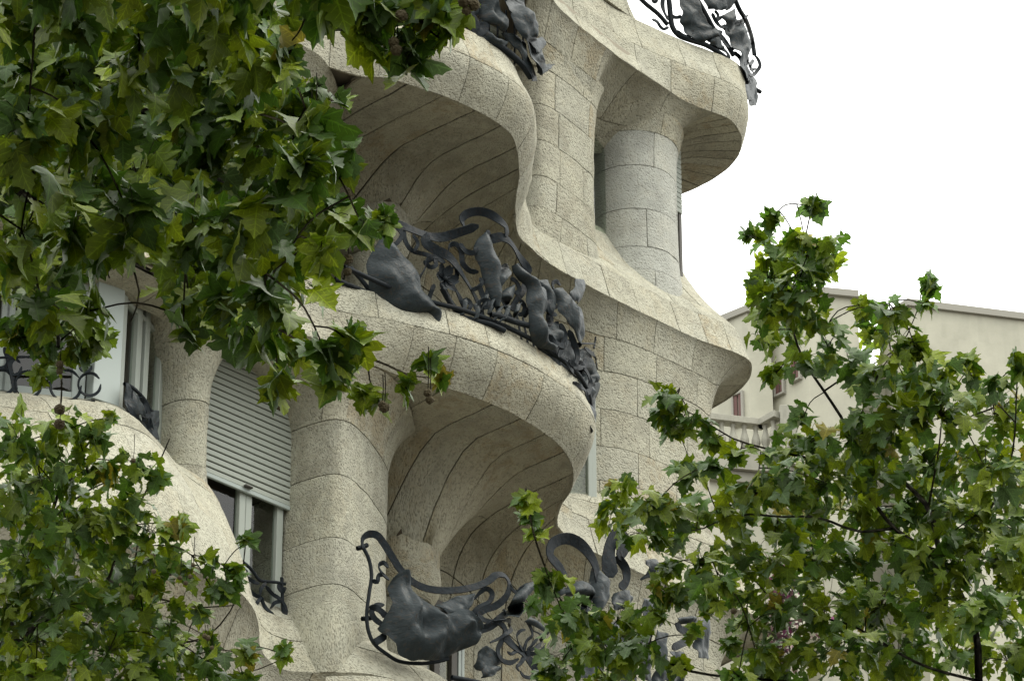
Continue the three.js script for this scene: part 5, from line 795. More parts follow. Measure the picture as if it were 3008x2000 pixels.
function ironThing(name, label, category, anchor, group, fill, extra) {
  const g = facadeThing(name, label, category, anchor, group);
  const put = (n, q) => part(n, moved(q, anchor), /plate/.test(n) ? SHEET : IRON, g);
  const bar = (n, r, pts) => put(n, barGeo(pts, r)), ribbon = (n, w, r0, r1, tp, pts) => put(n, ribbonGeo(w, r0, r1, tp, pts)), plate = (n, b, d, l, r) => put(n, plateGeo(b, d, l, r));
  const flower = (r, [c]) => { const [petals, boss] = flowerGeo(r, c), f = sub('flower', g); petals.forEach((p) => part('petal', moved(p, anchor), IRON, f)); part('boss', moved(boss, anchor), IRON, f); };
  fill(bar, ribbon, plate, flower); if (extra) extra(put);
  return g;
}
// a rail that follows the top of a parapet
function parapetRail(E, off, h, r, a0, a1) { const N = normals(E), pts = E.map(([a, w], i) => [a + N[i][0] * off, h, w + N[i][1] * off]).filter(([a]) => a >= a0 && a <= a1); return barGeo(pts, r); }
ironThing('balcony_railing', 'twisted wrought iron railing on the middle balcony with a large pod-shaped leaf plate', 'railing', [-1.2, -0.92, 1.3], 'wrought iron balcony railings', IRON_T2, (put) => {
  put('base_bar', parapetRail(E2L, 0.2, -0.9, 0.028, -3.6, 1.1));
  for (let k = 0; k < 9; k++) { const a = -0.7 + k * 0.16, w = 1.12 - k * 0.055; const g = bevelBox(0.03, 0.62, 0.012); g.rotateZ(0.25); g.translate(a, -0.55, w - 0.25); put('upright', g); }
});
ironThing('balcony_railing', 'crumpled iron sheet railing on the upper balcony at the top edge of the picture', 'railing', [-1.4, 2.85, 1.25], 'wrought iron balcony railings', IRON_T1, (put) => {
  for (let k = 0; k < 12; k++) { const a = -2.3 + k * 0.13, w = 1.12 + k * 0.008; const g = bevelBox(0.028, 0.7, 0.012); g.translate(a, 3.2, w - 0.12); put('upright', g); }
});
ironThing('balcony_railing', 'wrought iron railing on the top corner balcony, silhouetted against the white sky', 'railing', [4.6, 6.45, -0.9], 'wrought iron balcony railings', IRON_R);
ironThing('balcony_railing', 'wrought iron railing of the lowest balcony with a hammered plate and sweeping ribbons', 'railing', [-1.2, -4.6, 1.3], 'wrought iron balcony railings', IRON_T3);
ironThing('window_guard', 'small scrolled iron guard at the foot of the roller shutter window', 'window guard', [-3.6, -4.4, 0.16], 'iron window guards', IRON_SH);
ironThing('window_guard', 'scrolled iron guard across the bay window left of the white corner post', 'window guard', [-6.9, -3.25, 0.1], 'iron window guards', IRON_BL);
ironThing('window_guard', 'dark beaten iron guard at the narrow bay light right of the white post', 'window guard', [-5.6, -3.3, 0.4], 'iron window guards', IRON_BR);
const NEAR_BLOBS = [[-2.09, 10.61, -13.73, 0.17, 0.16, 9], [-1.85, 10.45, -13.46, 0.17, 0.15, 9], [-1.7, 10.8, -14.06, 0.20, 0.18, 10], [-1.43, 10.5, -13.57, 0.17, 0.15, 9], [-1.21, 10.35, -13.41, 0.19, 0.17, 10], [-1.07, 10.81, -14.08, 0.18, 0.16, 9], [-0.99, 11.53, -15.1, 0.11, 0.10, 4], [-2.22, 11.14, -14.98, 0.21, 0.19, 10], [-1.95, 11.08, -14.92, 0.23, 0.21, 11], [-1.57, 10.4, -13.81, 0.21, 0.19, 11], [-1.39, 10.79, -14.46, 0.22, 0.20, 11], [-1.12, 10.47, -13.92, 0.19, 0.18, 10], [-0.96, 10.35, -13.7, 0.11, 0.10, 5], [-2.01, 10.04, -13.69, 0.19, 0.17, 10], [-1.81, 10.16, -13.92, 0.21, 0.19, 11], [-1.73, 11.08, -15.37, 0.23, 0.21, 11], [-1.45, 10.95, -15.16, 0.23, 0.21, 11], [-1.21, 10.94, -15.11, 0.21, 0.19, 10], [-1.01, 10.95, -15.09, 0.15, 0.13, 6], [-0.84, 10.13, -13.87, 0.10, 0.09, 4], [-2.07, 10.09, -14.22, 0.19, 0.18, 9], [-1.92, 10.46, -14.88, 0.22, 0.20, 10], [-1.69, 10.62, -15.08, 0.23, 0.21, 11], [-1.46, 10.77, -15.33, 0.23, 0.21, 11], [-1.22, 10.82, -15.37, 0.23, 0.21, 11], [-0.88, 9.84, -13.74, 0.17, 0.15, 9], [-0.79, 10.52, -14.79, 0.10, 0.09, 4], [-2.18, 10.36, -15.06, 0.16, 0.15, 7], [-1.92, 10.13, -14.73, 0.18, 0.16, 7], [-1.58, 9.76, -14.03, 0.17, 0.16, 9], [-1.4, 10.12, -14.65, 0.22, 0.20, 10], [-1.09, 9.66, -13.85, 0.21, 0.19, 11], [-0.99, 10.7, -15.59, 0.19, 0.17, 9], [-0.78, 10.63, -15.44, 0.13, 0.11, 5], [-0.66, 10.21, -14.8, 0.06, 0.05, 2], [-2.11, 9.78, -14.36, 0.10, 0.09, 3], [-2.09, 10.49, -15.64, 0.17, 0.15, 6], [-1.8, 10.12, -14.91, 0.12, 0.11, 4], [-1.44, 10.44, -15.59, 0.19, 0.17, 8], [-1.2, 10.4, -15.52, 0.21, 0.19, 9], [-1.01, 10.03, -14.79, 0.12, 0.10, 5], [-0.83, 9.95, -14.58, 0.07, 0.06, 2], [-1.43, 9.97, -15.07, 0.16, 0.15, 6], [-1.2, 9.74, -14.74, 0.18, 0.16, 8], [-1.03, 9.46, -14.15, 0.13, 0.11, 6], [-1.09, 9.49, -14.53, 0.11, 0.10, 4], [-1.03, 10.04, -15.61, 0.11, 0.10, 5], [-0.76, 9.14, -14, 0.08, 0.07, 4], [-0.65, 9.17, -13.99, 0.06, 0.05, 2], [-1.04, 9.68, -15.3, 0.08, 0.07, 3], [-0.75, 9.32, -14.55, 0.08, 0.07, 3], [-1.45, 9.76, -15.01, 0.08, 0.07, 2], [-1.86, 9.79, -14.82, 0.14, 0.13, 5], [-2.01, 9.64, -14.55, 0.14, 0.12, 5], [-2.28, 10.5, -15.87, 0.13, 0.12, 3]];
const NEAR_DEEP = [[-2.37, 11.93, -15.91, 0.28, 0.23, 16], [-2.07, 12.11, -16.21, 0.28, 0.24, 18], [-1.69, 11.9, -15.94, 0.28, 0.23, 18], [-1.4, 12.3, -16.51, 0.29, 0.24, 16], [-2.38, 11.71, -16.18, 0.28, 0.23, 18], [-2.06, 11.75, -16.3, 0.28, 0.24, 20], [-1.77, 12.09, -16.83, 0.29, 0.24, 20], [-1.37, 11.72, -16.25, 0.28, 0.24, 18], [-1.18, 11.77, -16.66, 0.28, 0.24, 8], [-2.47, 11.92, -17.21, 0.29, 0.25, 18], [-1.97, 11.22, -16.12, 0.27, 0.23, 18], [-1.63, 11.23, -16.05, 0.27, 0.23, 20], [-1.31, 11.33, -16.3, 0.28, 0.23, 18], [-2.35, 11.57, -17.14, 0.29, 0.24, 12], [-1.58, 11.38, -16.98, 0.28, 0.24, 14], [-1.23, 11.07, -16.45, 0.28, 0.23, 14], [-1.11, 11.3, -16.5, 0.28, 0.24, 10], [-1.31, 10.8, -16.49, 0.27, 0.23, 10], [-1.14, 11.06, -16.86, 0.28, 0.24, 8], [-1.46, 10.7, -16.3, 0.27, 0.23, 8], [-2.16, 11.83, -16.88, 0.29, 0.24, 12], [-1.9, 12.05, -17.12, 0.29, 0.25, 12]];
const UNSEEN_ABOVE = [[-3.51, 13.05, -15.66, 0.37, 0.28, 16], [-3.27, 11.93, -14.77, 0.34, 0.26, 16], [-3.51, 12.45, -16.03, 0.37, 0.28, 16], [-2.18, 9.71, -11.08, 0.26, 0.20, 16], [-2.44, 10.39, -12.56, 0.29, 0.22, 16], [-3.09, 12.47, -16.06, 0.37, 0.28, 16], [-2.5, 12.41, -14.78, 0.35, 0.26, 16], [-2.2, 10.81, -13.16, 0.30, 0.23, 16], [-2.64, 12.39, -15.94, 0.36, 0.28, 16], [-1.98, 11.86, -14.03, 0.33, 0.25, 16], [-2.12, 12.22, -15.18, 0.35, 0.27, 16], [-1.76, 10.19, -12.7, 0.29, 0.22, 16], [-1.36, 10.32, -11.93, 0.28, 0.21, 16], [-1.5, 10.93, -13.33, 0.31, 0.24, 16], [-1.33, 9.66, -11.92, 0.27, 0.21, 16], [-1.11, 11, -12.86, 0.30, 0.23, 16], [-1.36, 12.72, -15.89, 0.37, 0.28, 16], [-1.09, 10.32, -12.89, 0.29, 0.23, 16], [-0.7, 9.67, -11.04, 0.26, 0.20, 16], [-0.71, 9.54, -11.35, 0.26, 0.20, 16], [-0.75, 9.78, -12.08, 0.28, 0.21, 16], [-3.02, 11.24, -14.83, 0.30, 0.26, 14], [-2.73, 10, -13.59, 0.27, 0.23, 14], [-2.68, 9.54, -13.51, 0.26, 0.23, 14], [-2.21, 9.74, -12.52, 0.25, 0.22, 14], [-2.74, 11.31, -15.7, 0.31, 0.27, 14], [-2.41, 9.81, -13.97, 0.27, 0.24, 14]];  // leaves out of view above, placed to darken the near leaves
const UNSEEN_OVER = [[-2.8, 8.06, -6.89, 0.24, 0.17, 15], [-2.98, 8.07, -7.56, 0.25, 0.19, 15], [-3.2, 8.15, -8.21, 0.27, 0.20, 15], [-3.5, 8.92, -9.77, 0.31, 0.23, 15], [-3.72, 12.09, -11.29, 0.38, 0.28, 15], [-2.9, 9.21, -8.78, 0.29, 0.22, 15], [-2.73, 8.16, -8.21, 0.27, 0.20, 15], [-2.94, 8.71, -9.67, 0.31, 0.23, 15], [-2.26, 8.86, -7.78, 0.27, 0.20, 15], [-3.07, 11.12, -10.98, 0.37, 0.27, 15], [-3.17, 10.89, -11.52, 0.37, 0.28, 15], [-2.36, 8.33, -9.2, 0.29, 0.21, 15], [-2.16, 11.19, -10.38, 0.35, 0.26, 15], [-1.51, 7.86, -7.27, 0.24, 0.18, 15], [-2.46, 10.64, -11.45, 0.37, 0.27, 15], [-2.02, 9.37, -10.43, 0.33, 0.24, 15], [-1.59, 11.3, -10.5, 0.36, 0.26, 15], [-1.57, 10.29, -10.14, 0.34, 0.25, 15], [-1.85, 10.85, -11.74, 0.38, 0.28, 15], [-1.91, 10.4, -12.02, 0.38, 0.28, 15], [-1.04, 11.77, -10.84, 0.37, 0.27, 15], [-1.08, 10.16, -10.07, 0.33, 0.25, 15], [-1.08, 9.71, -10.09, 0.33, 0.24, 15], [-1.09, 10.31, -11.83, 0.37, 0.28, 15], [-0.62, 11.87, -10.94, 0.37, 0.28, 15], [-0.44, 7.91, -7.4, 0.25, 0.18, 15], [-0.44, 10.57, -11.34, 0.37, 0.27, 15], [-0.36, 7.6, -8.18, 0.26, 0.19, 15], [-3.03, 9.01, -10.79, 0.29, 0.25, 14], [-2.79, 8.01, -10.16, 0.27, 0.23, 14], [-3.18, 8.37, -11.88, 0.31, 0.26, 14], [-2.65, 9.18, -11.04, 0.30, 0.25, 14], [-2.47, 8.24, -10.52, 0.28, 0.24, 14], [-2.5, 7.83, -10.93, 0.28, 0.24, 14]];  // unseen overhead leaves towards the camera, placed to shade the upper left crown
const HANG_BLOBS = [[-0.57, 10.16, -12.99, 0.10, 0.07, 3], [-0.43, 10.18, -12.98, 0.10, 0.07, 3], [-0.31, 10.13, -13.01, 0.09, 0.07, 2], [-0.58, 10.04, -13.06, 0.05, 0.09, 1], [-0.48, 10.04, -13.06, 0.07, 0.07, 1], [-0.39, 10.05, -13.05, 0.08, 0.08, 2], [-0.26, 10.05, -13.05, 0.05, 0.05, 1], [-0.41, 9.96, -13.1, 0.04, 0.04, 1], [-0.52, 10.12, -13.01, 0.09, 0.07, 2], [-0.67, 10.15, -13, 0.05, 0.07, 1], [-0.76, 10.16, -12.99, 0.03, 0.05, 1], [-0.22, 10.13, -13.01, 0.05, 0.07, 1]];
const NEAR_SMALL = [[-2.47, 11.67, -18.43, 0.14, 0.14, 10], [-2.35, 11.59, -18.47, 0.12, 0.12, 8], [-2.61, 11.67, -18.43, 0.12, 0.12, 7], [-2.54, 11.48, -18.53, 0.09, 0.07, 4], [-2.23, 11.65, -18.44, 0.07, 0.09, 4], [-2.7, 11.65, -18.44, 0.07, 0.09, 4]];
const NEAR_TIP = [[-0.4, 10.13, -15.91, 0.04, 0.04, 2], [-0.33, 10.05, -15.95, 0.04, 0.02, 1], [-0.67, 9.99, -15.98, 0.05, 0.03, 2], [-0.49, 10.01, -15.97, 0.03, 0.06, 2], [-0.62, 9.95, -16, 0.02, 0.02, 1], [-0.75, 10.22, -15.86, 0.08, 0.05, 4], [-0.79, 10.11, -15.92, 0.06, 0.05, 3], [-0.81, 11.19, -15.33, 0.03, 0.03, 1], [-0.9, 11.25, -15.3, 0.04, 0.05, 2], [-0.94, 11.51, -15.16, 0.03, 0.06, 2], [-0.97, 11.22, -15.31, 0.04, 0.04, 2], [-0.59, 10.71, -15.59, 0.05, 0.06, 3], [-0.89, 11.11, -15.38, 0.06, 0.04, 2]];
const NEAR_LIMBS = (limb) => {
  limb(0.1, 0.05, [[-3.83, 10.08, -16.11], [-3.22, 10.69, -15.78], [-2.61, 11.08, -15.56], [-2.1, 11.22, -15.49], [-1.69, 11.24, -15.48]]);
  limb(0.05, 0.018, [[-2.1, 11.22, -15.49], [-1.73, 11.1, -15.55], [-1.34, 10.94, -15.64], [-1.02, 10.85, -15.69], [-0.77, 10.76, -15.74], [-0.62, 10.77, -15.73]]);
  limb(0.05, 0.015, [[-2.61, 11.08, -15.56], [-2.2, 10.83, -15.7], [-1.79, 10.61, -15.82], [-1.42, 10.45, -15.9], [-1.14, 10.36, -15.95], [-0.94, 10.27, -16]]);
  limb(0.018, 0.007, [[-0.94, 10.27, -16], [-0.81, 10.25, -16.01], [-0.67, 10.21, -16.03], [-0.55, 10.17, -16.06], [-0.45, 10.13, -16.08], [-0.36, 10.13, -16.08]]);
  limb(0.01, 0.005, [[-0.68, 10.22, -16.03], [-0.67, 10.13, -16.08], [-0.65, 10.08, -16.11], [-0.6, 10.06, -16.12]]);
  limb(0.05, 0.015, [[-2.61, 11.08, -15.56], [-2.24, 11.37, -15.41], [-1.87, 11.51, -15.33], [-1.44, 11.62, -15.27], [-1.08, 11.65, -15.25]]);
  limb(0.02, 0.007, [[-1.34, 10.94, -15.64], [-1.18, 11.1, -15.55], [-1.02, 11.26, -15.47], [-0.89, 11.35, -15.42]]);
  limb(0.02, 0.006, [[-1.69, 11.24, -15.48], [-1.42, 11.33, -15.43], [-1.18, 11.37, -15.41], [-0.98, 11.35, -15.42], [-0.88, 11.25, -15.47]]);
  limb(0.03, 0.01, [[-2.2, 10.83, -15.7], [-2.18, 10.65, -15.8], [-2.14, 10.47, -15.89], [-2.13, 10.26, -16.01]]);
  limb(0.012, 0.005, [[-1.79, 10.61, -15.82], [-1.75, 10.47, -15.89], [-1.79, 10.36, -15.95]]);
  limb(0.02, 0.006, [[-2.1, 11.22, -15.49], [-2.08, 10.97, -15.62], [-1.99, 10.76, -15.74], [-1.89, 10.54, -15.85]]);
};
const HANG_LIMBS = (limb) => {
  limb(0.03, 0.012, [[-1.14, 10.59, -12.76], [-0.83, 10.44, -12.84], [-0.57, 10.28, -12.92], [-0.48, 10.21, -12.96]]);
  limb(0.012, 0.005, [[-0.48, 10.21, -12.96], [-0.38, 10.13, -13.01], [-0.31, 10.07, -13.04], [-0.26, 10.04, -13.06]]);
  limb(0.01, 0.005, [[-0.48, 10.21, -12.96], [-0.54, 10.12, -13.01], [-0.57, 10.02, -13.06]]);
  limb(0.01, 0.005, [[-0.38, 10.13, -13.01], [-0.41, 10.04, -13.06], [-0.41, 9.96, -13.1]]);
  limb(0.012, 0.006, [[-0.83, 10.44, -12.84], [-0.8, 10.28, -12.92], [-0.82, 10.15, -13]]);
  limb(0.01, 0.005, [[-0.82, 10.15, -13], [-0.85, 10.08, -13.03], [-0.88, 10.05, -13.05]]);
};
const UNSEEN_LIMBS = (limb) => {  // branches out of view that carry the unseen overhead leaves
  limb(0.09, 0.05, [[-4.53, 8.68, -15.5], [-3.69, 9.62, -13.71], [-2.94, 10.21, -12.11], [-2.18, 10.22, -10.82], [-0.95, 10.07, -9.63]]);
  limb(0.05, 0.02, [[-2.89, 10.06, -11.9], [-1.98, 10.03, -11.16], [-1.15, 9.7, -10.58], [-0.39, 9.17, -10.11]]);
  limb(0.05, 0.02, [[-3.61, 9.43, -13.39], [-3.65, 9.64, -11.57], [-3.68, 9.76, -9.79]]);
  limb(0.04, 0.02, [[-2, 9.51, -9.93], [-2.49, 10, -9.66], [-2.91, 10.37, -9.46]]);
  limb(0.04, 0.02, [[-2.08, 10.44, -11.7], [-2.23, 10.43, -12.27], [-1.7, 10.65, -12.72], [-1.04, 10.88, -13.17]]);
  limb(0.03, 0.015, [[-3.84, 9.93, -14.25], [-3.1, 10.5, -13.94], [-2.73, 10.84, -13.76]]);
};
const NEAR_BALLS = [[-1.59, 11.44, -15.02], [-1.88, 11.39, -15.05], [-0.93, 11.09, -15.21], [-0.91, 11.05, -15.24], [-0.76, 10.47, -15.55], [-0.76, 10.42, -15.58], [-0.82, 9.95, -15.83], [-1.07, 9.88, -15.88], [-0.6, 9.88, -15.87], [-0.59, 9.87, -15.88], [-0.39, 9.93, -15.85], [-0.38, 9.9, -15.86], [-1.31, 11.43, -16.17], [-2.04, 11.57, -16.09], [-1.95, 11.24, -15.7], [-2.44, 11.46, -18.43], [-2.44, 11.43, -18.45], [-2.09, 9.86, -15.88], [-2.09, 9.8, -15.91]];
const HANG_BALLS = [[-0.19, 10.13, -12.89], [-0.15, 10.12, -12.9], [-0.18, 10.1, -12.91], [-0.44, 10.08, -12.92], [-0.47, 9.99, -12.97], [-0.46, 9.96, -12.98]];
const LOW_BLOBS = [[-3.44, 13.88, -24.05, 0.24, 0.24, 10], [-3.11, 13.91, -24.04, 0.24, 0.20, 9], [-3.29, 13.64, -24.18, 0.31, 0.28, 12], [-2.91, 13.88, -24.05, 0.09, 0.12, 5], [-2.79, 14.01, -23.98, 0.05, 0.05, 2], [-2.96, 13.67, -24.17, 0.24, 0.20, 9], [-2.6, 13.68, -24.16, 0.20, 0.16, 7], [-2.47, 13.62, -24.2, 0.07, 0.09, 3], [-3.11, 13.38, -24.33, 0.39, 0.31, 18], [-3.38, 13.14, -24.46, 0.35, 0.31, 16], [-2.81, 13.3, -24.37, 0.28, 0.24, 11], [-2.52, 13.31, -24.36, 0.20, 0.16, 7], [-2.35, 13.34, -24.35, 0.12, 0.08, 4], [-2.66, 13.03, -24.52, 0.31, 0.24, 12], [-2.35, 13.06, -24.5, 0.20, 0.16, 6], [-2.14, 13.11, -24.47, 0.08, 0.06, 2], [-2.08, 12.95, -24.56, 0.08, 0.06, 2], [-3.11, 12.87, -24.6, 0.43, 0.31, 18], [-2.57, 12.82, -24.63, 0.31, 0.24, 12], [-2.81, 12.58, -24.76, 0.43, 0.28, 16], [-2.35, 12.58, -24.76, 0.24, 0.24, 8], [-2.11, 12.5, -24.8, 0.20, 0.16, 6], [-1.84, 12.56, -24.77, 0.08, 0.08, 3], [-3.38, 12.63, -24.73, 0.35, 0.31, 14], [-3.32, 12.42, -24.85, 0.43, 0.20, 12], [-2.57, 12.4, -24.86, 0.39, 0.16, 10], [-1.87, 12.41, -24.85, 0.12, 0.06, 3], [-1.93, 13.05, -24.51, 0.07, 0.08, 3], [-1.99, 12.95, -24.56, 0.05, 0.05, 2], [-1.58, 12.56, -24.77, 0.05, 0.05, 2], [-1.86, 13.24, -24.4, 0.06, 0.04, 2], [-2.11, 12.66, -24.72, 0.06, 0.04, 2], [-2.66, 13.43, -24.3, 0.20, 0.16, 6], [-3.47, 13.46, -24.28, 0.24, 0.24, 8], [-3.5, 12.85, -24.62, 0.24, 0.24, 8], [-2.2, 12.82, -24.63, 0.09, 0.06, 2]];
const LOW_DEEP = [[-3.57, 14.48, -26.01, 0.34, 0.38, 18], [-3.28, 14.05, -26.24, 0.46, 0.38, 26], [-3.63, 13.74, -26.41, 0.38, 0.46, 24], [-3.08, 13.57, -26.5, 0.51, 0.38, 26], [-3.5, 13.37, -26.61, 0.51, 0.30, 22], [-2.72, 13.34, -26.63, 0.38, 0.25, 14], [-2.92, 13.91, -26.32, 0.34, 0.30, 14]];
const LOW_LIMBS = (limb) => {
  limb(0.14, 0.06, [[-5.17, 9.81, -26.83], [-4.55, 11.7, -25.81], [-4.09, 12.38, -25.44], [-3.63, 12.79, -25.22]]);
  limb(0.06, 0.02, [[-3.63, 12.79, -25.22], [-3.17, 13.06, -25.07], [-2.8, 13.16, -25.01], [-2.4, 13.27, -24.95]]);
  limb(0.05, 0.015, [[-3.63, 12.79, -25.22], [-3.44, 13.22, -24.98], [-3.29, 13.6, -24.78], [-3.14, 13.92, -24.6], [-2.95, 14.14, -24.48]]);
  limb(0.03, 0.01, [[-3.17, 13.06, -25.07], [-2.86, 13.24, -24.97], [-2.61, 12.97, -25.12], [-2.21, 12.84, -25.19]]);
  limb(0.022, 0.008, [[-2.86, 13.24, -24.97], [-2.74, 13.54, -24.81], [-2.58, 13.81, -24.66], [-2.43, 14.11, -24.5]]);
  limb(0.02, 0.006, [[-4.09, 12.38, -25.44], [-3.17, 12.51, -25.37], [-2.64, 12.6, -25.32], [-2.21, 12.62, -25.31], [-1.78, 12.68, -25.28], [-1.58, 12.77, -25.23]]);
  limb(0.015, 0.006, [[-2.4, 12.84, -25.19], [-2.18, 12.87, -25.18], [-1.97, 13.08, -25.06], [-1.91, 13.24, -24.97]]);
  limb(0.012, 0.005, [[-1.92, 13.24, -24.97], [-1.9, 13.38, -24.9], [-1.89, 13.46, -24.85]]);
  limb(0.02, 0.008, [[-2.8, 13.16, -25.01], [-2.49, 13.11, -25.04], [-2.27, 13.06, -25.07], [-1.97, 13.07, -25.06]]);
  limb(0.02, 0.007, [[-3.29, 13.6, -24.78], [-3.01, 13.79, -24.68], [-2.71, 13.89, -24.62]]);
};
const LOW_BALLS = [[-2.46, 12.9, -24.13], [-2.28, 12.86, -24.15], [-2.24, 12.83, -24.17], [-2.19, 12.94, -24.11], [-2.11, 12.51, -24.34], [-2.09, 12.5, -24.35], [-2.06, 12.44, -24.38], [-2.63, 12.83, -24.4], [-3.08, 13.67, -24.28], [-2.6, 13.57, -23.77], [-2.21, 12.87, -24.15]];
const RIGHT_BLOBS = [[2.14, 15.66, -23.91, 0.07, 0.08, 3], [1.84, 15.45, -23.71, 0.06, 0.07, 3], [1.77, 15.74, -24.46, 0.09, 0.04, 4], [2.02, 15.24, -23.68, 0.11, 0.09, 6], [1.92, 15.52, -24.37, 0.22, 0.16, 9], [2.12, 15.39, -24.13, 0.20, 0.18, 9], [2.25, 15.18, -23.68, 0.14, 0.16, 5], [1.85, 15.36, -24.4, 0.18, 0.14, 7], [2.02, 14.97, -23.76, 0.24, 0.16, 10], [2.25, 15.35, -24.28, 0.11, 0.08, 4], [1.82, 14.83, -23.89, 0.20, 0.16, 7], [2.02, 14.87, -23.91, 0.22, 0.16, 8], [1.78, 14.91, -24.49, 0.16, 0.16, 5], [2.05, 15.28, -25.03, 0.19, 0.17, 6], [2.15, 14.79, -24.01, 0.12, 0.09, 4], [2.25, 14.71, -24.24, 0.16, 0.16, 5], [2.12, 14.93, -24.86, 0.21, 0.16, 5], [1.96, 15.09, -25.35, 0.13, 0.10, 3], [2.46, 14.86, -24.8, 0.18, 0.16, 6], [2.53, 15.11, -24.34, 0.09, 0.12, 4], [2.68, 15.39, -25.24, 0.19, 0.17, 6], [2.66, 14.79, -23.88, 0.14, 0.14, 4], [3.07, 15.58, -24.92, 0.07, 0.08, 3], [2.96, 15.03, -24.19, 0.07, 0.04, 2], [2.74, 14.67, -24.12, 0.20, 0.16, 8], [2.88, 14.54, -24.14, 0.22, 0.18, 9], [2.58, 14.55, -24.48, 0.20, 0.18, 7], [2.91, 14.93, -25.2, 0.21, 0.19, 8], [3.05, 14.48, -24.28, 0.18, 0.16, 6], [3.31, 14.87, -24.81, 0.08, 0.09, 4], [3.37, 14.81, -24.94, 0.06, 0.06, 2], [3.63, 14.68, -24.53, 0.09, 0.12, 5], [3.52, 14.73, -24.82, 0.09, 0.09, 3], [1.1, 14.23, -24.2, 0.18, 0.16, 8], [1.26, 14.11, -24.27, 0.17, 0.14, 7], [1.14, 14.18, -24.5, 0.12, 0.08, 5], [1.46, 14.44, -25.22, 0.09, 0.07, 3], [1.63, 14.17, -24.9, 0.12, 0.06, 3], [1.83, 14.09, -24.74, 0.09, 0.05, 2], [2.11, 14.52, -25, 0.08, 0.11, 3], [1.28, 14.08, -25, 0.16, 0.16, 6], [1.43, 14, -24.76, 0.09, 0.09, 3], [0.83, 14.22, -25.55, 0.10, 0.10, 4], [0.8, 13.98, -25.5, 0.19, 0.14, 7], [0.99, 13.72, -24.82, 0.20, 0.18, 10], [1.17, 13.89, -25.32, 0.16, 0.14, 6], [0.94, 13.75, -25.31, 0.20, 0.14, 8], [1.35, 14.13, -25.74, 0.19, 0.17, 6], [1.59, 14.09, -25.5, 0.21, 0.19, 9], [1.74, 13.83, -24.83, 0.18, 0.16, 8], [0.74, 14.38, -25.8, 0.06, 0.04, 1], [0.1, 13.68, -24.61, 0.07, 0.07, 3], [0.12, 13.77, -25.1, 0.06, 0.06, 3], [0.18, 13.91, -25.65, 0.05, 0.05, 2], [0.28, 13.18, -24.94, 0.14, 0.09, 5], [0.22, 13.26, -25.51, 0.14, 0.14, 4], [0.37, 12.9, -24.89, 0.20, 0.18, 9], [0.57, 13.26, -25.83, 0.21, 0.16, 8], [0.77, 13.36, -25.96, 0.19, 0.17, 7], [0.7, 13.04, -25.78, 0.25, 0.20, 11], [0.42, 13.2, -26.24, 0.25, 0.21, 11], [0.93, 12.87, -25.4, 0.20, 0.16, 8], [1.14, 13.64, -25.68, 0.11, 0.10, 6], [1.07, 13.44, -25.61, 0.14, 0.14, 5], [1.2, 13.37, -25.61, 0.11, 0.09, 4], [1, 13.18, -25.49, 0.13, 0.09, 5], [0.32, 13.04, -26.27, 0.19, 0.08, 6], [0.71, 13.09, -26.43, 0.19, 0.06, 5], [1.38, 13.52, -25.34, 0.16, 0.16, 6], [1.62, 13.73, -25.57, 0.23, 0.21, 11], [1.47, 13.11, -24.81, 0.20, 0.20, 9], [1.4, 13.4, -25.82, 0.13, 0.10, 4], [1.71, 13.42, -25.71, 0.18, 0.18, 7], [1.71, 13.48, -26.31, 0.11, 0.08, 4], [1.63, 13.25, -26.12, 0.08, 0.08, 3], [1.74, 12.85, -25.36, 0.16, 0.16, 5], [1.31, 13.02, -25.45, 0.06, 0.06, 2], [1.21, 12.99, -25.99, 0.13, 0.08, 3], [1.59, 12.52, -25.06, 0.15, 0.06, 4]];
const RIGHT_DENSE = [[2.16, 14.46, -25.33, 0.29, 0.21, 16], [2.41, 14.14, -24.56, 0.28, 0.20, 16], [2.7, 14.16, -24.39, 0.32, 0.24, 20], [3.02, 14.14, -24.22, 0.32, 0.24, 20], [3.64, 15.05, -25.98, 0.34, 0.30, 20], [1.91, 13.82, -24.61, 0.24, 0.20, 12], [2.24, 13.97, -24.91, 0.32, 0.24, 20], [2.65, 14.2, -25.24, 0.37, 0.25, 24], [3.18, 14.86, -26.41, 0.39, 0.26, 24], [3.34, 13.84, -24.45, 0.36, 0.24, 24], [3.72, 14.25, -25.4, 0.21, 0.33, 12], [1.96, 14.04, -25.83, 0.25, 0.21, 14], [2.32, 14.5, -26.65, 0.30, 0.26, 18], [2.7, 14.45, -26.47, 0.38, 0.26, 24], [3.11, 14.54, -26.57, 0.39, 0.26, 24], [3.34, 13.79, -25.11, 0.37, 0.24, 24], [3.67, 13.87, -25.5, 0.21, 0.33, 12], [1.89, 13.56, -25.49, 0.25, 0.20, 12], [2.32, 14.21, -26.81, 0.34, 0.26, 18], [2.74, 14.33, -26.98, 0.39, 0.26, 24], [2.93, 13.36, -24.93, 0.36, 0.24, 24], [3.34, 13.37, -25.01, 0.36, 0.24, 24], [3.64, 13.35, -25.2, 0.20, 0.28, 10], [1.93, 13.13, -25.32, 0.24, 0.20, 10], [2.3, 13.45, -25.95, 0.33, 0.25, 18], [2.74, 13.58, -26.21, 0.38, 0.25, 22], [3.06, 13.22, -25.36, 0.32, 0.24, 18], [3.37, 12.87, -24.73, 0.32, 0.24, 20], [2.03, 13.07, -25.94, 0.29, 0.21, 12], [2.4, 13.02, -25.82, 0.37, 0.25, 20], [2.86, 13.24, -26.32, 0.38, 0.25, 20], [3.4, 13.68, -27.32, 0.35, 0.26, 16], [3.71, 13.35, -26.66, 0.34, 0.25, 18], [1.86, 13.04, -26.27, 0.19, 0.10, 8], [1.23, 14.03, -26.05, 0.13, 0.10, 4]];
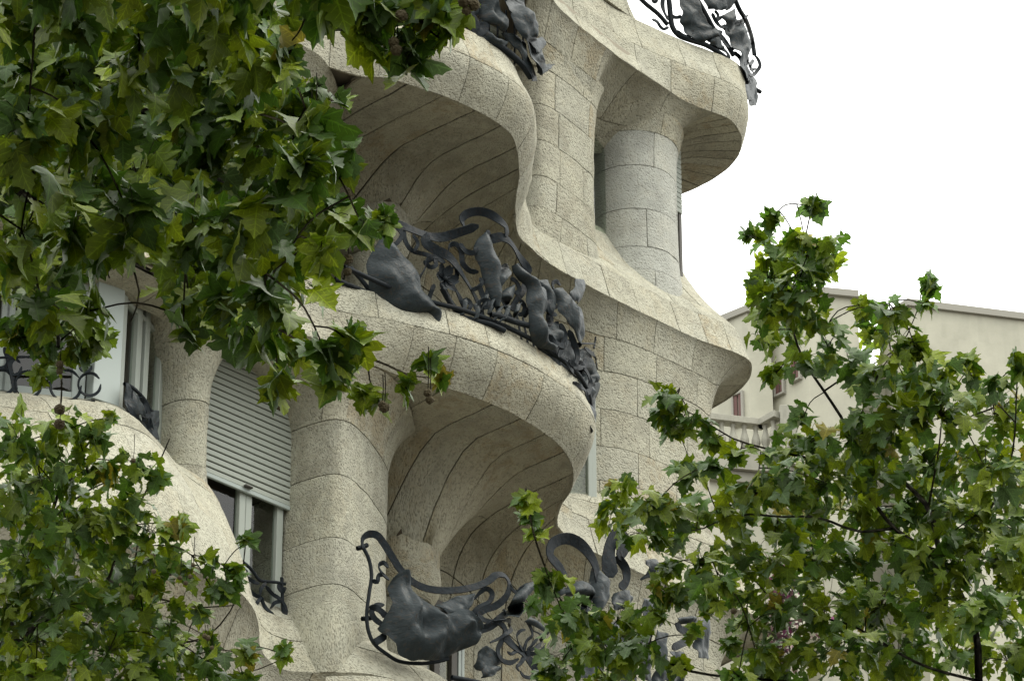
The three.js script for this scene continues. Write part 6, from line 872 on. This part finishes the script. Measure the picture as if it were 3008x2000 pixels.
const RIGHT_LIMBS = (limb) => {
  limb(0.16, 0.1, [[3.58, 8.38, -28.52], [3.52, 10.05, -27.62], [3.45, 11.72, -26.71], [3.43, 12.55, -26.26], [3.41, 12.92, -26.06]]);
  limb(0.07, 0.045, [[3.41, 12.92, -26.06], [3.39, 13.22, -25.89], [3.28, 13.47, -25.76], [3.19, 13.64, -25.67], [3.12, 13.75, -25.61]]);
  limb(0.045, 0.018, [[3.12, 13.75, -25.61], [2.98, 13.79, -25.58], [2.79, 13.9, -25.52], [2.57, 14.14, -25.39], [2.38, 14.28, -25.32], [2.22, 14.34, -25.29], [1.94, 14.39, -25.26]]);
  limb(0.05, 0.028, [[3.12, 13.75, -25.61], [3.04, 14.03, -25.45], [2.73, 14.28, -25.32], [2.51, 14.39, -25.26], [2.44, 14.45, -25.23]]);
  limb(0.03, 0.012, [[2.48, 14.41, -25.25], [2.43, 14.57, -25.16], [2.28, 14.78, -25.05], [2.13, 14.98, -24.94], [2.05, 15.17, -24.83], [2.01, 15.34, -24.74], [2.11, 15.59, -24.61], [2.16, 15.84, -24.47], [2.18, 15.92, -24.43]]);
  limb(0.018, 0.008, [[2.28, 14.78, -25.05], [2.47, 14.89, -24.99], [2.63, 14.95, -24.96], [2.85, 15.09, -24.88], [2.98, 15.34, -24.74]]);
  limb(0.015, 0.006, [[2.05, 15.17, -24.83], [2.13, 15.34, -24.74], [2.22, 15.5, -24.65], [2.28, 15.64, -24.58]]);
  limb(0.012, 0.005, [[2.03, 15.37, -24.73], [1.97, 15.56, -24.62], [1.87, 15.77, -24.51], [1.9, 15.87, -24.46]]);
  limb(0.028, 0.009, [[2.79, 13.9, -25.52], [2.54, 13.88, -25.54], [2.22, 13.97, -25.48], [1.97, 13.97, -25.48], [1.71, 13.99, -25.48], [1.52, 13.95, -25.5], [1.37, 13.89, -25.53], [1.21, 13.88, -25.54], [1.05, 13.9, -25.52]]);
  limb(0.012, 0.005, [[1.52, 13.96, -25.49], [1.46, 14.08, -25.42], [1.41, 14.2, -25.36], [1.3, 14.34, -25.29], [1.24, 14.47, -25.21]]);
  limb(0.03, 0.012, [[3.41, 12.92, -26.06], [2.98, 13.03, -26], [2.47, 13.28, -25.86], [2.22, 13.33, -25.83], [1.94, 13.39, -25.8], [1.71, 13.44, -25.77]]);
  limb(0.035, 0.012, [[3.23, 12.5, -26.29], [2.6, 12.83, -26.1], [1.97, 12.92, -26.06], [1.46, 12.96, -26.04], [1.21, 13.01, -26.01], [0.99, 13.11, -25.95], [0.83, 13.14, -25.94], [0.67, 13.17, -25.92], [0.48, 13.28, -25.86], [0.32, 13.5, -25.74], [0.21, 13.72, -25.62], [0.15, 13.89, -25.53], [0.11, 14.08, -25.42]]);
  limb(0.015, 0.006, [[0.99, 13.11, -25.95], [1.05, 13.31, -25.85], [1.11, 13.5, -25.74], [1.16, 13.67, -25.65]]);
  limb(0.018, 0.007, [[1.94, 13.39, -25.8], [1.78, 13.56, -25.71], [1.62, 13.7, -25.64]]);
  limb(0.03, 0.012, [[3.19, 13.64, -25.67], [3.33, 13.83, -25.56], [3.52, 14.06, -25.44], [3.65, 14.36, -25.27], [3.69, 14.84, -25.02]]);
  limb(0.02, 0.008, [[3.04, 14.03, -25.45], [3.11, 14.36, -25.27], [3.17, 14.7, -25.09], [3.33, 14.92, -24.97]]);
  limb(0.02, 0.007, [[1.97, 14.39, -25.26], [1.81, 14.42, -25.24], [1.62, 14.47, -25.21], [1.4, 14.59, -25.15], [1.18, 14.7, -25.09]]);
  limb(0.02, 0.008, [[3.39, 13.22, -25.89], [3.55, 13.39, -25.8], [3.71, 13.58, -25.7]]);
};
const RIGHT_BALLS = [[1.58, 13.08, -25.18], [3.61, 14.04, -25.11], [3.05, 13.5, -25.51]];
const LOW_FOOT = [-5.17, 9.81, -26.83], RIGHT_FOOT = [3.58, 8.38, -28.52];

// ================================================================ plane trees
const barkTex = texture(256, (u, v) => { const n = 0.5 * nB(u, v) + 0.5 * nD(u, v * 0.5), p = smooth(0.5, 0.7, nC(u * 0.5, v)); return [lerp(0.10, 0.21, p) * (0.6 + 0.7 * n), lerp(0.095, 0.20, p) * (0.6 + 0.7 * n), lerp(0.075, 0.15, p) * (0.6 + 0.7 * n)]; }, true);
const BARK = new THREE.MeshStandardMaterial({ map: barkTex, color: 0xffffff, bumpMap: ironBump, bumpScale: 0.006, roughness: 0.9 });
const TWIG = new THREE.MeshStandardMaterial({ roughness: 0.9 }); TWIG.color.setRGB(0.11, 0.095, 0.062);
const BALL = new THREE.MeshStandardMaterial({ roughness: 1 }); BALL.color.setRGB(0.048, 0.037, 0.016);
// leaf outline: five pointed lobes with coarse teeth; x across, y along, 1 long
const HALF = [[0.035, 0.02], [0.16, -0.05], [0.28, -0.07], [0.34, 0.0], [0.49, 0.05], [0.39, 0.14], [0.40, 0.2], [0.31, 0.26], [0.39, 0.33], [0.48, 0.35], [0.62, 0.53], [0.49, 0.53], [0.44, 0.59], [0.33, 0.57], [0.23, 0.56], [0.26, 0.65], [0.30, 0.72], [0.19, 0.76], [0.17, 0.83], [0.08, 0.87]];
const veinTex = texture(256, (u, v) => {
  const x = Math.abs(u - 0.5) * 1.3, y = v * 1.2 - 0.1; let m = 1;
  const line = (ax, ay, bx, by, w) => { const dx = bx - ax, dy = by - ay, t = clamp(((x - ax) * dx + (y - ay) * dy) / (dx * dx + dy * dy), 0, 1); const d = Math.hypot(x - ax - dx * t, y - ay - dy * t); m = Math.max(m, 1 + 0.75 * (1 - smooth(w * 0.4, w, d))); };
  line(0, 0, 0, 1, 0.02); line(0, 0.08, 0.58, 0.5, 0.018); line(0, 0.05, 0.44, 0.05, 0.014);
  for (let k = 0; k < 4; k++) { line(0, 0.3 + 0.14 * k, 0.2 - 0.03 * k, 0.45 + 0.13 * k, 0.009); line(0.15 + 0.1 * k, 0.18 + 0.08 * k, 0.14 + 0.12 * k, 0.34 + 0.07 * k, 0.009); }
  const q = 0.40 * m * (0.8 + 0.4 * (0.5 * nC(u, v) + 0.5 * nD(u, v))); const brown = smooth(0.72, 0.86, nC(u + 0.3, v + 0.1)) * 0.22;
  return [lerp(q, 0.40, brown), lerp(q, 0.30, brown), lerp(q, 0.22, brown)];
}, true);
function leafGeo(seed) {
  const r = rng(seed), P = [], UV = [], I = [], mid = [[0, 0], [0, 0.22], [0, 0.45], [0, 0.68], [0, 1.0]];
  const fold = 0.05 + r() * 0.4, droop = 0.05 + r() * 0.5, twist = (r() - 0.5) * 0.8, curl = r() * r() * 0.7, wave = r() * 6;
  const asym = [r(), r()].map((x) => 0.85 + x * 0.28), l1 = 0.72 + r() * 0.4, l2 = 0.85 + r() * 0.28, sinus = 0.85 + r() * 0.3, tall = 0.9 + r() * 0.2;
  const put = (x, y) => { const d = Math.hypot(x, y - 0.3); P.push(x, y, fold * Math.abs(x) - droop * y * y - curl * d * d * (x > 0 ? 1 : 0.8) + twist * x * y + 0.035 * Math.sin(wave + 9 * x + 5 * y)); UV.push(x / 1.3 + 0.5, (y + 0.1) / 1.2); };
  mid.forEach(([x, y]) => put(x, y));
  for (const s of [1, -1]) {
    const base = P.length / 3; HALF.forEach(([x, y], k) => { const f = k >= 2 && k <= 6 ? l1 : k === 7 || k === 14 ? sinus : k >= 8 && k <= 13 ? l2 : 1; put(s * x * f * asym[s > 0 ? 0 : 1] * (0.92 + r() * 0.16), (k > 7 && k < 14 ? 0.26 + (y - 0.26) * l2 : y * (k > 14 ? tall : 1)) + (r() - 0.5) * 0.035); });
    const tri = (a, b, c) => (s > 0 ? I.push(a, b, c) : I.push(a, c, b));
    tri(0, base, 1); const own = (y) => (y < 0.12 ? 1 : y < 0.5 ? 1 : y < 0.66 ? 2 : 3);
    let last = 1;
    for (let k = 0; k < HALF.length - 1; k++) { const m = k < 9 ? 1 : k < 14 ? 2 : 3; if (m !== last) { tri(last, base + k, m); last = m; } tri(m, base + k, base + k + 1); }
    tri(3, base + HALF.length - 1, 4);
  }
  const g = new THREE.BufferGeometry(); g.setAttribute('position', new THREE.Float32BufferAttribute(P, 3)); g.setAttribute('uv', new THREE.Float32BufferAttribute(UV, 2)); g.setIndex(I); g.computeVertexNormals(); return g;
}
const LEAVES = [1, 2, 3, 4, 5, 6, 7, 8, 9, 10, 11, 12].map((k) => leafGeo(k * 31));
const TINTS = [[0.055, 0.115, 0.010], [0.11, 0.168, 0.008], [0.18, 0.235, 0.008], [0.11, 0.155, 0.010], [0.08, 0.135, 0.045], [0.045, 0.085, 0.014], [0.20, 0.175, 0.018]];
function leafMat(tint) { const m = new THREE.MeshPhysicalMaterial({ map: veinTex, roughness: 0.5, specularIntensity: 0.32, transmission: 0.58, thickness: 0, side: THREE.DoubleSide, vertexColors: !tint }); if (tint) m.color.setRGB(...tint.map((c) => c * 2.75)); return m; }
const LEAFMATS = TINTS.map(leafMat), LEAFMIX = leafMat(null);
const ballGeo = (() => { const g = new THREE.IcosahedronGeometry(1, 3), p = g.attributes.position, r = rng(77), key = new Map(); for (let i = 0; i < p.count; i++) { const k = [p.getX(i), p.getY(i), p.getZ(i)].map((v) => v.toFixed(3)).join(); if (!key.has(k)) key.set(k, 0.86 + r() * 0.3); const s = key.get(k); p.setXYZ(i, p.getX(i) * s, p.getY(i) * s, p.getZ(i) * s); } g.computeVertexNormals(); return g; })();
function taperTube(pts, r0, r1, sides = 7, seg) {
  const c = new THREE.CatmullRomCurve3(pts, false, 'centripetal'), n = seg || Math.max(4, Math.round(c.getLength() / 0.12)), F = c.computeFrenetFrames(n, false), P = [], N = [], UV = [], I = [];
  for (let i = 0; i <= n; i++) { const p = c.getPointAt(i / n), r = lerp(r0, r1, i / n); for (let k = 0; k <= sides; k++) { const a = k / sides * 2 * Math.PI, d = F.normals[i].clone().multiplyScalar(Math.cos(a)).addScaledVector(F.binormals[i], Math.sin(a)); const rr = r * (1 + 0.1 * noise3(p.x * 9, p.y * 9 + k, p.z * 9)); P.push(p.x + d.x * rr, p.y + d.y * rr, p.z + d.z * rr); N.push(d.x, d.y, d.z); UV.push(k / sides * 0.5, i / n * c.getLength() / 0.8); } }
  for (let i = 0; i < n; i++) for (let k = 0; k < sides; k++) { const a = i * (sides + 1) + k; I.push(a, a + sides + 1, a + 1, a + 1, a + sides + 1, a + sides + 2); }
  const g = new THREE.BufferGeometry(); g.setAttribute('position', new THREE.Float32BufferAttribute(P, 3)); g.setAttribute('normal', new THREE.Float32BufferAttribute(N, 3)); g.setAttribute('uv', new THREE.Float32BufferAttribute(UV, 2)); g.setIndex(I); return g;
}
camera.updateMatrixWorld(); camera.updateProjectionMatrix();
function planeTree(name, label, foot, o) {
  const r = rng(o.seed), tree = new THREE.Group(); tree.name = numbered(name); top(tree, label, 'tree', o.group); tree.position.set(...foot); scene.add(tree);
  const F = V(...foot), put = (n, g, m) => { g.translate(-F.x, -F.y, -F.z); return part(n, g, m, tree); };
  const skeleton = [];
  const limb = (r0, r1, pts, n = 'branch') => { const v = pts.map((p) => (p.isVector3 ? p : V(...p))); const c = new THREE.CatmullRomCurve3(v, false, 'centripetal'); const k = Math.max(6, Math.round(c.getLength() / 0.15)); for (let i = 0; i <= k; i++) skeleton.push(c.getPointAt(i / k)); const f = n === 'trunk' ? 1 : (o.slim || 0.6); put(n, taperTube(v, r0 * f, Math.max(0.0035, r1 * f), r0 > 0.06 ? 10 : 7), r0 > 0.025 ? BARK : TWIG); };
  limb(o.trunk[0], o.trunk[1], o.trunk[2], 'trunk');
  for (const fn of o.limbs) fn(limb);
  const gauss = () => r() + r() + r() - 1.5, leaves = [], twigs = [];
  const hub = skeleton.slice();
  for (const [blobs, size, deep] of o.sets) for (const [x, y, z, rx, ry, n] of blobs) {
    const C = V(x, y, z), rz = (rx + ry) / 2 * 0.9; let best = null, bd = 1e9;
    for (const s of hub) { const d = s.distanceToSquared(C); if (d < bd) { bd = d; best = s; } }
    const dist = Math.sqrt(bd);
    if (dist > 0.06 && !(deep && dist > 1.1)) { const m = best.clone().lerp(C, 0.5).add(V(gauss() * 0.08 * dist, 0.12 * dist, gauss() * 0.1 * dist)); const thick = clamp(0.005 + dist * 0.006, 0.005, 0.016) * 0.65; twigs.push(taperTube([best, m, C], thick, 0.004, 5, 6)); const c = new THREE.CatmullRomCurve3([best, m, C]); if (dist > 0.3 && !deep) for (let i = 1; i < 4; i++) hub.push(c.getPoint(i / 4)); }
    const nn = Math.round(n * (o.thick || 1));
    for (let i = 0; i < nn; i++) {
      const d = V(gauss(), gauss(), gauss()).normalize().multiplyScalar(Math.pow(r(), 0.45)), B = C.clone().add(V(d.x * rx, d.y * ry, d.z * rz));
      const tip = V(gauss() * 0.9 + d.x * 0.9, -0.25 - r() * 0.9 + d.y * 0.5, gauss() * 0.9 + d.z * 0.6).normalize();
      const up = V(gauss() * 0.9, 0.75 + r() * 0.4, gauss() * 0.9 + 0.25).normalize(), X = tip.clone().cross(up).normalize(), Z = X.clone().cross(tip).normalize();
      const s = size * (0.55 + 0.4 * r() + 0.35 * r() * r()), root = B.clone().addScaledVector(tip, -s * 0.45), M = new THREE.Matrix4().makeBasis(X.clone().multiplyScalar(s), tip.clone().multiplyScalar(s), Z.clone().multiplyScalar(s)); M.setPosition(root);
      const q = B.clone().project(camera), seen = Math.abs(q.x) < 1.03 && Math.abs(q.y) < 1.03;
      const t = r(), tint = t < 0.24 ? 0 : t < 0.5 ? 1 : t < 0.68 ? 2 : t < 0.8 ? 3 : t < 0.91 ? 4 : t < 0.99 ? 5 : 6;
      leaves.push({ M, tint, kind: Math.floor(r() * LEAVES.length), rank: (seen ? 1 : 0.2) * (deep ? 0.5 : 1) * s / B.distanceTo(camera.position) });
      if (i % 2 === 0) { const sh = C.clone().lerp(root, 0.55).add(V(gauss() * 0.02, 0.02, gauss() * 0.02)); twigs.push(taperTube([C.clone().lerp(root, 0.1), sh, root], 0.0024, 0.0016, 4, 4)); }
      else twigs.push(taperTube([root.clone().lerp(C, Math.min(1, 0.06 / Math.max(0.06, root.distanceTo(C)))).add(V(0, 0.02, 0)), root.clone().add(V(0, 0.008, 0)), root], 0.0022, 0.0018, 4, 2));
    }
  }
  leaves.sort((a, b) => b.rank - a.rank);
  leaves.slice(0, 290).forEach((l) => { const m = part('leaf', LEAVES[l.kind], LEAFMATS[l.tint], tree); m.matrix.copy(l.M).premultiply(new THREE.Matrix4().makeTranslation(-F.x, -F.y, -F.z)); m.matrix.decompose(m.position, m.quaternion, m.scale); });
  const rest = leaves.slice(290).map((l) => { const g = LEAVES[l.kind].clone().applyMatrix4(l.M), n = g.attributes.position.count, k = TINTS[l.tint], c = new Float32Array(n * 3), f = 2.75 * (0.85 + 0.3 * r()); for (let i = 0; i < n; i++) { c[i * 3] = k[0] * f; c[i * 3 + 1] = k[1] * f; c[i * 3 + 2] = k[2] * f; } g.setAttribute('color', new THREE.BufferAttribute(c, 3)); return g; });
  if (rest.length) { const m = put('foliage', mergeGeometries(rest), LEAFMIX); m.userData.kind = 'stuff'; }
  if (twigs.length) { const m = put('twigs', mergeGeometries(twigs), TWIG); m.userData.kind = 'stuff'; }
  for (const b of o.balls || []) {
    const B = V(...b); let best = skeleton[0], bd = 1e9; for (const s of hub) { const d = s.distanceToSquared(B); if (d < bd && s.y > B.y) { bd = d; best = s; } }
    const ball = part('seed_ball', ballGeo, BALL, tree); ball.position.copy(B).sub(F); ball.scale.setScalar(o.ball * (0.7 + 0.3 * r())); ball.rotation.set(r() * 6, r() * 6, 0);
    const hang = B.clone().add(V((best.x - B.x) * 0.05, Math.min(0.3, 0.1 + r() * 0.15), (best.z - B.z) * 0.05)); put('stalk', taperTube([hang, hang.clone().lerp(B, 0.5).add(V(0.004, 0, 0)), B], 0.0025, 0.002, 4, 3), TWIG);
  }
  return tree;
}
const NEAR_START = V(-3.6, 9.55, -14.9);
planeTree('plane_tree', 'near plane tree whose large leaves fill the upper left corner', [-4.3, 0, -14.2], { seed: 21, trunk: [0.26, 0.13, [V(-4.3, -0.1, -14.2), V(-4.2, 3, -14.3), V(-4.25, 6.5, -14.2), V(-3.9, 8.6, -14.5), V(-3.58, 9.5, -14.88)]], limbs: [NEAR_LIMBS, HANG_LIMBS, UNSEEN_LIMBS], sets: [[NEAR_BLOBS, 0.188, false], [HANG_BLOBS, 0.24, false], [NEAR_TIP, 0.15, false], [NEAR_SMALL, 0.15, false], [NEAR_DEEP, 0.21, true], [UNSEEN_ABOVE, 0.22, true], [UNSEEN_OVER, 0.24, true]], balls: [...NEAR_BALLS, ...HANG_BALLS], ball: 0.026, thick: 2.5, slim: 0.45, group: 'plane trees along the street' });
planeTree('plane_tree', 'bushy plane tree with small leaves in the lower left corner, below the bay window', [-5.6, 0, -23], { seed: 22, trunk: [0.3, 0.16, [V(-5.6, -0.1, -23), V(-5.5, 4, -23.2), V(-5.3, 7, -23.6), V(...LOW_FOOT)]], limbs: [LOW_LIMBS], sets: [[LOW_BLOBS, 0.17, false], [LOW_DEEP, 0.175, true]], balls: LOW_BALLS, ball: 0.02, thick: 2.5, slim: 0.5, group: 'plane trees along the street' });
planeTree('plane_tree', 'plane tree at the right with a tall leafy shoot rising against the white sky', [3.9, 0, -27], { seed: 23, trunk: [0.26, 0.165, [V(3.9, -0.1, -27), V(3.85, 3, -26.8), V(...RIGHT_FOOT)]], limbs: [RIGHT_LIMBS], sets: [[RIGHT_BLOBS, 0.163, false], [RIGHT_DENSE, 0.163, false]], balls: RIGHT_BALLS, ball: 0.026, thick: 2.5, slim: 0.42, group: 'plane trees along the street' });

// bougainvillea trailing over a balcony of the pale building
{
  const r = rng(91), c0 = V(5.35, 33.3, -68.6), g = new THREE.Group(); g.name = 'bougainvillea'; top(g, 'faded purple bougainvillea trailing over a balcony of the pale building', 'plant'); g.position.set(5.35, 31.2, -68.4); scene.add(g);
  const LEAFM = new THREE.MeshPhysicalMaterial({ roughness: 0.7, transmission: 0.3, thickness: 0, vertexColors: true, side: THREE.DoubleSide }), gs = [], st = [];
  for (let k = 0; k < 26; k++) { const a = V((r() - 0.5) * 1.0, 1.2 + r() * 1.6, (r() - 0.5) * 0.5), b = V(a.x + (r() - 0.5) * 0.6, a.y - 0.5 - r() * 0.9, a.z + r() * 0.4); st.push(taperTube([a, a.clone().lerp(b, 0.5).add(V((r() - 0.5) * 0.2, 0.1, 0.1)), b], 0.012, 0.004, 4, 4));
    for (let i = 0; i < 30; i++) { const p = a.clone().lerp(b, r()).add(V((r() - 0.5) * 0.28, (r() - 0.5) * 0.28, (r() - 0.5) * 0.28)), q = new THREE.CircleGeometry(0.035 + r() * 0.025, 5); q.scale(1, 1.5, 1); q.rotateX(r() * 6); q.rotateY(r() * 6); q.translate(p.x, p.y, p.z); const pink = r(), col = pink < 0.3 ? [0.24, 0.06, 0.15] : pink < 0.62 ? [0.22, 0.14, 0.13] : [0.07, 0.085, 0.04], c = []; for (let v = 0; v < q.attributes.position.count; v++) c.push(...col); q.setAttribute('color', new THREE.Float32BufferAttribute(c, 3)); gs.push(q); } }
  part('bracts', mergeGeometries(gs), LEAFM, g).userData.kind = 'stuff'; part('stems', mergeGeometries(st), TWIG, g);
}
renderer.render(scene, camera);
